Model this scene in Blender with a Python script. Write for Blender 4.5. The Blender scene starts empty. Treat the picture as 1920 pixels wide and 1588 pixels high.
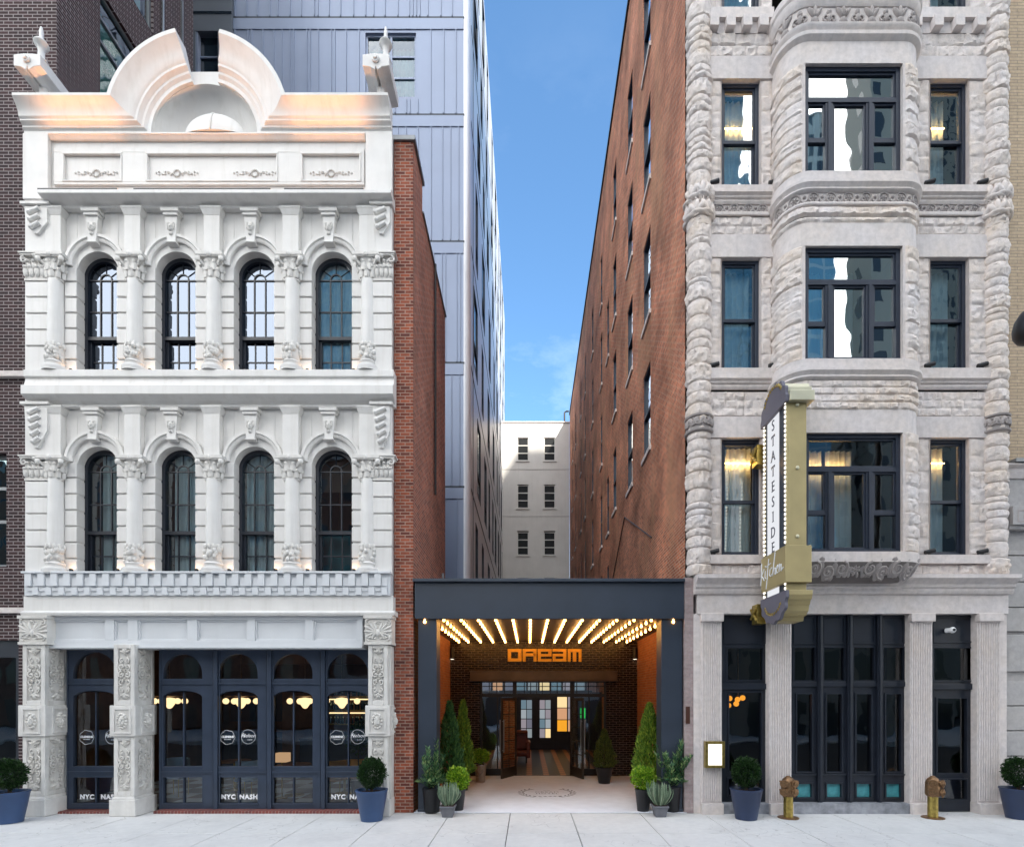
import bpy, bmesh, math, random
from mathutils import Vector, Matrix, noise as mnoise
rnd = random.Random(7)
SC = bpy.context.scene
COL = SC.collection
CAMZ, CAMD, PPM, VX, VY = 2.43, 11.0, 90.0, 992.0, 1305.0
def PX(px, d=0.0): return (px - VX) / PPM * (CAMD + d) / CAMD
def PZ(py, d=0.0): return CAMZ + (VY - py) / PPM * (CAMD + d) / CAMD
pi = math.pi

# ------------------------------------------------------------------ mesh builder
class MB:
    def __init__(s): s.v = []; s.f = []
    def add(s, vs, fs):
        n = len(s.v); s.v += [tuple(p) for p in vs]; s.f += [tuple(i + n for i in f) for f in fs]
    def quad(s, a, b, c, d): s.add([a, b, c, d], [(0, 1, 2, 3)])
    def box(s, x0, x1, y0, y1, z0, z1):
        s.add([(x0,y0,z0),(x1,y0,z0),(x1,y1,z0),(x0,y1,z0),(x0,y0,z1),(x1,y0,z1),(x1,y1,z1),(x0,y1,z1)],
              [(0,3,2,1),(4,5,6,7),(0,1,5,4),(1,2,6,5),(2,3,7,6),(3,0,4,7)]); return s
    def taper(s, x0, x1, y0, y1, z0, z1, ix, iy):     # box whose top is wider by ix,iy
        s.add([(x0,y0,z0),(x1,y0,z0),(x1,y1,z0),(x0,y1,z0),(x0-ix,y0-iy,z1),(x1+ix,y0-iy,z1),(x1+ix,y1+iy,z1),(x0-ix,y1+iy,z1)],
              [(0,3,2,1),(4,5,6,7),(0,1,5,4),(1,2,6,5),(2,3,7,6),(3,0,4,7)]); return s
    def prism(s, pts, fn, a, b):                      # closed 2d outline pts, fn(u,v,w)
        n = len(pts)
        s.add([fn(u, v, a) for u, v in pts] + [fn(u, v, b) for u, v in pts],
              [tuple(range(n))[::-1], tuple(range(n, 2*n))] + [(i, (i+1) % n, n+(i+1) % n, n+i) for i in range(n)]); return s
    def lathe(s, prof, c, seg=20, a0=0, a1=2*pi, cap=True):
        full = abs(a1 - a0 - 2*pi) < 1e-6
        m = seg if full else seg + 1
        vs = []
        for r, z in prof:
            for i in range(m):
                a = a0 + (a1 - a0) * i / seg
                vs.append((c[0] + r*math.cos(a), c[1] + r*math.sin(a), c[2] + z))
        fs = []
        for j in range(len(prof)-1):
            for i in range(seg):
                k = (i+1) % m
                fs.append((j*m+i, j*m+k, (j+1)*m+k, (j+1)*m+i))
        if cap:
            if prof[0][0] > 1e-5: fs.append(tuple(range(m))[::-1])
            if prof[-1][0] > 1e-5: fs.append(tuple((len(prof)-1)*m+i for i in range(m)))
        s.add(vs, fs); return s
    def tube(s, pts, r, seg=6, cap=True):
        pts = [Vector(p) for p in pts]; n = len(pts)
        rs = r if isinstance(r, (list, tuple)) else [r]*n
        vs = []; up = None
        for i in range(n):
            t = (pts[min(i+1, n-1)] - pts[max(i-1, 0)])
            t = t.normalized() if t.length > 1e-9 else Vector((0,0,1))
            if up is None:
                up = Vector((0,0,1)) if abs(t.z) < .9 else Vector((1,0,0))
            u = (up - t*up.dot(t))
            if u.length < 1e-6: u = t.orthogonal()
            u.normalize(); w = t.cross(u); up = u
            for k in range(seg):
                a = 2*pi*k/seg
                vs.append(pts[i] + (u*math.cos(a) + w*math.sin(a))*rs[i])
        fs = [(i*seg+k, i*seg+(k+1) % seg, (i+1)*seg+(k+1) % seg, (i+1)*seg+k) for i in range(n-1) for k in range(seg)]
        if cap: fs += [tuple(range(seg))[::-1], tuple((n-1)*seg+k for k in range(seg))]
        s.add(vs, fs); return s
    def ell(s, c, r, seg=10, rings=6, M=None):
        vs = [(0,0,-1)]; 
        for j in range(1, rings):
            p = -pi/2 + pi*j/rings
            for i in range(seg):
                a = 2*pi*i/seg; vs.append((math.cos(p)*math.cos(a), math.cos(p)*math.sin(a), math.sin(p)))
        vs.append((0,0,1))
        out = []
        for p in vs:
            q = Vector((p[0]*r[0], p[1]*r[1], p[2]*r[2]))
            if M is not None: q = M @ q
            out.append((q[0]+c[0], q[1]+c[1], q[2]+c[2]))
        fs = [(0, 1+(i+1) % seg, 1+i) for i in range(seg)]
        for j in range(rings-2):
            fs += [(1+j*seg+i, 1+j*seg+(i+1) % seg, 1+(j+1)*seg+(i+1) % seg, 1+(j+1)*seg+i) for i in range(seg)]
        L = len(vs)-1; b = 1+(rings-2)*seg
        fs += [(b+i, b+(i+1) % seg, L) for i in range(seg)]
        s.add(out, fs); return s
    def mould(s, prof, x0, x1):                       # closed (y,z) outline swept along x
        return s.prism(prof, lambda u, v, w: (w, u, v), x0, x1)
    def arc(s, prof, cx, cz, a0, a1, n=28):           # closed (r,y) outline swept round (cx,cz) in the xz plane
        m = len(prof); vs = []
        for i in range(n+1):
            a = a0 + (a1-a0)*i/n
            for r, y in prof: vs.append((cx + r*math.cos(a), y, cz + r*math.sin(a)))
        fs = [(i*m+k, i*m+(k+1) % m, (i+1)*m+(k+1) % m, (i+1)*m+k) for i in range(n) for k in range(m)]
        fs += [tuple(range(m))[::-1], tuple(n*m+k for k in range(m))]
        s.add(vs, fs); return s
    def holes(s, fn, u0, u1, v0, v1, hs, dep):        # sheet with rectangular holes and their reveals; fn(u,v,w) w = into the wall
        us = sorted(set([u0, u1] + [h[0] for h in hs] + [h[1] for h in hs])); vs_ = sorted(set([v0, v1] + [h[2] for h in hs] + [h[3] for h in hs]))
        us = [u for u in us if u0 <= u <= u1]; vs_ = [v for v in vs_ if v0 <= v <= v1]
        idx = {}; V = []; F = []
        def g(i, j):
            if (i, j) not in idx: idx[(i, j)] = len(V); V.append(fn(us[i], vs_[j], 0))
            return idx[(i, j)]
        for i in range(len(us)-1):
            for j in range(len(vs_)-1):
                uc, vc = (us[i]+us[i+1])/2, (vs_[j]+vs_[j+1])/2
                if any(h[0] < uc < h[1] and h[2] < vc < h[3] for h in hs): continue
                F.append((g(i,j), g(i+1,j), g(i+1,j+1), g(i,j+1)))
        s.add(V, F)
        for a, b, c, d in hs:
            a, b, c, d = max(a,u0), min(b,u1), max(c,v0), min(d,v1)
            s.quad(fn(a,c,0), fn(a,d,0), fn(a,d,dep), fn(a,c,dep)); s.quad(fn(b,c,0), fn(b,c,dep), fn(b,d,dep), fn(b,d,0))
            s.quad(fn(a,c,0), fn(a,c,dep), fn(b,c,dep), fn(b,c,0)); s.quad(fn(a,d,0), fn(b,d,0), fn(b,d,dep), fn(a,d,dep))
        return s
    def archplate(s, x0, x1, zs, rise, zt, y0, y1, n=16):   # plate above an arch: arch springs at zs, rises by rise, plate top zt
        vs = []; 
        for i in range(n+1):
            t = i/n; x = x0 + (x1-x0)*(1-math.cos(pi*t))/2; u = (x-(x0+x1)/2)/((x1-x0)/2)
            z = zs + rise*math.sqrt(max(0, 1-u*u))
            vs += [(x,y0,z),(x,y0,zt),(x,y1,z),(x,y1,zt)]
        fs = []
        for i in range(n):
            a, b = 4*i, 4*i+4
            fs += [(a,b,b+1,a+1),(a+2,a+3,b+3,b+2),(a,a+2,b+2,b),(a+1,b+1,b+3,a+3)]
        fs += [(0,1,3,2),(4*n,4*n+2,4*n+3,4*n+1)]
        s.add(vs, fs); return s

W = {}
def thing(name, label, cat, loc=(0,0,0), group=None, kind=None):
    o = bpy.data.objects.new(name, None); COL.objects.link(o); o.empty_display_size = .2
    o.location = loc; W[o] = Vector(loc); o['label'] = label; o['category'] = cat
    if group: o['group'] = group
    if kind: o['kind'] = kind
    return o
SPLIT = dict(quoin=.05, hood_mould=.02, moulding=.01, rock_faced_wall=.01, fluting=.06, top_cornice=.02, pilaster=.02, storey_trim=.02, brick_sill=.02, door_post=.02, parapet_pier=.02, parapet_ledge=.02,
    side_wall=.02, roof_scar=.02, plinth=.02, jamb_strip=.02, lobby_downlight=.02, mullion=.02, hinge=.02, bolt_cap=.02, joint_line=.02, rock_faced_bay=.01, smooth_band=.01, carved_frieze=.09, coping=.05, stone_ledge=.02, shadow_gap=.02, lamp_strip=.02, carved_relief=.08, frosted_pane=.02, carved_frame=.08)
def pieces(mb, tol):
    n = len(mb.v); p = list(range(n))
    def find(i):
        while p[i] != i: p[i] = p[p[i]]; i = p[i]
        return i
    for f in mb.f:
        a = find(f[0])
        for i in f[1:]: p[find(i)] = a
    box = {}
    for i, v in enumerate(mb.v):
        r = find(i); b = box.get(r)
        if b is None: box[r] = [*v, *v]
        else:
            for k in range(3): b[k] = min(b[k], v[k]); b[k+3] = max(b[k+3], v[k])
    ks = sorted(box, key=lambda r: box[r][0]); g = {k: k for k in ks}
    def gf(k):
        while g[k] != k: g[k] = g[g[k]]; k = g[k]
        return k
    for i, a in enumerate(ks):
        A = box[a]
        for b in ks[i+1:]:
            B = box[b]
            if B[0] - A[3] > tol: break
            if B[1]-A[4] <= tol and A[1]-B[4] <= tol and B[2]-A[5] <= tol and A[2]-B[5] <= tol: g[gf(b)] = gf(a)
    out = {}
    for f in mb.f:
        k = gf(find(f[0])); o = out.setdefault(k, (MB(), {})); ids = []
        for i in f:
            if i not in o[1]: o[1][i] = len(o[0].v); o[0].v.append(mb.v[i])
            ids.append(o[1][i])
        o[0].f.append(tuple(ids))
    return [o[0] for o in out.values()]
def part(name, mb, mat, parent=None, at=None, smooth=None, bev=0, label=None, fixn=True):
    if parent is not None and name in SPLIT:
        ps = pieces(mb, SPLIT[name]); r = None
        for q in ps:
            xs, ys, zs = zip(*q.v)
            r = part1(name, q, mat, parent, ((min(xs)+max(xs))/2, (min(ys)+max(ys))/2, min(zs)), smooth, bev, label, fixn)
        return r
    return part1(name, mb, mat, parent, at, smooth, bev, label, fixn)
def part1(name, mb, mat, parent=None, at=None, smooth=None, bev=0, label=None, fixn=True):
    base = Vector(at) if at is not None else (W[parent] if parent else Vector((0,0,0)))
    me = bpy.data.meshes.new(name)
    me.from_pydata([(p[0]-base.x, p[1]-base.y, p[2]-base.z) for p in mb.v], [], mb.f)
    if fixn:
        bm = bmesh.new(); bm.from_mesh(me); bmesh.ops.recalc_face_normals(bm, faces=bm.faces[:]); bm.to_mesh(me); bm.free()
    me.update()
    if smooth is not None:
        me.shade_smooth(); me.set_sharp_from_angle(angle=math.radians(smooth))
    me.materials.append(mat)
    o = bpy.data.objects.new(name, me); COL.objects.link(o)
    if parent: o.parent = parent; o.location = base - W[parent]
    else: o.location = base
    W[o] = base
    if bev:
        m = o.modifiers.new('bevel', 'BEVEL'); m.width = bev; m.segments = 2; m.limit_method = 'ANGLE'; m.angle_limit = math.radians(40)
    if label: o['label'] = label
    return o
def solo(name, mb, mat, label, cat, group=None, kind=None, at=(0,0,0), **k):
    o = part(name, mb, mat, None, at=at, **k)
    if label: o['label'] = label; o['category'] = cat
    if group: o['group'] = group
    if kind: o['kind'] = kind
    return o
def dup(o, at=None, delta=None, label=None, group=None, parent='same', rotz=None, scale=None):
    c = o.copy(); COL.objects.link(c)
    if parent != 'same': c.parent = parent
    if delta is not None: c.location = Vector(o.location) + Vector(delta)
    if at is not None: c.location = at
    if rotz is not None: c.rotation_euler = (0, 0, rotz)
    if scale is not None: c.scale = (scale,)*3 if not isinstance(scale, tuple) else scale
    if label: c['label'] = label
    if group: c['group'] = group
    W[c] = Vector(c.location) if c.parent is None else W[c.parent] + Vector(c.location)
    for ch in list(o.children):
        dup(ch, parent=c)
    return c

def text_mesh(txt, size, depth=.004, align='CENTER', shear=0, spacing=1.0, offset=0):
    cu = bpy.data.curves.new('t', 'FONT'); cu.body = txt; cu.size = size; cu.extrude = depth; cu.align_x = align
    cu.shear = shear; cu.space_character = spacing; cu.offset = offset; cu.resolution_u = 3
    ob = bpy.data.objects.new('t', cu); COL.objects.link(ob)
    dg = bpy.context.evaluated_depsgraph_get(); me = bpy.data.meshes.new_from_object(ob.evaluated_get(dg))
    vs = [tuple(v.co) for v in me.vertices]; fs = [tuple(p.vertices) for p in me.polygons]
    bpy.data.objects.remove(ob); bpy.data.curves.remove(cu); bpy.data.meshes.remove(me)
    return vs, fs
def put_text(mb, txt, size, fn, **k):                 # fn(u,v,w) maps text plane to the world
    vs, fs = text_mesh(txt, size, **k)
    mb.add([fn(*v) for v in vs], fs)

# ------------------------------------------------------------------ materials
class NT:
    def __init__(s, name):
        s.m = bpy.data.materials.new(name); s.m.use_nodes = True; s.t = s.m.node_tree; s.t.nodes.clear()
        s.out = s.n('OutputMaterial')
    def n(s, typ, **k):
        nd = s.t.nodes.new('ShaderNode' + typ)
        for a, b in k.items():
            if a.startswith('i_'):
                nd.inputs[a[2:].replace('_', ' ')].default_value = b
            else: setattr(nd, a, b)
        return nd
    def l(s, a, b): s.t.links.new(a, b)
    def obj(s): return s.n('TexCoord').outputs['Object']
    def math(s, op, a, b=None, clamp=False):
        nd = s.n('Math', operation=op, use_clamp=clamp)
        for i, x in enumerate((a, b)):
            if x is None: continue
            if hasattr(x, 'links'): s.l(x, nd.inputs[i])
            else: nd.inputs[i].default_value = x
        return nd.outputs[0]
    def noise(s, vec, scale, detail=4, rough=.55, sc=None):
        if sc:
            mp = s.n('Mapping'); mp.inputs['Scale'].default_value = sc; s.l(vec, mp.inputs[0]); vec = mp.outputs[0]
        nd = s.n('TexNoise'); nd.inputs['Scale'].default_value = scale; nd.inputs['Detail'].default_value = detail; nd.inputs['Roughness'].default_value = rough
        s.l(vec, nd.inputs['Vector']); return nd.outputs['Fac']
    def ramp(s, fac, stops):
        nd = s.n('ValToRGB'); e = nd.color_ramp.elements
        while len(e) > 1: e.remove(e[-1])
        e[0].position, e[0].color = stops[0][0], c4(stops[0][1])
        for p, c in stops[1:]:
            q = e.new(p); q.color = c4(c)
        s.l(fac, nd.inputs[0]); return nd.outputs[0]
    def mix(s, fac, a, b, typ='MIX'):
        nd = s.n('MixRGB', blend_type=typ)
        for i, x in enumerate((fac, a, b)):
            if hasattr(x, 'links'): s.l(x, nd.inputs[i])
            else: nd.inputs[i].default_value = x if i == 0 else c4(x)
        return nd.outputs[0]
    def bump(s, h, st=.3, dist=.01):
        nd = s.n('Bump'); nd.inputs['Strength'].default_value = st; nd.inputs['Distance'].default_value = dist; s.l(h, nd.inputs['Height']); return nd.outputs[0]
    def pbsdf(s, col, rough=.6, metal=0, spec=.5, normal=None):
        b = s.n('BsdfPrincipled')
        for k, x in (('Base Color', col), ('Roughness', rough), ('Metallic', metal), ('Specular IOR Level', spec)):
            if hasattr(x, 'links'): s.l(x, b.inputs[k])
            else: b.inputs[k].default_value = c4(x) if k == 'Base Color' else x
        if normal is not None: s.l(normal, b.inputs['Normal'])
        s.l(b.outputs[0], s.out.inputs[0]); return b
def c4(c): return (c, c, c, 1) if not hasattr(c, '__len__') else (tuple(c) if len(c) == 4 else tuple(c) + (1,))
def srgb(r, g, b):
    f = lambda x: (x/255/12.92) if x/255 <= .04045 else ((x/255+.055)/1.055)**2.4
    return (f(r), f(g), f(b))

def m_plain(name, col, rough=.6, metal=0, var=.12, scale=3, bump=.15, bscale=60, spec=.5, streak=0, grime=None):
    t = NT(name); o = t.obj()
    n1 = t.noise(o, scale, 5)
    dark = tuple(max(0, c*(1-var*1.6)) for c in col); lite = tuple(min(1, c*(1+var)) for c in col)
    c = t.ramp(n1, [(.3, dark), (.7, lite)])
    if streak:
        n2 = t.noise(o, 1.0, 6, .6, (7, 7, .5))
        c = t.mix(t.math('MULTIPLY', t.ramp(n2, [(.52, 0), (.75, 1)]), streak), c, grime or tuple(x*.55 for x in col))
    n3 = t.noise(o, bscale, 3)
    rg = t.math('ADD', t.math('MULTIPLY', n1, .15), rough-.07)
    t.pbsdf(c, rg, metal, spec, t.bump(n3, bump, .004)); return t.m
def m_brick(name, c1, c2, mortar, axis='x', bw=.205, rh=.07, ms=.008, var=(.7, 1.25), big=.35, bump=.6, stain=None, rough=.85):
    t = NT(name); o = t.obj(); sp = t.n('SeparateXYZ'); t.l(o, sp.inputs[0]); cb = t.n('CombineXYZ')
    t.l(sp.outputs['X' if axis == 'x' else 'Y'], cb.inputs[0]); t.l(sp.outputs['Z'], cb.inputs[1])
    def brick(a, b, mo):
        br = t.n('TexBrick'); br.offset = .5; t.l(cb.outputs[0], br.inputs['Vector'])
        br.inputs['Scale'].default_value = 1; br.inputs['Brick Width'].default_value = bw; br.inputs['Row Height'].default_value = rh
        br.inputs['Mortar Size'].default_value = ms; br.inputs['Mortar Smooth'].default_value = .15; br.inputs['Bias'].default_value = 0
        br.inputs['Color1'].default_value = c4(a); br.inputs['Color2'].default_value = c4(b); br.inputs['Mortar'].default_value = c4(mo); return br
    br = brick(c1, c2, mortar)
    n1 = t.noise(o, .7, 6, .6); n2 = t.noise(o, 14, 3)
    v = t.ramp(n1, [(.3, var[0]), (.7, var[1])])
    c = t.mix(big*1.6, br.outputs['Color'], v, 'MULTIPLY')
    c = t.mix(.35, c, t.ramp(n2, [(.3, .6), (.7, 1.3)]), 'MULTIPLY')
    if stain:
        n4 = t.noise(o, .5, 5, .65, (1.2, 1.2, .35)); c = t.mix(t.math('MULTIPLY', t.ramp(n4, [(.5, 0), (.68, 1)]), .55), c, stain)
    h = t.math('ADD', t.math('MULTIPLY', br.outputs['Fac'], -1), t.math('MULTIPLY', n2, .5))
    t.pbsdf(c, rough, 0, .3, t.bump(h, bump, .008)); return t.m
def m_glass(name, refl=.2, tint=(.75,.85,.88), gcol=(1,1,1), wave=.0, wscale=1.3, rough=.01):
    t = NT(name); tr = t.n('BsdfTransparent'); tr.inputs[0].default_value = c4(tint)
    g = t.n('BsdfGlossy'); g.inputs['Roughness'].default_value = rough; g.inputs[0].default_value = c4(gcol)
    fr = t.n('Fresnel'); fr.inputs[0].default_value = 1.5
    if wave:
        nt = t.n('TexCoord'); nn = t.noise(nt.outputs['Object'], wscale, 2, .5)
        bp = t.bump(nn, 1.0, wave); t.l(bp, g.inputs['Normal']); t.l(bp, fr.inputs['Normal'])
    f = t.math('ADD', t.math('MULTIPLY', fr.outputs[0], 1-refl), refl, True)
    mx = t.n('MixShader'); t.l(f, mx.inputs[0]); t.l(tr.outputs[0], mx.inputs[1]); t.l(g.outputs[0], mx.inputs[2]); t.l(mx.outputs[0], t.out.inputs[0]); return t.m
def m_emit(name, col, st):
    t = NT(name); e = t.n('Emission'); e.inputs[0].default_value = c4(col); e.inputs[1].default_value = st; t.l(e.outputs[0], t.out.inputs[0]); return t.m
def m_leaf(name, a, b, c, rough=.5, trans=.25):
    t = NT(name); g = t.n('NewGeometry'); col = t.ramp(g.outputs['Random Per Island'], [(0, a), (.55, b), (1, c)])
    p = t.pbsdf(col, rough, 0, .35)
    tl = t.n('BsdfTranslucent'); t.l(col, tl.inputs[0]); mx = t.n('MixShader'); mx.inputs[0].default_value = trans
    t.l(p.outputs[0], mx.inputs[1]); t.l(tl.outputs[0], mx.inputs[2]); t.l(mx.outputs[0], t.out.inputs[0]); return t.m
def m_carved(name, col, dark, rough=.7, lo=.42, hi=.62):   # stone/paint with grime settled in patches
    t = NT(name); o = t.obj(); n1 = t.noise(o, 5, 6, .65); n2 = t.noise(o, 40, 4)
    c = t.ramp(n1, [(lo, col), (hi, tuple(x*.86 for x in col)), (hi+.14, dark)])
    t.pbsdf(c, rough, 0, .4, t.bump(t.math('ADD', n2, t.math('MULTIPLY', n1, .6)), .35, .008)); return t.m
# ------------------------------------------------------------------ shared materials
M = {}
M['paint'] = m_plain('white_painted_iron', (.70,.685,.665), .5, var=.045, scale=2.5, bump=.14, bscale=45, streak=.34, grime=(.47,.44,.39))
M['paintcarve'] = m_carved('white_painted_carving', (.68,.66,.63), (.42,.37,.31), .55)
M['bluepaint'] = m_plain('pale_blue_grey_paint', (.62,.64,.665), .5, var=.03, scale=2, bump=.1, streak=.1, grime=(.40,.42,.44))
M['whitestone'] = m_plain('weathered_white_stone', (.64,.625,.60), .7, var=.10, scale=3.5, bump=.3, bscale=30, streak=.35, grime=(.38,.34,.28))
M['stonecarve'] = m_carved('carved_white_stone', (.64,.62,.585), (.33,.28,.22), .75)
M['navy'] = m_plain('navy_painted_wood', (.027,.040,.068), .38, var=.12, scale=3, bump=.06)
M['navydark'] = m_plain('dark_navy_painted_metal', (.013,.017,.027), .35, var=.15, scale=3, bump=.05)
M['navyent'] = m_plain('slate_navy_cladding', (.026,.036,.055), .42, var=.12, scale=1.2, bump=.06)
M['redbrick'] = m_brick('old_red_brick', (.36,.095,.048), (.12,.036,.028), (.36,.25,.20), 'x', .205, .069, .009, (.55,1.35), .5, stain=(.05,.03,.027))
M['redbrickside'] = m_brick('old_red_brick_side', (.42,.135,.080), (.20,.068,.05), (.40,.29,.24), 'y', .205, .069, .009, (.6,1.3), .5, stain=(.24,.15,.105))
M['brownbrick'] = m_brick('weathered_brown_brick', (.60,.195,.100), (.33,.105,.062), (.52,.37,.26), 'y', .205, .071, .010, (.45,1.5), .6, stain=(.46,.27,.15))
M['darkbrick'] = m_brick('dark_plum_brick', (.052,.024,.025), (.028,.016,.018), (.23,.20,.20), 'x', .215, .0745, .011, (.8,1.2), .3)
M['darkbrickside'] = m_brick('dark_plum_brick_side', (.052,.024,.025), (.028,.016,.018), (.23,.20,.20), 'y', .215, .0745, .011, (.8,1.2), .3)
M['blackbrick'] = m_brick('black_glazed_brick', (.014,.009,.008), (.006,.004,.004), (.11,.085,.07), 'x', .205, .069, .009, (.8,1.2), .3, rough=.27)
M['yellowbrick'] = m_brick('pale_yellow_brick', (.52,.40,.27), (.46,.35,.24), (.27,.225,.18), 'x', .33, .068, .007, (.9,1.1), .2)
M['entrybrick'] = m_brick('red_entry_brick', (.50,.17,.060), (.36,.115,.045), (.36,.22,.13), 'y', .205, .069, .008, (.7,1.25), .4)
M['sillbrick'] = m_brick('red_sill_brick', (.20,.05,.04), (.13,.04,.04), (.26,.17,.15), 'x', .07, .2, .009, (.7,1.3), .4)
M['glass_sky'] = m_glass('coated_mirror_glass', .62, (.25,.32,.36), (.205,.24,.30), .006, .9)
M['glass_mid'] = m_glass('clear_window_glass', .14, (.82,.90,.92), (.92,.97,1), .006, 1.2)
M['glass_wavy'] = m_glass('wavy_old_glass', .24, (.70,.82,.86), (.86,.95,1), .014, 1.3)
M['glass_shop'] = m_glass('shopfront_glass', .05, (.92,.95,.95), (.9,.95,1), .004, 1)
M['glass_teal'] = m_glass('teal_tinted_glass', .18, (.10,.40,.46), (.7,.95,1), .02, 1.5)
M['curtain'] = m_plain('sheer_white_curtain', (.76,.84,.85), .9, var=.05, bump=.05)
M['greencurtain'] = m_plain('green_grey_curtain', (.10,.27,.255), .9, var=.08, bump=.05)
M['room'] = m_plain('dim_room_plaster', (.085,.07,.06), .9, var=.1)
M['warmroom'] = m_plain('brown_restaurant_plaster', (.15,.075,.042), .85, var=.4, scale=1.2)
M['warmlight'] = m_emit('warm_curtain_lamp', (1,.50,.15), 26)
M['globe'] = m_emit('warm_globe_glow', (1,.70,.36), .72)
M['uplight'] = m_emit('warm_uplight_glow', (1,.58,.28), 22)
M['barlight'] = m_emit('orange_uplight_glow', (1,.45,.15), 2)
M['metal'] = m_plain('grey_metal', (.22,.23,.24), .4, .6, var=.1)
M['brass'] = m_plain('aged_brass', (.43,.32,.09), .33, .9, var=.25, scale=14, bump=.1)
M['bronze'] = m_plain('tarnished_bronze', (.25,.145,.075), .45, .75, var=.3, scale=18, bump=.15)
M['black'] = m_plain('black_metal', (.012,.012,.014), .45, var=.1)
M['text'] = m_plain('white_vinyl_lettering', (.85,.86,.88), .5, var=.02)

# ------------------------------------------------------------------ ornament generators; fn(u,v,h) maps a panel to the world
def blob(mb, fn, u, v, ru, rv, rh, h=0, rot=0, seg=8, rings=5):
    c, s = math.cos(rot), math.sin(rot); vs = []; 
    for j in range(rings+1):
        p = (pi/2)*j/rings
        for i in range(seg):
            a = 2*pi*i/seg; x, y = ru*math.cos(p)*math.cos(a), rv*math.cos(p)*math.sin(a)
            vs.append(fn(u + x*c - y*s, v + x*s + y*c, h + rh*math.sin(p)))
    fs = [(j*seg+i, j*seg+(i+1) % seg, (j+1)*seg+(i+1) % seg, (j+1)*seg+i) for j in range(rings) for i in range(seg)]
    mb.add(vs, fs)
def curl(mb, fn, u, v, r, a0, turns, th, sgn=1, h=.012, n=14):
    pts = []; rs = []
    for i in range(n+1):
        t = i/n; a = a0 + sgn*turns*2*pi*t; rr = r*(1-.8*t)
        pts.append(fn(u + rr*math.cos(a), v + rr*math.sin(a), h)); rs.append(th*(1-.45*t))
    mb.tube(pts, rs, 6)
    blob(mb, fn, u, v, r*.3, r*.3, th*1.4, 0)
def rosette(mb, fn, u, v, r, n=7, h=0):
    for k in range(n):
        a = 2*pi*k/n; blob(mb, fn, u+.6*r*math.cos(a), v+.6*r*math.sin(a), r*.42, r*.25, r*.32, h, a)
    blob(mb, fn, u, v, r*.3, r*.3, r*.5, h)
def leafs(mb, fn, u, v, r, dirs, h=0, fat=1):
    for a in dirs: blob(mb, fn, u+r*.5*math.cos(a), v+r*.5*math.sin(a), r*.55, r*.17*fat, r*.25/fat, h, a)
def candelabra(mb, fn, w, H, th=.016):                 # tall symmetrical scroll ornament, u in [-w/2,w/2], v in [0,H]
    k = H/8.0
    leafs(mb, fn, 0, H-.5*k, w*.45, (.5, 1.2, pi-.5, pi-1.2, pi/2)); rosette(mb, fn, 0, H-.55*k, w*.18)
    for s in (-1, 1):
        curl(mb, fn, s*w*.2, H-1.75*k, w*.2, pi/2 if s > 0 else pi/2, .9, th, -s)
        curl(mb, fn, s*w*.22, H-2.75*k, w*.25, -pi/2, 1.1, th*1.1, s)
        curl(mb, fn, s*w*.24, H-4.0*k, w*.27, pi/2, 1.2, th*1.2, -s)
        curl(mb, fn, s*w*.22, H-5.2*k, w*.24, -pi/2, 1.0, th, s)
        curl(mb, fn, s*w*.2, H-6.6*k, w*.2, pi/2, .9, th, -s)
        leafs(mb, fn, s*w*.3, H-3.35*k, w*.3, (0.3*s + (pi if s < 0 else 0), 1.0 if s > 0 else pi-1.0, -.8 if s > 0 else pi+.8))
        leafs(mb, fn, s*w*.28, H-5.9*k, w*.28, (0.2*s + (pi if s < 0 else 0), -1.0 if s > 0 else pi+1.0))
    rosette(mb, fn, 0, H-3.4*k, w*.2); rosette(mb, fn, 0, H-4.7*k, w*.2)
    leafs(mb, fn, 0, H-7.2*k, w*.42, (-.5, -1.2, pi+.5, pi+1.2, -pi/2)); blob(mb, fn, 0, H-7.2*k, w*.12, w*.12, .03)
def mask(mb, fn, u, v, w, h):                          # a carved lion head in a square
    r = random.Random(3)
    blob(mb, fn, u, v, w*.3, h*.33, .055)
    for k in range(13):
        a = 2*pi*k/13; blob(mb, fn, u+w*.36*math.cos(a), v+h*.36*math.sin(a), w*.13, h*.09, .035+.01*r.random(), 0, a)
    blob(mb, fn, u, v-h*.05, w*.09, h*.16, .035, .045); blob(mb, fn, u, v-h*.2, w*.15, h*.06, .03, .035)
    for s in (-1, 1):
        blob(mb, fn, u+s*w*.13, v+h*.1, w*.07, h*.04, .025, .04); blob(mb, fn, u+s*w*.12, v-h*.13, w*.1, h*.07, .03, .035); blob(mb, fn, u+s*w*.24, v+h*.24, w*.08, h*.08, .03, .03)
def acanthus_panel(mb, fn, w, h):                      # spreading leaves, for square corner capitals; centre 0,0
    for s in (-1, 1):
        for k, (a, l) in enumerate(((.1,.5),(.5,.55),(.9,.5),(1.3,.42),(-.35,.42),(-.8,.35))):
            ang = a if s > 0 else pi - a
            blob(mb, fn, s*w*.04+w*l*.5*math.cos(ang), -h*.12+h*l*.5*math.sin(ang), w*l*.55, h*.06, .035, 0, ang)
        curl(mb, fn, s*w*.36, h*.3, w*.12, pi/2, 1.1, .016, -s); curl(mb, fn, s*w*.33, -h*.33, w*.12, -pi/2, 1.1, .016, s)
        for k in range(4): blob(mb, fn, s*w*(.12+.1*k), -h*(.38-.02*k), w*.05, h*.05, .03)
    blob(mb, fn, 0, -h*.15, w*.1, h*.18, .05); rosette(mb, fn, 0, h*.33, w*.11)
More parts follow.
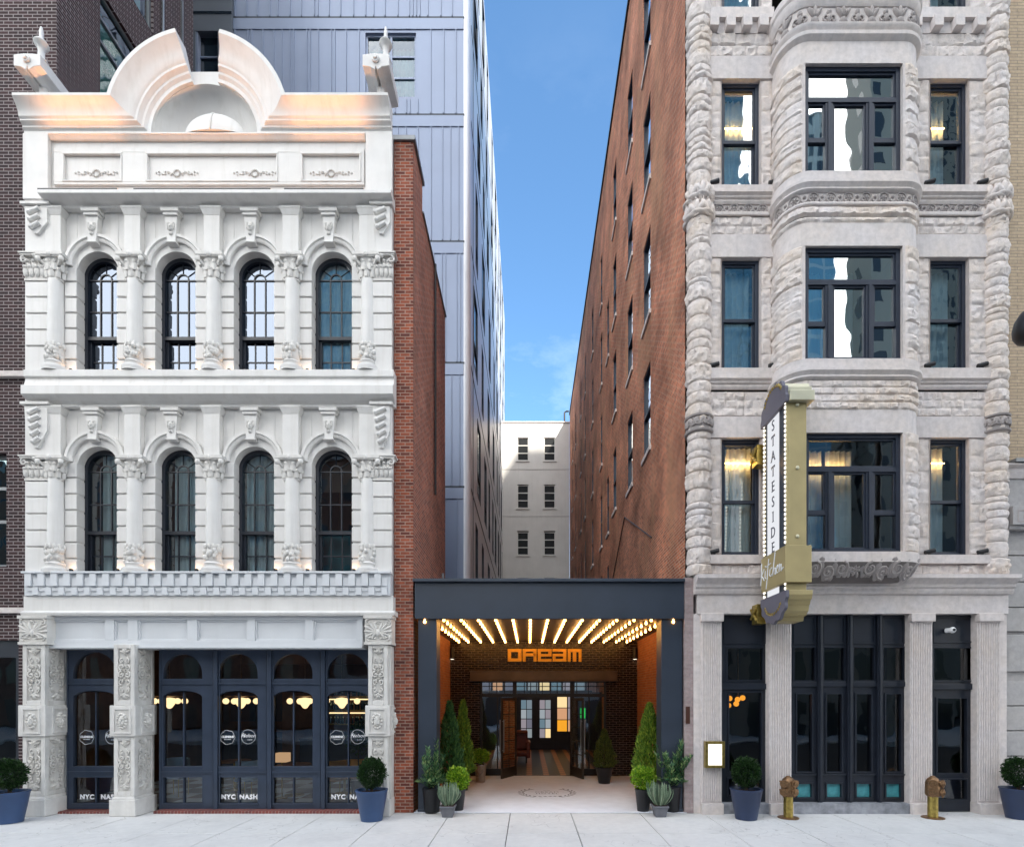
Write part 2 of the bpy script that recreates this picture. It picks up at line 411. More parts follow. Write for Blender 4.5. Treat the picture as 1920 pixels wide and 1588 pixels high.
def swag(mb, fn, w, h):                                # wreath with ribbons left and right
    for k in range(12):
        a = 2*pi*k/12; blob(mb, fn, h*.4*math.cos(a), h*.4*math.sin(a), h*.13, h*.10, .03, 0, a)
    r = random.Random(5)
    for s in (-1, 1):
        for k in range(6):
            u = s*(h*.7 + (w*.5-h*.7)*k/5); blob(mb, fn, u, h*.16*math.sin(k*1.9), h*.22*(1-.1*k), h*.13*(1-.08*k), .026, 0, s*.5*math.cos(k*2))
            blob(mb, fn, u, -h*.2*math.cos(k*1.7), h*.14*(1-.1*k), h*.1, .02, 0, -s*.7)
RB_ = 1.0
def FR(x, y, z, k=1.0): return lambda u, v, h: (x+u, y-h*k, z+v)           # panel facing the street
def RT(x, y, z, k=1.0): return lambda u, v, h: (x+h*k, y+u, z+v)           # panel facing +X
def LF(x, y, z): return lambda u, v, h: (x-h, y-u, z+v)           # panel facing -X

# ------------------------------------------------------------------ the white cast-iron building
XL, XR = PX(45), PX(738)
WB = thing('white_building', 'white cast-iron fronted building with arched windows, broken round pediment and navy shopfront', 'building', (PX(390), 0, 0))
WC = [PX(183.5), PX(330.5), PX(477.5), PX(623)]; HW = .428
PC = [(WC[i]+WC[i+1])/2 for i in range(3)]

wall = MB(); quoins = MB(); hoods = MB()
def storey(z0, zs, zt):
    edges = [XL+.02] + [e for c in WC for e in (c-HW, c+HW)] + [XR-.02]
    for i in range(0, len(edges), 2): wall.box(edges[i], edges[i+1], 0, .3, z0, zs)
    top = zs + HW + .001
    for c in WC: wall.archplate(c-HW, c+HW, zs, HW, zt, 0, .3, 20)
    for i in range(0, len(edges), 2): wall.box(edges[i], edges[i+1], 0, .3, zs, zt)
    n = 7; p = (zs + .1 - z0)/n
    for i in range(0, len(edges), 2):
        for k in range(n):
            a = edges[i] + (0 if i == 0 else -.012); b = edges[i+1] + (0 if i == len(edges)-2 else .012)
            if i == 0: a = PX(124)
            if i == len(edges)-2: b = PX(682)
            quoins.box(a, b, -.035, .2, z0 + k*p + .018, z0 + (k+1)*p - .018)
    for c in WC:
        hoods.arc([(.50,0),(.50,-.05),(.53,-.07),(.56,-.07),(.575,-.10),(.63,-.10),(.63,0)], c, zs+.09, 0.02, pi-.02, 30)
Z1, Z1S, Z1T = PZ(1078), 7.20, PZ(768)
Z2, Z2S, Z2T = PZ(705), 11.26, PZ(400)
storey(Z1, Z1S, Z1T); storey(Z2, Z2S, Z2T)
wall.box(XL+.02, XR-.02, 0, .3, Z1T, Z2); wall.box(XL+.02, XR-.02, 0, .3, Z2T, PZ(258)); wall.box(XL+.02, XR-.02, .05, .3, PZ(1155), Z1)
part('wall', wall, M['paint'], WB, bev=.006)
part('quoin', quoins, M['paint'], WB, bev=.012, label='banded white blocks beside the arched windows')
part('hood_mould', hoods, M['paint'], WB, smooth=40)

body = MB(); body.box(XL+.02, XR, .31, 4.15, 3.5, 13.2)
part('rear_block', body, M['paint'], WB)
bk = MB(); bx1 = -2.42
bk.box(XR+.001, bx1, .03, 4.2, 0, 13.35); 
sb = part('brick_pier', bk, M['redbrick'], WB, label='dark red brick end wall beside the canopy')
bk = MB(); bk.box(XR+.001, bx1, .03, .95, 13.352, 14.0); part('brick_parapet', bk, M['redbrick'], WB)
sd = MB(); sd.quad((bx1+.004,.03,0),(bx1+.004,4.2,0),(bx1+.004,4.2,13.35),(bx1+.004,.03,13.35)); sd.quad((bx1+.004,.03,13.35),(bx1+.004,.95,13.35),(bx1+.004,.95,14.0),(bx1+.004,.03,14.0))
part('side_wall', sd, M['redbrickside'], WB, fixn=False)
cp = MB(); cp.box(XR-.02, bx1+.05, -.02, 1.0, 14.002, 14.10); cp.box(XR-.02, bx1+.04, .95, 4.25, 13.352, 13.40)
part('coping', cp, M['metal'], WB, bev=.01)
dpipe = MB(); dpipe.tube([(bx1+.06, 2.3, z) for z in (7.5, 13.3)], .03, 8); part('drain_pipe', dpipe, M['black'], WB)

# ledges
lg = MB(); a = .22
lg.mould([(0,Z1T),(-.10,Z1T),(-.10,Z1T+.05),(-.16,Z1T+.09),(-.30,Z1T+.16),(-.30,Z1T+.34),(-.24,Z1T+.36),(-.20,Z1T+.50),(-.20,Z1T+.53),(-.24,Z1T+.55),(-.24,Z2-.01),(0,Z2-.01)], PX(40,-.28), PX(737,-.28))
part('storey_ledge', lg, M['paint'], WB, bev=.008)
lg = MB(); z = Z2T
lg.mould([(0,z),(-.12,z),(-.12,z+.04),(-.34,z+.10),(-.34,z+.17),(-.30,z+.20),(0,z+.23)], PX(70,-.34), PX(733,-.34))
part('parapet_ledge', lg, M['paint'], WB, bev=.008)
z3 = PZ(383); z4 = PZ(258)
pp = MB()
pp.box(PX(50), PX(97), -.09, 0, z3+.03, z4); pp.box(PX(688), PX(738)-.005, -.09, 0, z3+.03, z4)
pp.mould([(0,z4-.10),(-.05,z4-.10),(-.09,z4-.04),(-.11,z4-.04),(-.11,z4-.005),(0,z4-.005)], PX(98), PX(687))
part('parapet_pier', pp, M['paint'], WB, bev=.01)
fr = MB()
zt, zb = PZ(282), PZ(350); p0, p1 = PX(104), PX(684)
for a, b, c, d in ((p0,p1,PZ(290),zt),(p0,p1,zb,PZ(345)),(p0,PX(120),PZ(345),PZ(290)),(PX(232),PX(276),PZ(345),PZ(290)),(PX(523),PX(565),PZ(345),PZ(290)),(PX(678),p1,PZ(345),PZ(290))):
    fr.box(a, b, -.045, 0, c, d)
for a, b in ((120,232),(276,523),(565,678)):
    x0, x1 = PX(a), PX(b); zz, zy = PZ(345), PZ(290)
    for q in ((x0,x1,zy-.045,zy),(x0,x1,zz,zz+.03),(x0,x0+.04,zz+.03,zy-.045),(x1-.03,x1,zz+.03,zy-.045)): fr.box(q[0],q[1],-.06,-.0,q[2]+.001,q[3]-.001)
part('panel_frame', fr, M['paint'], WB, bev=.008)
for k, px in enumerate((181, 332, 478, 621)):
    sw = MB(); swag(sw, FR(PX(px), -.001, PZ(326)), .86, .17); part('wreath_relief', sw, M['paintcarve'], WB, at=(PX(px), 0, PZ(326)), smooth=60)

# columns, capitals, blocks
def capital(mb, x, y, z0, z1, r, w):
    h = z1-z0
    mb.lathe([(r*1.15,0),(r*1.2,.03),(r*1.05,.05),(r*1.02,h*.3),(r*1.2,h*.6),(r*1.6,h*.84),(r*1.65,h*.86)], (x,y,z0), 16)
    mb.box(x-w*.5, x+w*.5, y-w*.5, y+w*.5, z1-h*.13, z1); mb.box(x-w*.46, x+w*.46, y-w*.46, y+w*.46, z1-h*.18, z1-h*.13)
    for t, (n, zz, hh, off) in enumerate(((8, .08, .34, 0), (8, .34, .36, pi/8))):
        for k in range(n):
            a = off + 2*pi*k/n; ca, sa = math.cos(a), math.sin(a)
            pts = []
            for i in range(6):
                q = i/5; rr = r*(1.08+.12*t) + r*.95*max(0, q-.35)**1.3; zz2 = z0 + h*(zz + hh*math.sin(min(q*1.15, 1.25)*pi/2.3))
                if q > .85: zz2 -= h*.05
                pts.append((x+rr*ca, y+rr*sa, zz2))
            mb.tube(pts, [.05,.062,.06,.05,.045,.03], 5)
    for sx in (-1, 1):
        for sy in (-1, 1):
            c = (x+sx*w*.44, y+sy*w*.44, z1-h*.27); mb.ell(c, (.06,.06,.065), 8, 5); mb.tube([(x+sx*r, y+sy*r, z1-h*.42), (x+sx*w*.38, y+sy*w*.38, z1-h*.3), c], .035, 5)
    mb.ell((x, y-w*.5, z1-h*.1), (.055,.04,.055), 8, 5)
def colbase(mb, x, y, z, r):
    mb.lathe([(r*1.75,0),(r*1.75,.05),(r*1.8,.07),(r*1.7,.11),(r*1.25,.13),(r*1.25,.17),(r*1.4,.20),(r*1.25,.235),(r*1.05,.25)], (x,y,z), 20)
def drum(mb, x, y, z, r, seed):
    q = random.Random(seed); mb.lathe([(r*1.05,-.02),(r*1.12,0),(r*1.1,.34),(r*1.0,.37)], (x,y,z), 16)
    for k in range(16):
        a = pi + pi*q.random(); zz = .04+.26*q.random(); mb.ell((x+r*1.1*math.cos(a), y+r*1.1*math.sin(a), z+zz), (.05,.05,.06), 7, 5)
    for k in range(7):
        a = pi + pi*k/6; mb.ell((x+r*1.12*math.cos(a), y+r*1.12*math.sin(a), z+.33), (.035,.035,.06), 6, 5)
for (z0, zt, cb, ct, nm) in ((Z1, Z1T, PZ(903), PZ(864), 'lower'), (Z2, Z2T, PZ(533), PZ(490), 'upper')):
    for k, x in enumerate([PX(110)] + PC + [PX(692)]):
        y = -.05; r = .148
        shaft = MB(); shaft.lathe([(r*1.04, .24), (r*1.02, (cb-z0)*.5), (r*.93, cb-z0)], (x, y, z0), 20); colbase(shaft, x, y, z0, r*.92)
        col = part('column', shaft, M['paint'], WB, at=(x, y, z0), smooth=40)
        cpm = MB(); capital(cpm, x, y, cb-.02, ct+.02, r*.95, .54); cpm.v = [(a, y-.02+(b-y)*.62, c) for a, b, c in cpm.v]; part('capital', cpm, M['paintcarve'], col, at=(x, y, cb), smooth=50)
        dr = MB(); drum(dr, x, y, z0+.22, r*.96, k*7+int(z0)); part('carved_drum', dr, M['paintcarve'], col, at=(x, y, z0+.2), smooth=50)
        bl = MB(); w = .165
        bl.box(x-w, x+w, y-.09, 0, ct+.02, zt-.16); bl.taper(x-w, x+w, y-.09, 0, zt-.16, zt-.05, .05, .04); bl.box(x-w-.05, x+w+.05, y-.135, 0, zt-.05, zt-.002)
        part('column_block', bl, M['paint'], WB, at=(x, y, ct), bev=.008)
    for k, x in enumerate(WC):
        zk = (7.2 if nm == 'lower' else 11.26) + .09
        ks = MB(); x += -.03
        ks.prism([(-.085, zk+.45), (.085, zk+.45), (.13, zt-.17), (-.13, zt-.17)], lambda u, v, w, x=x: (x+u, w, v), 0, -.12)
        ks.box(x-.15, x+.15, -.155, 0, zt-.17, zt-.11); ks.box(x-.185, x+.185, -.18, 0, zt-.11, zt-.04); ks.box(x-.105, x+.105, -.14, 0, zk+.42, zk+.45)
        kp = part('keystone', ks, M['paint'], WB, at=(x, 0, zk+.45), bev=.008)
        fc = MB(); fn = FR(x, -.12, (zk+.45+zt-.17)/2)
        blob(fc, fn, 0, .01, .06, .10, .05); blob(fc, fn, 0, .0, .016, .035, .03, .045); blob(fc, fn, 0, -.05, .03, .012, .02, .04); blob(fc, fn, 0, -.1, .045, .04, .035)
        for s in (-1, 1):
            blob(fc, fn, s*.025, .03, .016, .01, .015, .045); blob(fc, fn, s*.065, .04, .02, .07, .03); blob(fc, fn, s*.05, .1, .03, .03, .03)
        part('face_relief', fc, M['paintcarve'], kp, at=(x, -.15, zk+.6), smooth=60)
    # end pilasters
    for s, (a, b) in ((-1, (47, 95)), (1, (697, 735))):
        x0, x1 = PX(a,-.13), PX(b,-.13); pl = MB(); n = 5; zb = z0; p = (cb-.03-zb)/(n+.6)
        pl.box(x0, x1, -.13, 0, zb, zb+p*1.6-.02)
        for k in range(1, n): pl.box(x0, x1, -.13, 0, zb+p*(k+.6)+.02, zb+p*(k+1.6)-.02)
        pl.box(x0+.012, x1-.012, -.10, 0, zb, cb-.03); pl.box(x0, x1, -.13, 0, ct+.03, zt-.002)
        pil = part('end_pilaster', pl, M['paint'], WB, at=((x0+x1)/2, 0, zb), bev=.01)
        cm = MB(); xc = (x0+x1)/2; w = x1-x0+.06; h = ct-cb+.06
        cm.box(x0-.01, x1+.01, -.14, 0, cb-.03, cb+.01); cm.box(x0, x1, -.13, 0, cb+.01, ct-.03); cm.box(x0-.05, x1+.06, -.20, 0, ct-.03, ct+.005); cm.box(x0-.07, x1+.09, -.22, 0, ct+.005, ct+.03)
        fn = FR(xc, -.13, (cb+ct)/2, .8); 
        for k in range(5):
            u = -w*.4+w*.2*k; blob(cm, fn, u, -h*.16, w*.11, h*.24, .06, 0); blob(cm, fn, u, -h*.02, w*.08, h*.07, .06, .03)
            if k < 4: blob(cm, fn, u+w*.1, h*.05, w*.09, h*.22, .055, 0); blob(cm, fn, u+w*.1, h*.2, w*.07, h*.07, .06, .03)
        for q in (-1, 1): curl(cm, fn, q*w*.42, h*.24, .07, pi/2, 1.2, .022, -q, .06)
        blob(cm, fn, 0, h*.36, .06, .05, .07, .06)
        part('capital', cm, M['paintcarve'], pil, at=(xc, -.13, cb), smooth=50)
        br = MB(); nb = 5 if nm == 'lower' else 3; hb = .15*nb+.12; xa = x0+.06; xb = x1-.06
        br.prism([(xa-.03, zt-.02), (xb+.03, zt-.02), (xb+.03, zt-hb*.6), (xc+.04, zt-hb), (xc-.04, zt-hb), (xa-.0, zt-hb*.6)], lambda u, v, w: (u, w, v), -.13, -.18)
        for k in range(nb):
            zz = zt-.13-.15*k; rr = .045
            br.tube([(xc-.10+.02*k, -.20, zz-.03), (xc+.09, -.20, zz+.05)], rr, 10); br.ell((xc-.11+.02*k, -.21, zz-.035), (.05,.05,.05), 8, 6)
        part('scroll_bracket', br, M['paint'], WB, at=(xc, -.24, zt), smooth=40)
        cap = MB(); cap.box(x0-.03, x1+.03, -.22, -.0, zt-.002, zt+.055); part('bracket_cap', cap, M['paint'], WB, bev=.006)

# arched sash windows (frame, glass, curtain)
def arched_window(c, zb, zs, y, glassm, curt, blind=None, lamp=False, label=None):
    w = HW; fr = MB(); t = .075
    for s in (-1, 1): fr.box(*sorted((c+s*w, c+s*(w-t))), y, y+.10, zb, zs)
    fr.arc([(w,y),(w,y+.10),(w-t,y+.10),(w-t,y)], c, zs, 0, pi, 24)
    gi = w-t; zm = zb + (zs-zb)*.42
    fr.box(c-gi, c+gi, y+.0, y+.11, zm-.035, zm+.035); fr.box(c-gi, c+gi, y, y+.11, zb, zb+.06)
    for s in (-1, 1): fr.box(*sorted((c+s*gi, c+s*(gi-.05))), y+.05, y+.12, zb+.06, zm-.035)
    m = .012
    for s in (-1, 1):
        u = s*gi/3; fr.box(c+u-m, c+u+m, y+.04, y+.075, zm+.035, zs-.001); fr.box(c+u-m, c+u+m, y+.08, y+.11, zb+.06, zm-.035)
    for zz in (zs-.012, (zm+zs)/2-.05): fr.box(c-gi, c+gi, y+.042, y+.073, zz-m, zz+m)
    zz = zb+(zm-zb)*.5; fr.box(c-gi, c+gi, y+.082, y+.108, zz-m, zz+m)
    ri = gi/3; fr.arc([(ri+m,y+.04),(ri+m,y+.075),(ri-m,y+.075),(ri-m,y+.04)], c, zs, 0, pi, 12)
    for a in (pi/5*1, pi/2, pi/5*4): fr.tube([(c+ri*math.cos(a), y+.055, zs+ri*math.sin(a)), (c+gi*math.cos(a), y+.055, zs+gi*math.sin(a))], .012, 4)
    o = part('window', fr, M['navydark'], WB, at=(c, y, zb), label=label)
    g = MB(); n = 16
    g.add([(c+gi*math.cos(pi*i/n), y+.06, zs+gi*math.sin(pi*i/n)) for i in range(n+1)] + [(c-gi, y+.06, zm), (c+gi, y+.06, zm)], [tuple(range(n+3))])
    g.quad((c-gi,y+.095,zb+.05),(c+gi,y+.095,zb+.05),(c+gi,y+.095,zm),(c-gi,y+.095,zm))
    part('glass', g, M[glassm], o, at=(c, y+.06, zb), fixn=False)
    if curt:
        cu = MB(); x0, x1 = curt; ww = 2*w; n = 34; vs = []
        for i in range(n+1):
            x = c-w + ww*(x0+(x1-x0)*i/n); vs += [(x, y+.17+.03*math.sin(i*1.25)+.012*math.sin(i*2.9), zb-.1), (x, y+.17+.025*math.sin(i*1.25+.3), zs+.5)]
        cu.add(vs, [(2*i, 2*i+2, 2*i+3, 2*i+1) for i in range(n)]); part('curtain', cu, M['curtain'], o, at=(c, y+.4, zb), smooth=80, fixn=False)
    if blind:
        bb = MB(); bb.box(c-w, c+w, y+.3, y+.32, zs-.35, zs+.5); part('blind', bb, M[blind], o, at=(c, y+.3, zs))
    if lamp:
        l = MB(); l.ell((c+.3, y+1.0, zs-.15), (.07,.07,.09), 10, 8); part('lamp_glow', l, M['globe'], o, at=(c+.3, y+1, zs-.15), smooth=60)
    return o
M['blind'] = m_plain('brown_roller_blind', (.12,.09,.07), .9)
for i, c in enumerate(WC):
    arched_window(c, Z2-.02, Z2S, .17, 'glass_sky' if i < 3 else 'glass_wavy', None if i < 3 else (.0, 1), None)
for i, c in enumerate(WC):
    arched_window(c, Z1-.02, Z1S, .17, 'glass_mid', [(.3,1),(.2,1.0),(.1,1),None][i], 'blind' if i == 3 else None, i == 1)
M['tealblind'] = m_plain('teal_shade', (.04,.17,.20), .8)
tb = MB(); tb.box(WC[3]-.42, WC[3]+.42, .55, .57, Z1, Z1+1.1); part('blind', tb, M['tealblind'], WB)
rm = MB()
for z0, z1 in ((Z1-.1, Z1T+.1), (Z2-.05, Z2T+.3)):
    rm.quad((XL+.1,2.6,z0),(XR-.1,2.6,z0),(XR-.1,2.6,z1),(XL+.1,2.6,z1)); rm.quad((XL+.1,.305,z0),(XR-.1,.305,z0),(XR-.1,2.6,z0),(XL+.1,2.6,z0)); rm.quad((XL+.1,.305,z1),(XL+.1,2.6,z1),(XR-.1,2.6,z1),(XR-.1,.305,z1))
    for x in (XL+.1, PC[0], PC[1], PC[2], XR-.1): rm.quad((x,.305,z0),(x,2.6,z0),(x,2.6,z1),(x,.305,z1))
body_ = bpy.data.objects['rear_block']; 
# the solid rear block must not fill the rooms: rebuild it as a shell
me = body_.data; me.clear_geometry(); bm = bmesh.new()
sh = MB(); sh.quad((XL+.02,.3,13.2),(XR,.3,13.2),(XR,4.15,13.2),(XL+.02,4.15,13.2)); sh.quad((XL+.02,4.15,4),(XR,4.15,4),(XR,4.15,13.2),(XL+.02,4.15,13.2)); sh.quad((XL+.02,.3,0),(XL+.02,6.6,0),(XL+.02,4.15,13.2),(XL+.02,.3,13.2))
bw = W[body_]; me.from_pydata([(p[0]-bw.x, p[1]-bw.y, p[2]-bw.z) for p in sh.v], [], sh.f); me.update(); bm.free()
part('room_shell', rm, M['room'], WB, fixn=False)

# dentil frieze, sign band, ground-floor entablature
de = MB(); x0, x1 = PX(42,-.24), PX(731,-.24)
de.box(x0, x1, -.20, 0.04, PZ(1120), Z1-.02); de.box(x0-.01, x1+.01, -.27, 0.04, Z1-.02, Z1+.02)
n = 28; p = (x1-x0-.1)/n
for k in range(n):
    u = x0+.05+p*k
    de.box(u, u+p*.50, -.255, -.2, PZ(1103), Z1-.021); de.box(u+p*.52, u+p*.98, -.235, -.2, PZ(1119), PZ(1105)); de.box(u+p*.54, u+p*.96, -.225, -.2, PZ(1103), PZ(1088)); de.box(u-.0, u+p*.48, -.22, -.2, PZ(1112), PZ(1105))
part('dentil_frieze', de, M['bluepaint'], WB, bev=.004)
sb2 = MB(); sb2.box(PX(44,-.17), PX(737,-.17), -.17, .04, PZ(1152)+.03, PZ(1120)-.001); sb2.mould([(.04,PZ(1157)),(-.24,PZ(1157)),(-.26,PZ(1153)),(-.26,PZ(1151)),(-.2,PZ(1148)),(.04,PZ(1148))], PX(38,-.25), PX(740,-.25))
part('fascia_band', sb2, M['paint'], WB, bev=.006)
en = MB(); za, zb2 = PZ(1212), PZ(1157); ex0, ex1 = PX(88), PX(684)
en.box(ex0, ex1, -.10, .3, za, zb2-.001)
cuts = [(98,208),(224,250),(268,360),(378,470),(485,578),(593,674)]
pz0, pz1 = PZ(1202), PZ(1164); xs = [ex0] + [PX(v) for c in cuts for v in c] + [ex1]
en.box(ex0, ex1, -.15, -.1, pz1, zb2-.002); en.box(ex0, ex1, -.15, -.1, za+.001, pz0)
for k in range(0, len(xs), 2): en.box(xs[k], xs[k+1], -.15, -.1, pz0, pz1)
for a, b in cuts:
    a, b = PX(a), PX(b); en.box(a, a+.03, -.125, -.1, pz0, pz1); en.box(b-.03, b, -.125, -.1, pz0, pz1); en.box(a+.03, b-.03, -.125, -.1, pz1-.03, pz1); en.box(a+.03, b-.03, -.125, -.1, pz0, pz0+.03)
en.box(ex0, ex1, -.19, .3, za-.05, za)
part('panelled_entablature', en, M['bluepaint'], WB, bev=.005)

# carved stone piers
def stone_pier(x0, x1, side=True, rev=.3):
    yf = -.28; zt = PZ(1210); core = MB(); xc = (x0+x1)/2; w = x1-x0
    zb, zm0, zm1 = .40, PZ(1380, -.3), PZ(1322, -.3)
    core.box(x0+.035, x1-.035, yf+.035, rev, 0, zt)
    core.box(x0-.05, x1+.06, yf-.06, rev, 0, zb-.06); core.taper(x0-.02, x1+.02, yf-.02, rev-.02, zb-.06, zb, -.02, -.02)
    core.box(x0-.045, x1+.055, yf-.05, rev, zm0, zm1)
    for z0, z1 in ((zb, zm0), (zm1, zt)):
        for a, b, c, d in ((x0, x0+.085, z0, z1), (x1-.085, x1, z0, z1), (x0+.085, x1-.085, z0, z0+.1), (x0+.085, x1-.085, z1-.09, z1)): core.box(a, b, yf, yf+.04, c, d)
        for a, b, c, d in ((yf+.04, yf+.10, z0, z1), (rev-.085, rev, z0, z1), (yf+.10, rev-.085, z0, z0+.1), (yf+.10, rev-.085, z1-.09, z1)): core.box(x1-.04, x1, a, b, c, d)
    o = part('stone_pier', core, M['whitestone'], WB, at=(xc, 0, 0), bev=.012)
    cv = MB()
    for z0, z1 in ((zb+.13, zm0-.12), (zm1+.13, zt-.12)):
        candelabra(cv, FR(xc, yf+.034, z0, 1.7), w*.60, z1-z0, .02); 
        if side: candelabra(cv, RT(x1-.036, (yf+rev)/2+.0, z0, 1.6), .34, z1-z0, .018)
    hz = (zm1-zm0); s = .24
    for fn, ww in ((FR(xc, yf-.05, (zm0+zm1)/2), s), (RT(x1+.055, (yf+rev)/2, (zm0+zm1)/2), s)):
        mask(cv, fn, 0, 0, ww, hz*.62)
    part('carved_relief', cv, M['stonecarve'], o, at=(xc, yf, 0), smooth=60)
    fx = MB()
    for d, (fn) in enumerate((FR(xc, yf-.05, (zm0+zm1)/2), RT(x1+.055, (yf+rev)/2, (zm0+zm1)/2))):
        q = s*.62; r = hz*.36
        for a, b, c, e in ((-q, q, r, r+.035), (-q, q, -r-.035, -r), (-q-.035, -q, -r-.035, r+.035), (q, q+.035, -r-.035, r+.035)):
            fx.add([fn(u, v, h) for h in (-.01, .022) for v in (c, e) for u in (a, b)], [(0,1,3,2),(4,6,7,5),(0,4,5,1),(2,3,7,6),(0,2,6,4),(1,5,7,3)])
    part('carved_frame', fx, M['whitestone'], o, at=(xc, yf, 0), bev=.004)
    return o
stone_pier(PX(42,-.28), PX(84,-.28)); stone_pier(PX(213,-.28), PX(252,-.28)); stone_pier(PX(690,-.28), PX(727,-.28), False)
for a, b in ((36, 88), (684, 734)):
    cm = MB(); x0, x1 = PX(a,-.3), PX(b,-.3); z0, z1 = PZ(1207), PZ(1158); cm.box(x0, x1, -.30, .0, z0, z1); cm.box(x0-.02, x1+.02, -.33, 0, z1-.06, z1+.001); cm.box(x0-.015, x1+.015, -.32, 0, z0-.04, z0+.01)
    acanthus_panel(cm, FR((x0+x1)/2, -.30, (z0+z1)/2-.01), x1-x0, z1-z0-.06); part('corner_capital', cm, M['stonecarve'], WB, at=((x0+x1)/2, -.3, z0), smooth=45)
ep = MB(); ep.box(PX(728), XR-.003, -.20, .3, 0, PZ(1212)); part('end_strip', ep, M['whitestone'], WB, bev=.01)

# navy glazed shopfront
sf = MB(); yf = .16
sf.box(PX(84), PX(215), -.05, .40, -.02, PZ(1520)); sf.box(PX(290), PX(690), -.05, .40, -.02, PZ(1519)); part('brick_sill', sf, M['sillbrick'], WB, bev=.01)
def deco_badge(o, x, y, z, kind):
    b = MB(); r = .148; n = 7 if kind == 0 else 24
    pts = []
    for k in range(49):
        a = 2*pi*k/48; rr = r*(1 + (.05*math.cos(7*a) if kind == 0 else .025*math.cos(3*a))); pts.append((x+rr*math.cos(a), y, z+rr*math.sin(a)))
    b.tube(pts, .0035, 4, False)
    f = lambda u, v, w: (x+u, y-w, z+v)
    if kind == 0:
        put_text(b, 'CLEMENS', .062, lambda u, v, w: f(u, v-.01, w), depth=.002, offset=.003); put_text(b, 'RESTAURANT', .024, lambda u, v, w: f(u, v-.05, w), depth=.002)
    else:
        put_text(b, 'Nelson', .105, lambda u, v, w: f(u+.0, v-.01, w), depth=.002, shear=.35); put_text(b, 'CAFE', .034, lambda u, v, w: f(u+.03, v-.075, w), depth=.002, spacing=1.4)
        b.tube([f(-.10+.02*math.sin(3*t), .03+.05*math.cos(3*t), 0) for t in (0,.5,1,1.5,2)], .004, 4)
    part('window_badge', b, M['text'], o, at=(x, y, z), fixn=False)
def glazed_bay(px0, px1, gx0, gx1, badges=False, lettering=False, decx=None):
    x0, x1 = PX(px0), PX(px1); a, b = PX(gx0, yf), PX(gx1, yf); d = .10; f = MB(); y0, y1 = yf, yf+d
    zz = lambda p: PZ(p, yf)
    zt = PZ(1212)+.0
    f.box(x0, a, y0, y1, PZ(1519), zt-.052); f.box(b, x1, y0, y1, PZ(1519), zt-.052)
    f.box(a, b, y0, y1, zz(1297), zz(1272)); f.box(a, b, y0, y1, zz(1457), zz(1436)); f.box(a, b, y0, y1, PZ(1519), zz(1505))
    f.archplate(a, b, zz(1262), (b-a)/2*.98, zt-.052, y0, y1); f.box(a, b, y0, y1, zz(1272), zz(1272)+.001)
    f.archplate(a, b, zz(1307), .14, zz(1297), y0, y1)
    xm = (a+b)/2
    f.box(xm-.014, xm+.014, y0+.03, y1, zz(1436), zz(1296)); f.box(xm-.014, xm+.014, y0+.03, y1, zz(1505), zz(1457))
    for z in (zz(1281), zz(1447)): f.box(x0+.02, x1-.02, y0-.025, y0, z-.02, z+.02)
    # raised stile mouldings
    for u in (x0+.03, x1-.05): f.box(u, u+.02, y0-.012, y0, PZ(1515), zt-.08)
    f.box(a-.02, b+.02, y0-.014, y0, zz(1436)-.03, zz(1436)); f.box(a-.02, b+.02, y0-.014, y0, zz(1505)-.03, zz(1505))
    o = part('glazed_door', f, M['navy'], WB, at=(x0, yf, .06), bev=.005)
    g = MB()
    for z0, z1 in ((1273, 1222), (1437, 1290), (1506, 1456)): g.quad((a-.03,yf+.06,zz(z0)),(b+.03,yf+.06,zz(z0)),(b+.03,yf+.06,zz(z1)),(a-.03,yf+.06,zz(z1)))
    part('glass', g, M['glass_shop'], o, at=(a, yf+.06, 0), fixn=False)
    if lettering:
        t = MB(); fn = lambda u, v, w: (u, yf+.045-w, v)
        put_text(t, 'NYC', .135, lambda u, v, w: fn(PX(426 if decx is None else decx[0], yf)+u, zz(1498)+v, w), depth=.003, offset=.006, spacing=1.15)
        put_text(t, 'NASH', .135, lambda u, v, w: fn(PX(464 if decx is None else decx[1], yf)+u, zz(1498)+v, w), depth=.003, offset=.006, spacing=1.15)
        part('window_lettering', t, M['text'], o, at=(a, yf+.04, 0), fixn=False)
    if badges:
        deco_badge(o, PX(badges[0], yf), yf+.035, zz(1382), 0); deco_badge(o, PX(badges[1], yf), yf+.035, zz(1381), 1)
    return o
glazed_bay(112, 222, 137, 218, (160, 208), True, (160, 203))
glazed_bay(288, 394, 306, 379)
glazed_bay(400, 496, 409, 483, (425, 464), True)
glazed_bay(502, 598, 512, 586)
glazed_bay(604, 692, 614, 690, (631, 670), True, (633, 671))
po = MB()
for a, b in ((394, 400), (496, 502), (598, 604)): po.box(PX(a)-.01, PX(b)+.01, yf-.04, yf+.12, PZ(1519), PZ(1212)-.052)
part('door_post', po, M['navy'], WB, bev=.006)

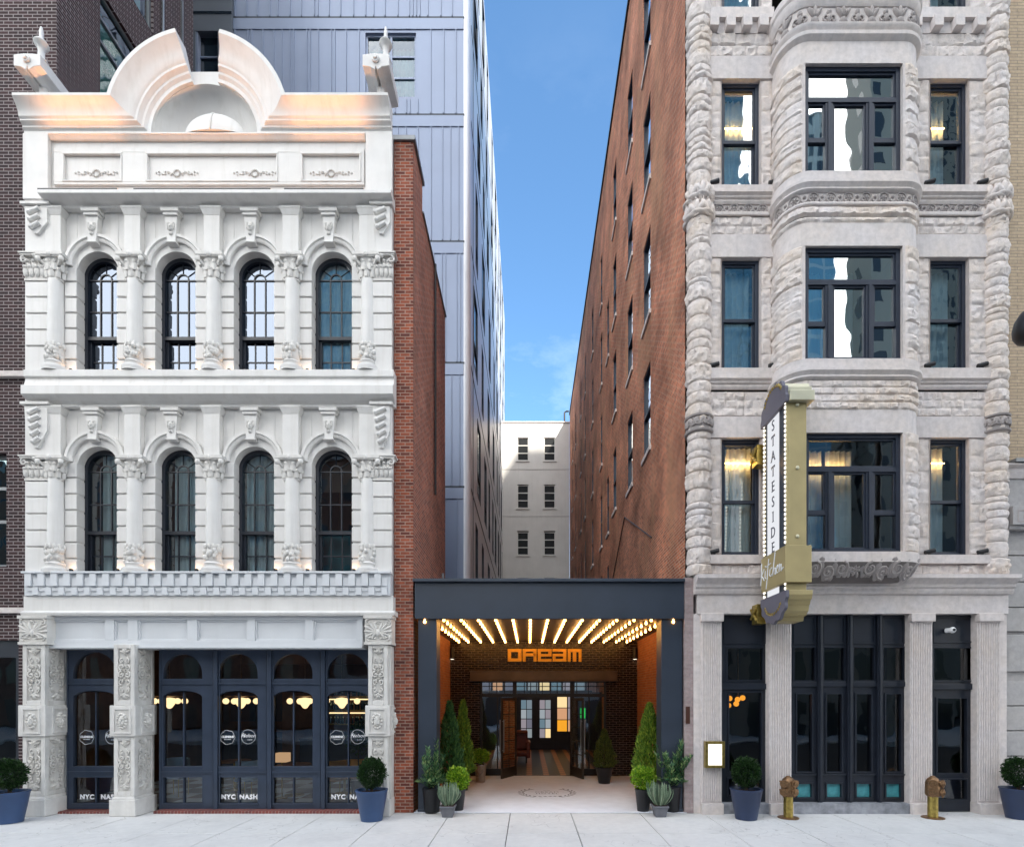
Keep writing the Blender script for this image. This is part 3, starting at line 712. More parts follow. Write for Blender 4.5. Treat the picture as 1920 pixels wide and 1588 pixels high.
# restaurant room
rr = MB(); X0, X1, Y1 = XL+.1, XR-.08, 6.6
rr.quad((X0,Y1,.05),(X1,Y1,.05),(X1,Y1,3.9),(X0,Y1,3.9)); rr.quad((X0,.3,.05),(X0,Y1,.05),(X0,Y1,3.9),(X0,.3,3.9)); rr.quad((X1,.3,.05),(X1,.3,3.9),(X1,Y1,3.9),(X1,Y1,.05)); rr.quad((X0,.3,3.75),(X1,.3,3.75),(X1,Y1,3.75),(X0,Y1,3.75))
rr.box(-7.2, -6.9, 4.4, 6.5, .05, 3.7)
part('restaurant_wall', rr, M['warmroom'], WB, fixn=False)
rf = MB(); rf.quad((X0,.3,.055),(X1,.3,.055),(X1,Y1,.055),(X0,Y1,.055))
t = NT('pale_patterned_tile'); ck = t.n('TexChecker'); ck.inputs['Scale'].default_value = 1.5; ck.inputs[1].default_value = c4((.62,.70,.74)); ck.inputs[2].default_value = c4((.16,.13,.12)); t.l(t.obj(), ck.inputs[0]); t.pbsdf(ck.outputs[0], .35); M['tile'] = t.m
part('restaurant_floor', rf, M['tile'], WB, fixn=False)

wn = MB(); wn.box(X0, X1, Y1-.06, Y1-.002, .05, 1.2); wn.box(X0, X1, Y1-.09, Y1-.001, 1.2, 1.26)
for k in range(14): wn.box(X0+.1+.54*k, X0+.5+.54*k, Y1-.075, Y1-.06, .25, 1.05)
for k in range(5): wn.box(X0+.5+1.45*k, X0+1.3+1.45*k, Y1-.05, Y1-.002, 1.6, 2.5)
part('wainscot', wn, M['navy'], WB)
cb_ = MB(); cb_.box(X0, X1, .4, Y1, 3.5, 3.74) if False else cb_.box(-8.2, -4.2, 4.0, 4.25, 3.35, 3.74); part('ceiling_beam', cb_, M['warmroom'], WB)
BR_ = thing('bar_counter', 'dark bar counter with bottles and a lit shelf deep inside the restaurant', 'bar', (-6.0, 5.3, .055)); bb = MB(); bb.box(-7.6, -4.4, 4.9, 5.4, .055, 1.1); bb.box(-7.7, -4.3, 4.82, 5.45, 1.1, 1.16); part('counter', bb, M['navy'], BR_, bev=.01)
sh_ = MB()
for z in (1.5, 1.95, 2.4): sh_.box(-7.4, -4.6, 6.2, 6.5, z, z+.04)
part('shelf', sh_, M['brass'], BR_); ls = MB()
for z in (1.5, 1.95): ls.box(-7.3, -4.7, 6.45, 6.49, z+.36, z+.40)
part('shelf_light', ls, M['globe'], BR_); q = random.Random(6); bo = MB()
for z in (1.54, 1.99, 2.44):
    for k in range(26): x = -7.3+.1*k+q.uniform(-.02,.02); r = q.uniform(.025,.04); bo.lathe([(r,0),(r,.18),(.012,.23),(.012,.30)], (x, 6.32, z), 8)
bo_ = part('bottle', bo, M['glass_teal'], BR_); bo_['kind'] = 'stuff'

# pediment and top cornice
cor = MB(); zc0, zc1 = PZ(256), 14.61; hc = zc1-zc0; P = .34
prof = [(0,0),(.06,0),(.06,.09),(.10,.16),(.10,.22),(.13,.27),(.16,.30),(.16,.36),(.19,.42),(.20,.55),(.24,.70),(.31,.84),(.34,.90),(.34,1.0),(0,1.0)]
cxp, czp = PX(386), zc0; r_in, r_out = 1.10, 1.87
sp = [(-a, zc0+b*hc) for a, b in prof]
RB = [r_in + b*(r_out-r_in) for a, b in prof]; AB = [math.asin(min(1, b*hc/r)) for (a, b), r in zip(prof, RB)]; XB = [r*math.cos(t) for r, t in zip(RB, AB)]; m = len(prof)
for xe, sg in ((XL-.02, -1), (XR, 1)):
    V = [((PX(50-28*a/.34, -a) if sg < 0 else PX(736-9*a/.34, -a)), *p) for (a, b), p in zip(prof, sp)] + [(cxp+sg*xb, *p) for xb, p in zip(XB, sp)]
    cor.add(V, [tuple(range(m)), tuple(range(m, 2*m))[::-1]] + [(i, (i+1) % m, m+(i+1) % m, m+i) for i in range(m)])
part('top_cornice', cor, M['paint'], WB, smooth=30)
ring = [(r_in + b*(r_out-r_in), -a) for a, b in prof]
for ae, sg in ((math.radians(103), -1), (math.radians(75), 1)):
    rg = MB(); V = []; N = 28
    for i in range(N+1):
        for (r, y), ab in zip(ring, AB):
            a_s = pi-ab if sg < 0 else ab; a_ = a_s+(ae-a_s)*i/N; V.append((cxp+r*math.cos(a_), y, czp+r*math.sin(a_)))
    rg.add(V, [(i*m+k, i*m+(k+1) % m, (i+1)*m+(k+1) % m, (i+1)*m+k) for i in range(N) for k in range(m)] + [tuple(range(m))[::-1], tuple(N*m+k for k in range(m))])
    part('arched_pediment', rg, M['paint'], WB, at=(cxp, 0, czp), smooth=30)
ty = MB(); n = 24; pts = [(-1.5, 0)] + [(1.5*math.cos(pi-pi*i/n), min(1.5*math.sin(pi*i/n), 1.33)) for i in range(1, n)] + [(1.5, 0)]
ri = 1.09; nb_ = 14; V = []; na = 32
for j in range(nb_+1):
    r = ri*math.sin(pi/2*j/nb_); dp = .42*math.cos(pi/2*j/nb_)
    for i in range(na+1): a = pi*i/na; V.append((cxp+r*math.cos(a), dp, czp+r*math.sin(a)))
ty.add(V, [(j*(na+1)+i, j*(na+1)+i+1, (j+1)*(na+1)+i+1, (j+1)*(na+1)+i) for j in range(nb_) for i in range(na)])
part('niche', ty, M['paint'], WB, smooth=60, fixn=False)
ty = MB(); V = []
for i in range(na+1):
    a = pi*i/na; co, si = math.cos(a), math.sin(a); ro = min(1.5, 1.34/max(si, .01))
    V += [(cxp+r*co, y, czp+r*si) for r, y in ((ri, 0), (ro, 0), (ro, .5), (ri, .5))]
ty.add(V, [(4*i+k, 4*i+(k+1) % 4, 4*i+4+(k+1) % 4, 4*i+4+k) for i in range(na) for k in range(4)]); part('tympanum', ty, M['paint'], WB)
shl = MB(); q = [];  sx = PX(403); 
for j in range(9):
    p_ = (pi/2)*j/8
    for i in range(21):
        a = pi*i/20; q.append((sx - .62*math.cos(a)*math.cos(p_*.999), -.15*math.sin(p_), czp-.01+.44*math.sin(a)*math.cos(p_)**.6))
shl.add(q, [(j*21+i, j*21+i+1, (j+1)*21+i+1, (j+1)*21+i) for j in range(8) for i in range(20)])
shl.tube([(sx+.03-.04*t, -.16*math.sin(pi/2*t), czp+.42*math.cos(pi/2*t)**.6) for t in (0,.2,.4,.6,.8,1)], .02, 6)
shl.add([(sx-.62*math.cos(pi*i/20), -.15*math.sin(pi*i/20), czp-.008) for i in range(21)], [tuple(range(21))])
part('shell_ornament', shl, M['paint'], WB, smooth=45)
for px, lean in ((68, 0), (710, 0)):
    x = PX(px, -.3); zb = zc1; ac = MB(); w = .265; zt = PZ(112, -.4); z0 = zt-.24
    ac.prism([(-w, z0), (-w*.45, z0-.02), (-w*.1, z0-.08) , (0, z0-.0), (w*.1, z0-.08), (w*.45, z0-.02), (w, z0), (w, zt-.02), (w*.4, zt), (-w*.4, zt), (-w, zt-.02)], lambda u, v, wv, x=x: (x+u, wv, v), -.5, .25)
    ac.lathe([(.10,0),(.09,.1),(.08,z0-zb)], (x, -.12, zb), 12); ac.tube([(x, -.5, (z0+zt)/2), (x, -.54, (z0+zt)/2)], .075, 14); ac.tube([(x, -.54, (z0+zt)/2), (x, -.57, (z0+zt)/2)], .04, 10)
    o = part('acroterion', ac, M['paint'], WB, at=(x, -.2, zb), bev=.008)
    fi = MB(); fi.lathe([(.12,0),(.10,.04),(.06,.08),(.055,.20),(.075,.30),(.12,.33),(.13,.36),(.09,.42),(.05,.45),(.035,.47),(.04,.6),(.02,.70),(0,.72)], (x+.16, -.36, zt-.01), 14)
    part('finial', fi, M['paint'], o, at=(x+.16, -.36, zt), smooth=50)

# uplights
def fixture(name, loc, label, mat, body='black', r=.035, group=None):
    o = thing(name, label, 'light', loc, group); b = MB(); x, y, z = loc
    b.lathe([(r*.7,0),(r,.02),(r,.085)], loc, 10, cap=False); b.tube([(x, y, z), (x, y, z+.02)], r*.9, 8); part('housing', b, M[body], o)
    l = MB(); l.lathe([(0,.075),(r*.85,.078)], loc, 10, cap=False); part('lens', l, M[mat], o, fixn=False); return o
ordn = ['leftmost', 'second', 'third', 'rightmost']
for zf, fl in ((Z1+.02, 'lower'), (Z2, 'upper')):
    for i, c in enumerate(WC):
        for s, sd in ((-1, 'left'), (1, 'right')):
            fixture('uplight', (c+s*(HW+.05), -.09, zf), 'small uplight on the %s storey ledge, %s foot of the %s arched window' % (fl, sd, ordn[i]), 'uplight', group='uplights at the column feet')
for k, (a, b, nm) in enumerate(((95, 240, 'left'), (270, 520, 'middle'), (545, 690, 'right'))):
    x0, x1 = PX(a), PX(b); loc = ((x0+x1)/2, -.27, Z2T+.235); o = thing('linear_uplight', 'orange linear uplight on the parapet ledge under the %s part of the white cornice' % nm, 'light', loc, 'cornice uplights')
    h = MB(); h.box(x0, x1, -.30, -.25, Z2T+.205, Z2T+.235); part('housing', h, M['black'], o)
    la = bpy.data.lights.new('uplight_lamp', 'AREA'); la.shape = 'RECTANGLE'; la.size = x1-x0; la.size_y = .04; la.energy = 2.6; la.color = (1,.42,.15); la.spread = math.radians(32); lo = bpy.data.objects.new('uplight_lamp', la); COL.objects.link(lo); lo.parent = o; lo.location = (0, -.045, .03); lo.rotation_euler = (pi, 0, 0)
    l = MB(); l.quad((x0, -.295, Z2T+.238), (x1, -.295, Z2T+.238), (x1, -.255, Z2T+.238), (x0, -.255, Z2T+.238)); part('lens', l, M['barlight'], o, fixn=False)
# ------------------------------------------------------------------ the stone fronted building on the right
def m_sand(name, base, warm, dark, bst=.5, bsc=14):
    t = NT(name); o = t.obj(); n1 = t.noise(o, 1.1, 6, .65); n2 = t.noise(o, 9, 5, .6); n3 = t.noise(o, 60, 3); st = t.noise(o, 1, 5, .6, (9, 9, .6))
    c = t.ramp(n1, [(.32, base), (.5, tuple((a+b)/2 for a, b in zip(base, warm))), (.62, warm), (.75, base)])
    c = t.mix(.4, c, t.ramp(n2, [(.3, .62), (.65, 1.12)]), 'MULTIPLY')
    c = t.mix(t.math('MULTIPLY', t.ramp(st, [(.55, 0), (.75, 1)]), .35), c, dark)
    h = t.math('ADD', t.noise(o, bsc, 6, .7), t.math('MULTIPLY', n3, .3))
    t.pbsdf(c, .85, 0, .25, t.bump(h, bst, .02)); return t.m
M['rock'] = m_sand('rock_faced_sandstone', (.72,.67,.66), (.72,.615,.53), (.42,.37,.33), .8, 14)
M['smooth'] = m_sand('smooth_sandstone', (.66,.615,.61), (.67,.60,.56), (.48,.44,.42), .15, 20)
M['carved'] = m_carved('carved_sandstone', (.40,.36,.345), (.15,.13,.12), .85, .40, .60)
M['bluestone'] = m_plain('stained_bluestone', (.27,.28,.31), .8, var=.3, scale=5, bump=.4, bscale=25)
M['windowframe'] = m_plain('navy_window_frame', (.020,.027,.045), .4, var=.1, bump=.05)
SBX0, SBX1 = PX(1291), PX(1887)
SB = thing('stone_building', 'pink grey rock-faced stone townhouse with rounded bay, navy shopfront and brown brick side wall', 'building', (PX(1590), 0, 0))

def rock(mb, fn, u0, u1, v0, v1, rows, amp=.05, step=.036, seed=0, minw=.25, maxw=.6, base=0.0):
    q = random.Random(seed); vs = [v0 + (v1-v0)*k/rows for k in range(rows+1)]
    cols = []
    for k in range(rows):
        xs = [u0]
        while xs[-1] < u1 - minw*.6:
            xs.append(xs[-1] + q.uniform(minw, maxw))
        if u1 - xs[-1] < minw*.6 and len(xs) > 1: xs[-1] = u1
        else: xs.append(u1)
        xs[-1] = u1; cols.append((xs, [q.uniform(.6, 1.25) for _ in xs], [q.uniform(-.3, .3) for _ in xs]))
    nu = max(2, int((u1-u0)/step)); nv = max(2, int((v1-v0)/step)); V = []
    for j in range(nv+1):
        v = v0 + (v1-v0)*j/nv; k = min(rows-1, int((v-v0)/(v1-v0)*rows))
        dv = min(v-vs[k], vs[k+1]-v); xs, am, ti = cols[k]
        for i in range(nu+1):
            u = u0 + (u1-u0)*i/nu; b = 0
            while b < len(xs)-2 and u > xs[b+1]: b += 1
            du = min(u-xs[b], xs[b+1]-u); e = min(1, min(du, dv)/.035); e = e**.6 if e > 0 else 0
            nz = mnoise.fractal(Vector((u*6.5+seed*3.1+b*7.7, v*7.0+k*5.3, seed+b*2.3)), .62, 2.1, 5)*.6 + .75*(.62-mnoise.turbulence(Vector((u*4.6+seed*1.7+b*5.1, v*5.2+k*3.3, seed+b*1.3)), 4, True))
            n2 = mnoise.noise(Vector((u*22, v*24, seed+3)))
            h = base + e*amp*am[b]*(.55 + .75*nz + .18*n2 + ti[b]*(v-vs[k])/(vs[k+1]-vs[k]))
            V.append(fn(u, v, max(h, -.01)))
    mb.add(V, [(j*(nu+1)+i, j*(nu+1)+i+1, (j+1)*(nu+1)+i+1, (j+1)*(nu+1)+i) for j in range(nv) for i in range(nu)])
FW = lambda y=0: (lambda u, v, h: (u, y-h, v))

# bay outline
BX0, BX1, BP, BR = 5.06, 7.84, .62, .46
path = [(BX0, 0), (BX0, -(BP-BR))] + [(BX0+BR-BR*math.cos(a), -(BP-BR)-BR*math.sin(a)) for a in [pi/2*k/10 for k in range(1, 10)]] + [(BX0+BR, -BP)]
path += [(BX0+BR + (BX1-BX0-2*BR)*k/12, -BP) for k in range(1, 12)] + [(BX1-BR, -BP)] + [(BX1-BR+BR*math.sin(a), -(BP-BR)-BR*math.cos(a)) for a in [pi/2*k/10 for k in range(1, 10)]] + [(BX1, -(BP-BR)), (BX1, 0)]
cum = [0]
for a, b in zip(path, path[1:]): cum.append(cum[-1] + math.hypot(b[0]-a[0], b[1]-a[1]))
SL = cum[-1]
def bay(s, z, h):
    s = min(max(s, 0), SL); k = 0
    while k < len(path)-2 and s > cum[k+1]: k += 1
    t = (s-cum[k])/(cum[k+1]-cum[k]); x = path[k][0]+(path[k+1][0]-path[k][0])*t; y = path[k][1]+(path[k+1][1]-path[k][1])*t
    # outward normal from the analytic shape
    if s <= BP-BR: n = (-1, 0)
    elif s >= SL-(BP-BR): n = (1, 0)
    else:
        cxl, cxr, cy = BX0+BR, BX1-BR, -(BP-BR)
        if x < cxl: n = ((x-cxl)/BR, (y-cy)/BR)
        elif x > cxr: n = ((x-cxr)/BR, (y-cy)/BR)
        else: n = (0, -1)
    L = math.hypot(*n); return (x+n[0]/L*h, y+n[1]/L*h, z)
S_ = sorted(set([0, BP-BR, SL-(BP-BR), SL] + [c for c in cum]))
def baymould(mb, prof):                                # open profile [(h,z)] swept round the bay
    m = len(prof); V = [bay(s, z, h) for s in S_ for h, z in prof]
    mb.add(V, [(i*m+k, (i+1)*m+k, (i+1)*m+k+1, i*m+k+1) for i in range(len(S_)-1) for k in range(m-1)])
sL, sR = (BP-BR)+BR*pi/2, SL-(BP-BR)-BR*pi/2            # flat part of the bay
D6 = -BP
bz = lambda py: PZ(py, D6)
WX0, WX1 = PX(1510, D6), PX(1693, D6)
wsl, wsr = sL + (WX0-(BX0+BR)), sR - ((BX1-BR)-WX1)

rk = MB(); sm = MB(); mo = MB()
CXL, CXR = PX(1330), PX(1845)                           # side zones lie between the corner columns and the bay
zones = [(CXL-.25, BX0, PX(1352), PX(1425)), (BX1, CXR+.25, PX(1742), PX(1815))]
fl = [dict(t=PZ(152), b=PZ(355)), dict(t=PZ(485), b=PZ(695)), dict(t=PZ(822), b=PZ(1042))]
for zi, (x0, x1, wx0, wx1) in enumerate(zones):
    sd = 10*zi
    for k, (a, b, rows) in enumerate(((65,110,2),(408,443,2),(735,783,3),(1058,1078,1))): rock(rk, FW(), x0, x1, PZ(b), PZ(a), rows, .055, seed=sd+k, minw=.16 if rows > 1 else .3, maxw=.42, step=.03)
    for k, (a, b) in enumerate(((110,152),(443,485),(783,822))): sm.box(x0, x1, -.045, .3, PZ(b), PZ(a))
    for k, (a, b) in enumerate(((152,355),(485,695),(822,1042),(-140,22))):
        n = 7; rock(rk, FW(), x0, wx0-.002, PZ(b), PZ(a), n, .045, seed=sd+30+k, minw=.2, maxw=.45); rock(rk, FW(), wx1+.002, x1, PZ(b), PZ(a), n, .045, seed=sd+40+k, minw=.2, maxw=.45)
        for xx in (wx0, wx1): sm.quad((xx,-.03,PZ(b)),(xx,.3,PZ(b)),(xx,.3,PZ(a)),(xx,-.03,PZ(a)))
    for a, b in ((25,44),(355,371),(695,716),(1042,1058)): mo.box(x0, x1, -.10, .3, PZ(b), PZ(a))
    for a in (371, 716): mo.mould([(.0,PZ(a+16)),(-.05,PZ(a+16)),(-.075,PZ(a+12)),(-.05,PZ(a+8)),(-.09,PZ(a+6)),(-.09,PZ(a+3)),(-.14,PZ(a)-.002),(.0,PZ(a)-.002)], x0, x1)
    mo.mould([(0,PZ(407)),(-.05,PZ(407)),(-.06,PZ(404)),(-.05,PZ(401)),(0,PZ(401))], x0, x1)
    sm.box(x0, x1, -.02, .3, PZ(401), PZ(387)); sm.box(x0, x1, -.02, .3, PZ(65), PZ(44))
    n = 4
    for k in range(n):
        u = x0+.22+(x1-x0-.4)*k/(n-.6) if zi == 0 else x0+.06+(x1-x0-.4)*k/(n-.6); mo.box(u, u+.18, -.16, -.02, PZ(65), PZ(45))
    sm.mould([(.3,PZ(22)-.005),(-.07,PZ(22)-.005),(-.07,PZ(25)),(.3,PZ(25))], x0, x1)
part('rock_faced_wall', rk, M['rock'], SB, smooth=26, fixn=False)
bk = MB()
# bay
baymould(mo, [(-.02,bz(15)),(.02,bz(15)),(.07,bz(8)),(.07,bz(-2)),(.10,bz(-6)),(.10,bz(-18)),(-.02,bz(-18))])
baymould(mo, [(0,bz(78)),(.03,bz(76)),(.075,bz(72)),(.08,bz(66)),(.045,bz(63)),(.06,bz(61)),(.095,bz(57)),(.10,bz(53)),(.05,bz(49)),(.0,bz(47))])
baymould(sm, [(.0,bz(50)),(.0,bz(12))]); baymould(sm, [(0,bz(119)),(0,bz(77))]); 
for t, q in ((325,1),(675,1),(1035,0)):
    baymould(mo, [(0,bz(t+19)),(.05,bz(t+19)),(.05,bz(t)),(-.30,bz(t))])
    if q: baymould(mo, [(0,bz(t+38)),(.04,bz(t+37)),(.07,bz(t+34)),(.045,bz(t+30)),(.06,bz(t+28)),(.10,bz(t+24)),(.10,bz(t+19.2)),(0,bz(t+19.2))])
baymould(sm, [(.0,bz(383)),(.0,bz(363))]); baymould(mo, [(0,bz(388)),(.04,bz(387)),(.05,bz(385)),(.04,bz(382)),(0,bz(381))])
baymould(sm, [(0,bz(461)),(0,bz(418))]); baymould(sm, [(0,bz(811)),(0,bz(768))])
rb = MB()
rock(rb, bay, 0, SL, bz(406), bz(388), 1, .06, seed=71, minw=.9, maxw=1.4); rock(rb, bay, 0, SL, bz(418), bz(407), 1, .05, seed=72, minw=.7, maxw=1.2)
rock(rb, bay, 0, SL, bz(768), bz(713), 4, .055, seed=73, minw=.15, maxw=.32, step=.028)
for k, (a, b) in enumerate(((118,325),(460,675),(810,1035))):
    rock(rb, bay, 0, wsl-.05, bz(b), bz(a), 9, .06, seed=80+k, minw=.8, maxw=1.0, step=.03); rock(rb, bay, wsr+.05, SL, bz(b), bz(a), 9, .06, seed=90+k, minw=.8, maxw=1.0, step=.03)
    for s0, s1 in ((wsl-.05, wsl), (wsr, wsr+.05)): sm.quad(bay(s0,bz(b),.0), bay(s1,bz(b),.0), bay(s1,bz(a),.0), bay(s0,bz(a),.0))
    for xx in (WX0, WX1): sm.quad((xx,D6,bz(b)),(xx,D6+.25,bz(b)),(xx,D6+.25,bz(a)),(xx,D6,bz(a)))
    sm.quad((WX0,D6,bz(a)),(WX1,D6,bz(a)),(WX1,D6+.25,bz(a)),(WX0,D6+.25,bz(a)))
part('rock_faced_bay', rb, M['rock'], SB, smooth=26, fixn=False, label='rock-faced rounded bay corners')
# bay corbel
cb = MB(); baymould(cb, [(.04,bz(1052)),(.03,bz(1056)),(-.02,bz(1062)),(-.12,bz(1072)),(-.30,bz(1084)),(-.45,bz(1085))])
cv = MB()
def corb(u, v, h): p = bay(SL/2+u, bz(1068)+v, 0); q = -.07 + .6*v; return bay(SL/2+u, bz(1068)+v, q+h)
for s in (-1, 1):
    for k in range(5):
        u = s*(.28+.27*k); curl(cv, corb, u, .03*(-1)**k, .13, pi/2*(-1)**k, 1.5, .03, s*(-1)**k, .012); leafs(cv, corb, u+s*.12, -.02*(-1)**k, .22, (.4 if s > 0 else pi-.4, -.6 if s > 0 else pi+.6, 1.3 if s > 0 else pi-1.3), 0, 2.0); leafs(cv, corb, u-s*.04, .03*(-1)**k, .17, [2*pi*j/6 for j in range(6)], 0, 2.2)
rosette(cv, corb, 0, 0, .1)
for k in range(34):
    u = -1.5+3.0*k/33; leafs(cv, corb, u*.94, .02-.04*(k % 2), .11, (.5+.9*(k % 3), 2.6-.5*(k % 4), -1.2), 0, 1.7)
# friezes
def circles(fn, u0, u1, z, r, p):
    n = int((u1-u0)/p); off = ((u1-u0)-n*p)/2
    for k in range(n):
        u = u0+off+p*(k+.5); pts = [fn(u+r*math.cos(2*pi*i/16), z+r*math.sin(2*pi*i/16), .012) for i in range(17)]; cv.tube(pts, .018, 5, False)
        rosette(cv, fn, u, z, r*.72, 6); 
        if k < n-1: blob(cv, fn, u+p/2, z+r*.2, .035, .035, .04); pts = [fn(u+p/2+.06*math.cos(a), z-.01+.07*math.sin(a), .01) for a in (pi*1.0, pi*1.25, pi*1.5, pi*1.75, 2*pi)]; cv.tube(pts, .014, 5)
for x0, x1, *_ in zones: circles(lambda u, v, h: (u, -.02-h, v), x0 + (.25 if x0 < 5 else 0), x1 - (0 if x0 < 5 else .25), PZ(394), .085, .30)
circles(bay, 0, SL, bz(372), .10, .345)
n = 13
for k in range(n):
    s = SL*(k+.5)/n; z = bz(34); w = SL/n
    if k % 2 == 0:
        for q in (-1, 1): curl(cv, bay, s+q*w*.22, z-.03, w*.25, -pi/2, 1.1, .02, q, .02)
        blob(cv, bay, s, z+.10, .05, .06, .05); blob(cv, bay, s, z-.02, .05, .09, .06)
    else:
        leafs(cv, bay, s, z-.02, .24, (pi/2, pi/2-.6, pi/2+.6)); blob(cv, bay, s, z-.06, w*.28, .07, .05); leafs(cv, bay, s, z-.02, .13, (-pi/2, -pi/4, -3*pi/4))
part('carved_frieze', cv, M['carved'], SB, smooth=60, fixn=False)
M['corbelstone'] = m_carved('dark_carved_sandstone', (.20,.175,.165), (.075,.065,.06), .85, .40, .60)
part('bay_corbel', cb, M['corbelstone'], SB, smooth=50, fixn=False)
rt = MB(); zb = bz(1052)
part('smooth_band', sm, M['smooth'], SB, fixn=False)
part('moulding', mo, M['smooth'], SB, smooth=35, fixn=False)

# round corner columns of rough drums
def rough_column(xc, yc, r, z0, z1, seed, caps):
    q = random.Random(seed); mb = MB(); z = z0; V = []; F = []; seg = 44; prev = 0
    while z < z1:
        h = min(q.uniform(.11, .36), z1-z+.001); am = q.uniform(.025, .06); n = max(5, int(h/.022)); b0 = len(V)
        for j in range(n+1):
            t = j/n; e = min(1, min(t, 1-t)*h/.03)**.5 if 0 < t < 1 else 0
            for i in range(seg):
                a = 2*pi*i/seg; nz = mnoise.fractal(Vector((math.cos(a)*3.4+seed, math.sin(a)*3.4, (z+t*h)*5+len(F)*.37)), .62, 2.1, 5)*.6 + .7*(.6-mnoise.turbulence(Vector((math.cos(a)*2.6+seed, math.sin(a)*2.6, (z+t*h)*4+len(F)*.37)), 4, True)); n3 = mnoise.noise(Vector((math.cos(a)*12, math.sin(a)*12, (z+t*h)*24)))
                rr = r + e*(am*(.45+.95*nz) + .010*n3 + .014*math.sin(pi*t)); V.append((xc+rr*math.cos(a), yc+rr*math.sin(a), z+t*h))
        F += [(b0+j*seg+i, b0+j*seg+(i+1) % seg, b0+(j+1)*seg+(i+1) % seg, b0+(j+1)*seg+i) for j in range(n) for i in range(seg)]
        z += h
    mb.add(V, F); o = part('rough_column', mb, M['rock'], SB, at=(xc, yc, z0), smooth=26, fixn=False)
    for (za, zb, kind) in caps:
        c = MB(); H = zb-za; c.lathe([(r+.03,0),(r+.05,H*.5),(r+.02,H)], (xc, yc, za), 28)
        cf = lambda u, v, h: (xc+(r+.04+h)*math.sin(u/r), yc-(r+.04+h)*math.cos(u/r), za+H/2+v)
        if kind == 'leaf':
            for k in range(7):
                u = -1.35*r+.45*r*k; leafs(c, cf, u, -H*.25*(-1)**k, .30, (1.1, 2.0, 1.57, .3, 2.9)); curl(c, cf, u+.06, H*.2*(-1)**k, .09, pi/2, 1.2, .02, (-1)**k, .02)
        else:
            for k in range(6): curl(c, cf, -1.3*r+.52*r*k, .0, .08, pi/2, 1.2, .022, (-1)**k, .02); leafs(c, cf, -1.3*r+.52*r*k, -H*.2, .18, (1.2, 1.9))
            for zz in (za, zb): c.lathe([(r+.02,-.03),(r+.07,-.02),(r+.08,.01),(r+.03,.03)], (xc, yc, zz), 28)
        part('carved_capital', c, M['carved'] if kind != 'leaf' else M['rock'], o, at=(xc, yc, za), smooth=60, fixn=False)
ZG = PZ(1080)
caps = [(PZ(432), PZ(368), 'leaf'), (PZ(812), PZ(785), 'ring')]
rough_column(PX(1312), .06, .215, ZG, PZ(-150), 11, caps); rough_column(PX(1866), .06, .215, ZG, PZ(-150), 23, caps)

# sash windows
def frame_box(fr, x0, x1, y0, y1, z0, z1, t):
    fr.box(x0, x0+t, y0, y1, z0, z1); fr.box(x1-t, x1, y0, y1, z0, z1); fr.box(x0+t, x1-t, y0, y1, z0, z0+t); fr.box(x0+t, x1-t, y0, y1, z1-t, z1)
def folds(x0, x1, y, z0, z1, seed=0, p=.11):
    mb = MB(); n = max(8, int((x1-x0)/.022)); q = random.Random(seed); ph = q.random()*6; vs = []
    for i in range(n+1):
        x = x0+(x1-x0)*i/n; k = math.sin(2*pi*x/p+ph+.8*math.sin(x*9)); vs += [(x, y+.035*k, z0), (x, y+.028*k, z1)]
    mb.add(vs, [(2*i, 2*i+2, 2*i+3, 2*i+1) for i in range(n)]); return mb
def double_hung(parent, x0, x1, z0, z1, y, glass, curt=None, lit=None, seed=0, cm='curtain'):
    fr = MB(); t = .07; frame_box(fr, x0, x1, y, y+.12, z0, z1, t); zm = z0+(z1-z0)*.47
    frame_box(fr, x0+t, x1-t, y+.03, y+.07, zm-.02, z1-t, .045); frame_box(fr, x0+t, x1-t, y+.072, y+.112, z0+t, zm+.03, .05)
    fr.box(x0+t, x1-t, y+.02, y+.075, zm-.035, zm+.035)
    o = part('window', fr, M['windowframe'], parent, at=(x0, y, z0), bev=.004); g = MB()
    g.quad((x0+t,y+.05,zm),(x1-t,y+.05,zm),(x1-t,y+.05,z1-t),(x0+t,y+.05,z1-t)); g.quad((x0+t,y+.09,z0+t),(x1-t,y+.09,z0+t),(x1-t,y+.09,zm),(x0+t,y+.09,zm))
    part('glass', g, M[glass], o, at=(x0, y+.05, z0), fixn=False)
    if curt: part('curtain', folds(x0+(x1-x0)*curt[0], x0+(x1-x0)*curt[1], y+.30, z0-.1, z1-.05, seed), M[cm], o, at=(x0, y+.4, z0), smooth=80, fixn=False)
    if lit:
        l = MB(); zz = z0+(z1-z0)*lit; xe = x0+(x1-x0)*(curt[1] if curt else 1); l.box(x0, xe, y+.235, y+.25, zz, zz+.010); part('curtain_lamp', l, M['warmlight'], o, at=(x0, y+.4, zz))
    return o
for k, f in enumerate(fl):
    for zi, (x0, x1, wx0, wx1) in enumerate(zones):
        g = ('glass_wavy', 'glass_wavy', 'glass_mid')[k]
        double_hung(SB, wx0, wx1, f['b'], f['t'], .06, g, [(0, .95), (0, .68)][zi] if k != 1 else (0, [.9, .8][zi]), (.70, None, .84)[k], seed=k*3+zi)
for zi, (x0, x1, wx0, wx1) in enumerate(zones): double_hung(SB, wx0, wx1, PZ(22), PZ(-140), .06, 'glass_wavy', (0, [.9, .6][zi]), None, seed=50+zi)
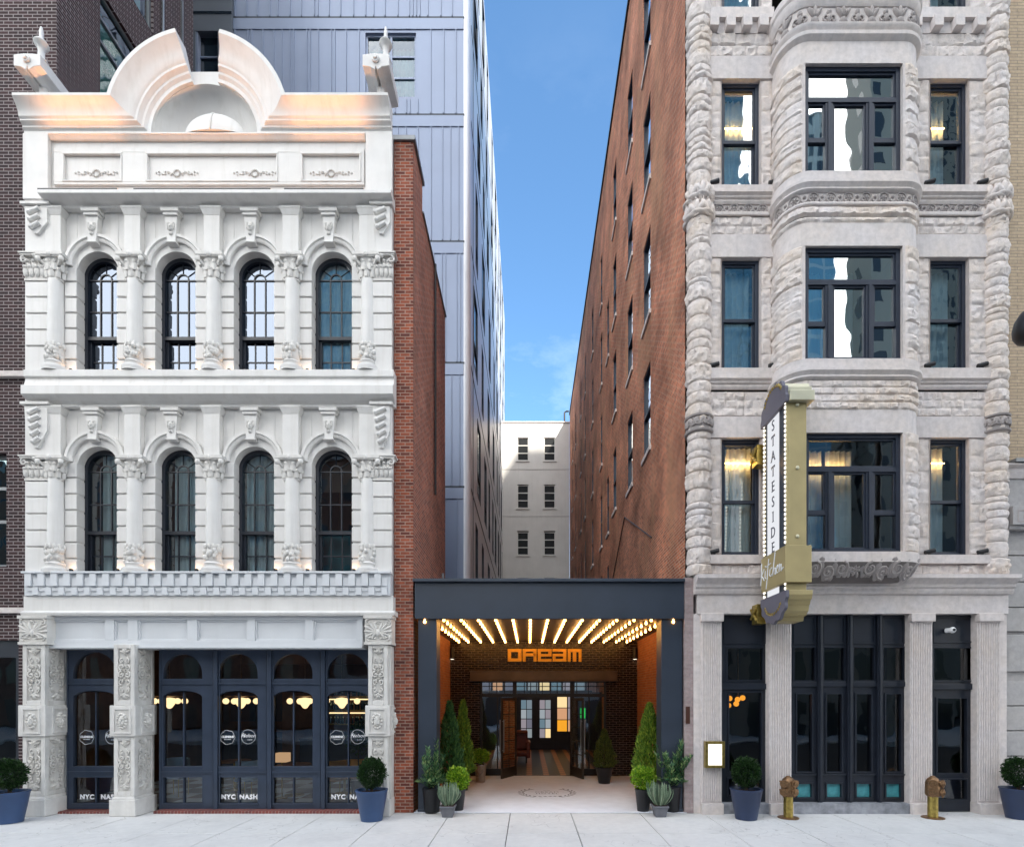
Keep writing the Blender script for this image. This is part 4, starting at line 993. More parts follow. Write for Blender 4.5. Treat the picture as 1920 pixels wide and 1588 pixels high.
def bay_window(z0, z1, glass, curt, lit, seed):
    y = D6+.07; fr = MB(); t = .085; x0, x1 = WX0, WX1; frame_box(fr, x0, x1, y, y+.13, z0, z1, t); zt = z1-(z1-z0)*.30
    fr.box(x0+t, x1-t, y+.0, y+.13, zt-.045, zt+.045); xa, xb = x0+(x1-x0)*.27, x0+(x1-x0)*.69
    for x in (xa, xb): fr.box(x-.075, x+.075, y+.01, y+.13, z0+t, zt-.045); fr.box(x-.03, x+.03, y-.012, y+.01, z0+t, zt-.045)
    zm = z0+(zt-z0)*.48
    for a, b in ((x0+t, xa-.075), (xb+.075, x1-t)):
        fr.box(a, b, y+.02, y+.08, zm-.035, zm+.035); frame_box(fr, a, b, y+.03, y+.07, zm+.035, zt-.045, .035); frame_box(fr, a, b, y+.072, y+.11, z0+t, zm+.02, .045)
    frame_box(fr, xa+.075, xb-.075, y+.03, y+.08, z0+t, zt-.045, .04); frame_box(fr, x0+t, x1-t, y+.03, y+.08, zt+.045, z1-t, .04)
    o = part('bay_window', fr, M['windowframe'], SB, at=(x0, y, z0), bev=.004); g = MB(); g.quad((x0+t,y+.06,z0+t),(x1-t,y+.06,z0+t),(x1-t,y+.06,z1-t),(x0+t,y+.06,z1-t))
    part('glass', g, M[glass], o, at=(x0, y+.06, z0), fixn=False)
    for k, (a, b) in enumerate(curt): part('curtain', folds(x0+(x1-x0)*a, x0+(x1-x0)*b, y+.5, z0-.1, z1-.12, seed+k), M['curtain'], o, at=(x0+(x1-x0)*a, y+.5, z0), smooth=80, fixn=False)
    if lit: 
        l = MB(); zz = z0+(z1-z0)*lit; xe = x0+(x1-x0)*.58; l.box(x0+.1, xe, y+.42, y+.435, zz, zz+.010); part('curtain_lamp', l, M['warmlight'], o, at=(x0, y+.4, zz))
M['glass_wavy2'] = m_glass('mirror_like_bay_glass', .50, (.6,.75,.8), (.9,.97,1), .007, .7)
for k, (a, b) in enumerate(((325,118),(675,460),(1035,810))):
    bay_window(bz(a), bz(b), ('glass_wavy2', 'glass_wavy2', 'glass_mid')[k], [(0, .32), (.36, .66)] if k else [(0, .3)], .80 if k == 2 else None, 60+k*5)
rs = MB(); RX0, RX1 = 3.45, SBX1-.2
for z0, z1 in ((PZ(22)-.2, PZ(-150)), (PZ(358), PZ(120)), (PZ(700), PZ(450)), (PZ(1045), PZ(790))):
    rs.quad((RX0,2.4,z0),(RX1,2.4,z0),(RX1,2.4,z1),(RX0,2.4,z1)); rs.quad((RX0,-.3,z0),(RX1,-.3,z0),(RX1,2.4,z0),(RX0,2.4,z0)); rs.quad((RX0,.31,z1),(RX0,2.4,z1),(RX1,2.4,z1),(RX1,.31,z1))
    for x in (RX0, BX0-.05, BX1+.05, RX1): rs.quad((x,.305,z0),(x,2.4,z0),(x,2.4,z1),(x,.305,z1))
# the floors under the bay must stay inside it
rs.v = [(x, max(y, .305), z) if not (BX0+.1 < x < BX1-.1) else (x, y, z) for x, y, z in rs.v]
part('room_shell', rs, M['room'], SB, fixn=False)

# ground floor
gf = MB()
gf.mould([(.3,PZ(1115)),(-.10,PZ(1115)),(-.13,PZ(1110)),(-.13,PZ(1106)),(-.17,PZ(1103)),(-.17,PZ(1098)),(-.22,PZ(1094)),(-.30,PZ(1089)),(-.30,PZ(1082)),(.3,PZ(1078))], PX(1300), PX(1893)-.02)
gf.box(PX(1306), PX(1886), -.06, .3, PZ(1151), PZ(1115)-.002)
part('ground_cornice', gf, M['smooth'], SB, smooth=25)
pl = MB(); fb = MB()
for a, b in ((1313,1352),(1440,1482),(1703,1745),(1829,1872)):
    x0, x1 = PX(a), PX(b); pl.box(x0, x1, -.05, .3, .22, PZ(1151)-.002); pl.box(x0-.01, x1+.01, -.14, .3, -.02, .22); pl.box(x0-.015, x1+.015, -.125, .0, PZ(1166), PZ(1151)-.003)
    n = 9; w = (x1-x0-.03)/n
    for k in range(n):
        u = x0+.015+w*k; fb.lathe([(w*.36, .26), (w*.36, PZ(1166))], (u+w/2, -.055, 0), 8, pi, 2*pi)
        if k < n: fb.lathe([(w*.40, PZ(1169)), (w*.5, PZ(1166))], (u+w/2, -.07, 0), 8, pi, 2*pi)
part('pilaster', pl, M['smooth'], SB, bev=.008); part('fluting', fb, M['smooth'], SB, smooth=40)
lb = MB(); lb.box(PX(1300), PX(1313)-.001, -.02, .3, 0, PZ(1151)-.002); lb.box(PX(1872)+.001, PX(1886), -.02, .3, 0, PZ(1151)-.002); part('jamb_strip', lb, M['smooth'], SB)
bs = MB(); bs.box(PX(1352), PX(1440)-.001, -.06, .32, -.02, .21); bs.box(PX(1482)+.001, PX(1703)-.012, -.07, .32, -.02, .21); part('plinth', bs, M['bluestone'], SB, bev=.01)
def navy_unit(px0, px1, rects, zb, panels=(), y=.12, tealrects=()):
    x0, x1 = PX(px0), PX(px1); hs = []
    for r in list(rects) + list(tealrects): hs.append((PX(r[0], y), PX(r[1], y), PZ(r[3], y), PZ(r[2], y)))
    f = MB(); f.holes(lambda u, v, w: (u, y+w, v), x0, x1, zb, PZ(1151), hs, .07)
    for h in hs:
        for a, b, c, d in ((h[0]-.03,h[0],h[2]-.03,h[3]+.03),(h[1],h[1]+.03,h[2]-.03,h[3]+.03),(h[0],h[1],h[3],h[3]+.03),(h[0],h[1],h[2]-.03,h[2])): f.box(a, b, y-.018, y, c, d)
    for r in panels:
        a, b, c, d = PX(r[0], y), PX(r[1], y), PZ(r[3], y), PZ(r[2], y)
        for q in ((a,a+.035,c,d),(b-.035,b,c,d),(a+.035,b-.035,c,c+.035),(a+.035,b-.035,d-.035,d)): f.box(q[0], q[1], y-.02, y, q[2], q[3])
    o = part('shopfront_bay', f, M['navydark'], SB, at=(x0, y, zb), fixn=False); g = MB()
    for h in hs[:len(rects)]: g.quad((h[0],y+.05,h[2]),(h[1],y+.05,h[2]),(h[1],y+.05,h[3]),(h[0],y+.05,h[3]))
    part('glass', g, M['glass_shop2'], o, at=(x0, y+.05, zb), fixn=False)
    if tealrects:
        g = MB()
        for h in hs[len(rects):]: g.quad((h[0],y+.05,h[2]),(h[1],y+.05,h[2]),(h[1],y+.05,h[3]),(h[0],y+.05,h[3]))
        part('frosted_pane', g, M['tealpane'], o, at=(x0, y+.05, zb), fixn=False)
    return o
M['glass_shop2'] = m_glass('dark_shopfront_glass', .04, (.75,.8,.82), (.95,.97,1), .01, 1)
M['tealpane'] = m_plain('teal_frosted_film', (.07,.33,.37), .25, var=.25, scale=6, bump=.05)
o1 = navy_unit(1352, 1440, [(1364,1430,1215,1274),(1367,1427,1298,1446),(1366,1428,1459,1490)], .21, [(1357,1436,1155,1207)])
rr = []; te = []; pn = []
for k in range(4):
    c = 1508 + 55.6*k; rr += [(c-19, c+19, 1214, 1275), (c-14, c+14, 1301, 1446)]; te.append((c-13.5, c+13.5, 1469, 1494)); pn.append((c-21, c+21, 1154, 1207))
navy_unit(1482, 1703, rr, .21, pn, tealrects=te)
mu = MB()
for k in range(5): 
    x = PX(1480.5+55.6*k, .1) if 0 < k < 4 else None
    if x: mu.box(x-.05, x+.05, .05, .118, .212, PZ(1151)-.005); mu.box(x-.02, x+.02, .03, .05, .212, PZ(1151)-.005)
for py in (1282, 1453): mu.box(PX(1482)+.002, PX(1703)-.002, .08, .117, PZ(py)-.05 if py < 1300 else PZ(py)-.015, PZ(py)+.05 if py < 1300 else PZ(py)+.015)
for a, b in ((1352,1440),(1745,1829)): mu.box(PX(a)+.002, PX(b)-.002, .07, .117, PZ(1292), PZ(1281))
part('mullion', mu, M['navydark'], SB, bev=.006)
o3 = navy_unit(1745, 1829, [(1750,1820,1215,1275),(1757,1812,1309,1449),(1757,1812,1461,1498)], 0.01, [(1749,1825,1155,1205)])
hg = MB()
for k in range(7): hg.box(PX(1823,.1), PX(1823,.1)+.03, .09, .118, .35+.37*k, .48+.37*k)
part('hinge', hg, M['metal'], SB)
gr = MB(); gr.quad((3.5,4.5,.0),(9.9,4.5,.0),(9.9,4.5,4),(3.5,4.5,4)); gr.quad((3.5,.31,3.9),(3.5,4.5,3.9),(9.9,4.5,3.9),(9.9,.31,3.9)); gr.quad((3.5,.31,.03),(9.9,.31,.03),(9.9,4.5,.03),(3.5,4.5,.03)); gr.quad((3.5,.31,0),(3.5,4.5,0),(3.5,4.5,4),(3.5,.31,4)); gr.quad((9.9,.31,0),(9.9,4.5,0),(9.9,4.5,4),(9.9,.31,4))
part('shop_room', gr, M['black'], SB, fixn=False)
vb = MB(); vb.quad((8.2,1.1,0),(9.3,1.1,0),(9.3,1.1,4),(8.2,1.1,4)); vb.quad((8.2,.31,0),(8.2,1.1,0),(8.2,1.1,4),(8.2,.31,4))
M['vestwall'] = m_plain('beige_vestibule_wall', (.16,.14,.115), .8, var=.2, scale=1); part('vestibule_wall', vb, M['vestwall'], SB, fixn=False)

# brown brick side wall with its windows
BWX, BWZ, BWY = PX(1290), 25.3, 32.0
hs = []; cols_ = [(3.40,4.32),(5.9,6.8),(9.05,9.85),(10.9,11.5),(12.9,13.5),(16.2,16.9),(19.9,20.5),(22.4,23.0),(26.2,26.9),(28.8,29.4)]
rows_ = [9.25, 12.95, 16.6, 20.2]
for i, (a, b) in enumerate(cols_):
    for j, z in enumerate(rows_):
        if i == 3 and j % 2: continue
        dz = .0 if i != 2 else .35
        hs.append((a, b, z+dz, z+dz+2.35))
    if i >= 3: hs.append((a, b, 5.6, 7.9))
bw = MB(); bw.holes(lambda u, v, w: (BWX+w, u, v), 0.2, BWY, 0, BWZ, hs, .07)
part('brick_wall', bw, M['brownbrick'], SB, fixn=False)
proto = None; glw = M['glass_mid']
for h in hs:
    at = (BWX+.03, h[0], h[2])
    if proto is None or abs((h[1]-h[0])-pw) > .01:
        f = MB(); w = h[1]-h[0]; x = BWX+.022; t = .06
        for a, b, c, d in ((0,t,0,2.35),(w-t,w,0,2.35),(t,w-t,0,t),(t,w-t,2.35-t,2.35),(t,w-t,1.12,1.2)): f.box(x, x+.1, h[0]+a, h[0]+b, h[2]+c, h[2]+d)
        proto = part('side_window', f, M['windowframe'], SB, at=at); pw = w
        g = MB(); g.quad((x+.06,h[0]+t,h[2]+t),(x+.06,h[1]-t,h[2]+t),(x+.06,h[1]-t,h[2]+2.3),(x+.06,h[0]+t,h[2]+2.3)); part('glass', g, M['glass_wavy'], proto, at=at, fixn=False)
        s = MB(); s.box(BWX-.05, BWX+.1, h[0]-.08, h[1]+.08, h[2]-.12, h[2]-.002); part('sill', s, M['smooth'], proto, at=at)
    else: dup(proto, at=Vector(at)-W[SB])
bi = MB(); bi.quad((BWX+.6,.4,0),(BWX+.6,BWY,0),(BWX+.6,BWY,BWZ),(BWX+.6,.4,BWZ)); bi.quad((BWX,.2,BWZ),(BWX,BWY,BWZ),(SBX1,BWY,BWZ),(SBX1,.2,BWZ)); bi.quad((SBX1,.3,0),(SBX1,BWY,0),(SBX1,BWY,BWZ),(SBX1,.3,BWZ)); bi.quad((BWX,BWY,0),(SBX1,BWY,0),(SBX1,BWY,BWZ),(BWX,BWY,BWZ)); bi.quad((BWX,.29,PZ(-150)),(SBX1,.29,PZ(-150)),(SBX1,.29,BWZ),(BWX,.29,BWZ))
part('inner_shell', bi, M['black'], SB, fixn=False)
cpg = MB(); cpg.box(BWX-.06, BWX+.3, .1, BWY, BWZ+.001, BWZ+.10); part('coping', cpg, M['black'], SB)
sc = MB(); P2 = lambda d, z: (BWX-.02, d, z)
for a, b in (((7.2,8.6),(3.2,6.7)), ((7.2,8.6),(10.5,6.6))): sc.tube([P2(*a), P2(*b)], .016, 4)
part('roof_scar', sc, M['black'], SB, label='dark diagonal line of an old lean-to roof on the brick')
eg = MB(); eg.holes(lambda u, v, w: (u, -.005+w, v), PX(1283), PX(1300)-.002, 0, PZ(1082), [], 0); eg.quad((PX(1283),-.005,0),(PX(1283),.3,0),(PX(1283),.3,PZ(1082)),(PX(1283),-.005,PZ(1082))); 
M['palebrick'] = m_brick('whitewashed_brick', (.42,.33,.32), (.34,.26,.26), (.36,.31,.30), 'x', .205, .069, .008, (.7,1.2), .5); part('wall_end', eg, M['palebrick'], SB, fixn=False)

# ------------------------------------------------------------------ neighbour on the far right
YB = thing('yellow_building', 'pale yellow brick neighbour with grey stone base and Greek key block at the right edge', 'building', (PX(1905), .15, 0))
y = .15; x0, x1 = SBX1+.005, 24.0
b = MB(); b.box(x0, x1, y, 9, PZ(868), 34); part('brick_wall', b, M['yellowbrick'], YB)
b = MB(); b.mould([(y,PZ(893)),(y-.05,PZ(893)),(y-.10,PZ(882)),(y-.10,PZ(876)),(y-.18,PZ(872)),(y-.18,PZ(869)),(y,PZ(868)-.005)], x0, x1); part('string_course', b, M['smooth'], YB)
b = MB(); b.box(PX(1900), x1, y-.22, y, PZ(868)+.005, PZ(861)); part('metal_flashing', b, M['metal'], YB)
b = MB(); b.box(x0, x1, y-.02, 9, PZ(1030), PZ(893)-.001); zz = PZ(1030)
for p_, q_ in ((1030,1038),(1040,1088),(1090,1136),(1138,1182),(1189,1258),(1277,1322),(1324,1369),(1371,1417),(1419,1524)): b.box(x0, x1, y-.06, y+.3, PZ(q_), PZ(p_))
b.box(x0, x1, y-.0, 9, 0, PZ(1030)-.001); M['greystone'] = m_sand('grey_limestone', (.40,.39,.395), (.42,.40,.385), (.25,.24,.24), .15, 20)
part('stone_base', b, M['greystone'], YB, bev=.008)
b = MB(); b.box(PX(1894), x1, y-.22, y-.02, PZ(985), PZ(950)); b.box(PX(1892), x1, y-.16, y-.02, PZ(992), PZ(985)-.001)
kb = PX(1897); kz0, kz1 = PZ(982), PZ(957); u = .028
ky = MB()
for k in range(3):
    ox = kb+.06+.42*k; w = .34; h = kz1-kz0-.02
    for a, c, e, f_ in ((0,w,h-u,h),(0,u,0,h-u),(u,w*.75,0,u),(w*.75-u,w*.75,u,h*.62),(w*.35,w*.75-u,h*.62-u,h*.62),(w*.35,w*.35+u,h*.28,h*.62-u)): ky.box(ox+a, ox+c, y-.225, y-.219, kz0+.01+e, kz0+.01+f_)
part('key_block', b, M['greystone'], YB, bev=.008); part('key_pattern', ky, M['carved'], YB)

# ------------------------------------------------------------------ dark brick building on the far left
DB = thing('dark_brick_building', 'dark plum brick building with green-curtained windows rising behind the left edge', 'building', (-14, .8, 0))
DY, DX, DE, DT = .8, -10.56, 5.6, 34.0
b = MB(); wx = PX(12, DY); gx = PX(35, DY)
b.holes(lambda u, v, w: (u, DY+w, v), -26, DX, 0, DT, [(-15.0, wx, PZ(1062,DY), PZ(850,DY)), (-15, gx, 0, PZ(1200,DY))], .2)
part('front_wall', b, M['darkbrick'], DB, fixn=False)
SD0, SD1 = 2.0, 3.84; shs = [(SD0, SD1, z, z+3.2) for z in (9.2, 13.0, 16.65)] + [(SD0, SD1, 21.0, 24.2), (SD0, SD1, 25.4, 28.6)]
b = MB(); b.holes(lambda u, v, w: (DX-w, u, v), DY, DE, 0, DT, shs, .12)
part('side_wall', b, M['darkbrickside'], DB, fixn=False)
b = MB(); b.quad((DX-4,DY+.2,DT),(DX,DY+.2,DT),(DX,DE,DT),(DX-4,DE,DT)); b.quad((-26,DE,0),(DX,DE,0),(DX,DE,DT),(-26,DE,DT)); b.quad((-26,3.2,0),(-11.6,3.2,0),(-11.6,3.2,DT),(-26,3.2,DT)); b.quad((-11.6,3.2,0),(-11.6,DE,0),(-11.6,DE,DT),(-11.6,3.2,DT)); part('inner_shell', b, M['black'], DB, fixn=False)
b = MB()
for py in (705, 1145): b.box(-26, DX+.03, DY-.10, DY, PZ(py,DY)-.06, PZ(py,DY)+.06)
part('stone_ledge', b, M['smooth'], DB)
b = MB(); b.box(DX-.02, DX+.05, 5.0, 5.07, 8, DT); b.tube([(DX+.06, 4.15, z) for z in (10, DT)], .035, 6); part('down_pipe', b, M['metal'], DB)
for (a, c, z0, z1) in shs:
    f = MB(); X = DX-.10
    for q in ((a,a+.06,z0,z1),(c-.06,c,z0,z1),(a+.06,c-.06,z0,z0+.06),(a+.06,c-.06,z1-.06,z1),(a+.06,c-.06,z1-.62,z1-.55),(a+.06,c-.06,z1-1.2,z1-1.13),(a+.75,a+.82,z0+.06,z1-1.2)): f.box(X-.05, X+.03, *q)
    o = part('window', f, M['bluemetal'] if 'bluemetal' in M else M['metal'], DB, at=(X, a, z0)); g = MB(); g.quad((X-.02,a+.06,z0+.06),(X-.02,c-.06,z0+.06),(X-.02,c-.06,z1-.06),(X-.02,a+.06,z1-.06)); part('glass', g, M['glass_mid'], o, at=(X, a, z0), fixn=False)
    cu = MB(); n = 40
    cu.add([p for i in range(n+1) for p in ((X-.3+.03*math.sin(i*1.3), a+(c-a)*i/n, z0), (X-.3+.03*math.sin(i*1.3+.3), a+(c-a)*i/n, z1))], [(2*i,2*i+2,2*i+3,2*i+1) for i in range(n)]); part('curtain', cu, M['greencurtain'], o, at=(X, a, z0), smooth=80, fixn=False)
f = MB(); z0, z1 = PZ(1062,DY), PZ(850,DY); yy = DY+.12; frame_box(f, -15, wx, yy, yy+.08, z0, z1, .07); f.box(-14.93, wx-.07, yy, yy+.08, z0+1.0, z0+1.07); f.box(-14.93, wx-.07, yy, yy+.08, z0+1.75, z0+1.82)
o = part('window', f, M['metal'], DB, at=(wx, yy, z0)); g = MB(); g.quad((-15,yy+.04,z0),(wx,yy+.04,z0),(wx,yy+.04,z1),(-15,yy+.04,z1)); part('glass', g, M['glass_teal'], o, at=(wx, yy, z0), fixn=False)
b = MB(); b.box(-15, gx-.02, DY+.06, DY+.14, PZ(1232,DY), PZ(1200,DY)); b.box(gx-.12, gx-.02, DY+.06, DY+.14, 0, PZ(1232,DY)); b.box(-15, gx-.12, DY+.06, DY+.14, 0, .5); part('shop_frame', b, M['navydark'], DB)
b = MB(); b.quad((-15,DY+.12,.5),(gx-.1,DY+.12,.5),(gx-.1,DY+.12,PZ(1230,DY)),(-15,DY+.12,PZ(1230,DY))); part('shop_glass', b, M['glass_shop2'], DB, fixn=False)

# ------------------------------------------------------------------ blue-grey metal clad tower
M['bluemetal'] = m_plain('blue_grey_metal_panel', (.255,.305,.42), .42, .2, var=.05, scale=.6, bump=.03)
M['silver'] = m_plain('silver_metal_panel', (.70,.71,.74), .35, .25, var=.06, scale=.4, bump=.03)  # same cladding on the sunny side, sunlight put into its paler colour
M['seam'] = m_plain('dark_panel_seam', (.04,.05,.065), .5, .3)
M['concrete'] = m_plain('grey_concrete_panel', (.13,.15,.18), .7, var=.08, scale=1)
TW = thing('metal_tower', 'tall tower clad in blue-grey standing seam metal behind the white building', 'building', (-6.5, 8.6, 0))
TD, TX1, TXL, TX0, TH, TE = 8.6, -2.18, PX(438, 8.6), -13.5, 36.0, 36.0
zs_ = [5.6, 10.2, 14.8, 19.3, 24.0, 27.6, 31.3, 36.0]
wz0, wz1, wxa, wxb = PZ(182,TD), PZ(62,TD), PX(685,TD), PX(780,TD)
b = MB(); b.holes(lambda u, v, w: (u, TD+w, v), TXL, TX1-.25, 0, TH, [(wxa, wxb, wz0, wz1)], .2); part('front_cladding', b, M['bluemetal'], TW, fixn=False)
q = random.Random(12); sm_ = MB(); dk = MB(); tr = MB()
for z0, z1 in zip([0]+zs_, zs_):
    x = TXL+.05; tr.box(TXL, TX1-.25, TD-.03, TD, z1-.46, z1-.05); dk.box(TXL, TX1-.22, TD-.012, TD-.002, z1-.045, z1+.03)
    while x < TX1-.3:
        if not (wxa-.1 < x < wxb+.1 and z0 < wz1 and z1 > wz0): sm_.box(x, x+.03, TD-.045, TD, z0+.03, z1-.46)
        else:
            if wz1+.1 < z1-.46: sm_.box(x, x+.03, TD-.045, TD, wz1+.1, z1-.46)
            if wz0-.1 > z0+.03: sm_.box(x, x+.03, TD-.045, TD, z0+.03, wz0-.1)
        x += q.choice((.13,.30,.42,.45,.48))
part('standing_seam', sm_, M['bluemetal'], TW); part('storey_trim', tr, M['bluemetal'], TW, bev=.01); part('shadow_gap', dk, M['seam'], TW)
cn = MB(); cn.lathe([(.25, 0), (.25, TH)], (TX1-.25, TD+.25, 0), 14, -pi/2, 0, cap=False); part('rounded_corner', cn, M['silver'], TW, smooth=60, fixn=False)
hs = []; q = random.Random(4)
for k, (z0, z1) in enumerate(zip([0]+zs_, zs_)):
    if z1 < 6: continue
    yq = TD + 1.2 + (k % 3)*.7
    while yq < TE-1.5:
        w = q.choice((.9, 1.3, 1.5)); hs.append((yq, yq+w, z0+.75, z1-.7)); yq += w + q.choice((1.4, 2.0, 2.6))
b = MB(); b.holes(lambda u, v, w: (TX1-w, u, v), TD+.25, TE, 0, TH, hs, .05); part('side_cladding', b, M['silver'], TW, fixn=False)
dk = MB()
for z in zs_[:-1]: dk.box(TX1, TX1+.012, TD+.25, TE, z-.05, z+.05)
yq = TD+.9
while yq < TE: 
    if not any(h[0]-.05 < yq < h[1]+.05 for h in hs): dk.box(TX1, TX1+.02, yq, yq+.02, 0, TH)
    yq += 1.1
part('side_seam', dk, M['seam'], TW)
M['towerglass'] = m_plain('dark_tower_glass', (.02,.03,.04), .08, var=.1, spec=.8)
for h in hs:
    f = MB(); X = TX1-.035; frame = ((h[0],h[0]+.06,h[2],h[3]),(h[1]-.06,h[1],h[2],h[3]),(h[0]+.06,h[1]-.06,h[3]-.06,h[3]),(h[0]+.06,h[1]-.06,h[2],h[2]+.06),(h[0]+.06,h[1]-.06,h[2]+.9,h[2]+.95))
    for r in frame: f.box(X-.02, X+.05, *r)
    o = part('side_window', f, M['seam'], TW, at=(X, h[0], h[2])); g = MB(); g.quad((X,h[0],h[2]),(X,h[1],h[2]),(X,h[1],h[3]),(X,h[0],h[3])); part('glass', g, M['towerglass'], o, at=(X, h[0], h[2]), fixn=False)
f = MB(); yy = TD+.08; frame_box(f, wxa, wxb, yy, yy+.1, wz0, wz1, .07); xm = (wxa+wxb)/2; f.box(xm-.04, xm+.04, yy, yy+.1, wz0+.07, wz1-.07)
for k in (1, 2): z = wz0+(wz1-wz0)*k/3; f.box(wxa+.07, wxb-.07, yy+.01, yy+.09, z-.03, z+.03)
o = part('window', f, M['bluemetal'], TW, at=(wxa, yy, wz0)); g = MB(); g.quad((wxa,yy+.05,wz0),(wxb,yy+.05,wz0),(wxb,yy+.05,wz1),(wxa,yy+.05,wz1)); part('glass', g, M['glass_mid'], o, at=(wxa, yy, wz0), fixn=False)
part('curtain', folds(wxa, wxb, yy+.45, wz0, wz1, 5, .16), M['greencurtain'], o, at=(wxa, yy+.4, wz0), smooth=80, fixn=False)
b = MB(); cw0, cw1 = PX(370,TD), PX(412,TD)
b.holes(lambda u, v, w: (u, TD-.12+w, v), TX0, TXL-.002, 0, TH, [(cw0, cw1, PZ(185,TD), PZ(66,TD))], .3); b.quad((TXL-.002,TD-.12,0),(TXL-.002,TD,0),(TXL-.002,TD,TH),(TXL-.002,TD-.12,TH)); part('concrete_bay', b, M['concrete'], TW, fixn=False)
b = MB()
for py in (5, 32): b.box(TX0, TXL-.004, TD-.14, TD-.12, PZ(py,TD)-.04, PZ(py,TD)+.03)
b.quad((cw0,TD+.1,PZ(185,TD)),(cw1,TD+.1,PZ(185,TD)),(cw1,TD+.1,PZ(66,TD)),(cw0,TD+.1,PZ(66,TD))); part('dark_window', b, M['towerglass'], TW, fixn=False)
b = MB(); z = PZ(105,TD); b.box(cw0, cw1, TD+.04, TD+.09, z-.03, z+.03); b.box(cw0, cw0+.07, TD-.10, TD+.09, PZ(185,TD), PZ(66,TD)); part('window_bar', b, M['bluemetal'], TW)
b = MB(); b.quad((TX0,TD-.1,TH),(TX1,TD,TH),(TX1,TE,TH),(TX0,TE,TH)); b.quad((TX0,TE,0),(TX1,TE,0),(TX1,TE,TH),(TX0,TE,TH)); b.quad((TX0,TD-.1,0),(TX0,TE,0),(TX0,TE,TH),(TX0,TD-.1,TH)); b.quad((TX0,TD+.9,0),(TX1-.4,TD+.9,0),(TX1-.4,TD+.9,TH),(TX0,TD+.9,TH)); part('inner_shell', b, M['seam'], TW, fixn=False)

# ------------------------------------------------------------------ white stucco building closing the alley
M['stucco'] = m_plain('white_stucco', (.62,.61,.585), .85, var=.04, scale=1, bump=.2, streak=.25, grime=(.45,.44,.41))
M['alleyglass'] = m_plain('dark_matte_window_glass', (.012,.014,.016), .4, var=.1, spec=.1)
AE = thing('alley_end_building', 'white stucco wall with six dark windows closing the end of the alley', 'building', (.6, BWY, 0))
hs = []; D = BWY
for x0, x1 in ((970,991),(1020,1041)):
    for z0, z1 in ((863,820),(952,908),(1040,995),(1128,1083)): hs.append((PX(x0,D), PX(x1,D), PZ(z0,D), PZ(z1,D)))
ZE = PZ(793, D)
b = MB(); b.holes(lambda u, v, w: (u, D+.02+w, v), -8, 3.30, 0, ZE, hs, .2); part('stucco_wall', b, M['stucco'], AE, fixn=False)
b = MB(); b.box(-8, 3.3, D-.06, D+.4, ZE, ZE+.10); part('parapet_cap', b, M['smooth'], AE)
b = MB(); 
for py in (880, 968): b.box(-8, 3.3, D+.0, D+.02, PZ(py,D)-.02, PZ(py,D)+.02)
part('joint_line', b, M['greystone'], AE)
b = MB(); b.quad((-8,D+.5,0),(3.3,D+.5,0),(3.3,D+.5,ZE),(-8,D+.5,ZE)); b.quad((-8,D,ZE-.01),(3.3,D,ZE-.01),(3.3,D+8,ZE-.01),(-8,D+8,ZE-.01)); part('inner_shell', b, M['black'], AE, fixn=False)
proto = None
for h in hs:
    at = (h[0], D+.1, h[2])
    if proto is None:
        f = MB(); yy = D+.1; w = h[1]-h[0]; hh = h[3]-h[2]; frame_box(f, h[0], h[1], yy, yy+.08, h[2], h[3], .06)
        for k in (1, 2): z = h[2]+hh*k/3; f.box(h[0]+.06, h[1]-.06, yy, yy+.08, z-.035, z+.035)
        proto = part('window', f, M['stucco'], AE, at=at); g = MB(); g.quad((h[0],yy+.04,h[2]),(h[1],yy+.04,h[2]),(h[1],yy+.04,h[3]),(h[0],yy+.04,h[3])); part('glass', g, M['alleyglass'], proto, at=at, fixn=False)
        s = MB(); s.box(h[0]-.1, h[1]+.1, D-.06, D+.019, h[2]-.12, h[2]-.002); part('sill', s, M['stucco'], proto, at=at)
    else: dup(proto, at=Vector(at)-W[AE])
fr = thing('roof_pipe', 'dark bent pipe on the roof edge at the right end of the white alley wall', 'pipe', (3.0, D+.3, ZE+.1)); b = MB(); b.tube([(2.9,D+.2,ZE+.1),(2.9,D+.2,ZE+.95),(3.05,D+.2,ZE+1.05),(3.25,D+.2,ZE+1.05)], .07, 8); part('pipe', b, M['black'], fr)
# ------------------------------------------------------------------ entrance canopy with bulbs
FX0, FX1 = PX(778), PX(1284)
CN = thing('entrance_canopy', 'slate navy marquee canopy with rows of glowing bulbs over the hotel entrance', 'canopy', ((FX0+FX1)/2, 0, 0))
zf0, zf1 = PZ(1160), PZ(1092); ED = 5.06; EX0, EX1 = bx1+.01, BWX-.01
b = MB(); b.box(FX0, FX1-.02, -.02, .10, zf0, zf1); part('fascia', b, M['navyent'], CN, bev=.008)
b = MB(); b.mould([(-.10,zf1+.001),(-.10,zf1+.06),(-.06,zf1+.075),(.4,zf1+.09),(.4,zf1+.001)], FX0-.03, FX1-.02); b.box(FX0, FX1-.03, .4, ED+.3, zf1-.04, zf1); part('top_lip', b, M['navyent'], CN, bev=.006)
b = MB(); b.box(EX0, EX1, .101, ED-.002, zf0+.06, zf0+.12)
M['ceil'] = m_plain('dark_bronze_ceiling_panel', (.085,.062,.045), .5, .2, var=.15, scale=1.5); part('ceiling', b, M['ceil'], CN)
CZ = zf0+.06
for a, c in ((783, 818), (1241, 1281)):
    b = MB(); x0, x1 = PX(a), PX(c); b.box(x0, x1, .04, .48, 0, zf0-.001); b.box(x0-.01, x1+.01, .03, .49, 0, .08); part('pier', b, M['navyent'], CN, bev=.012)
nb = 0; bproto = None; rows = [PX(829.5)+.3665*k for k in range(13)]
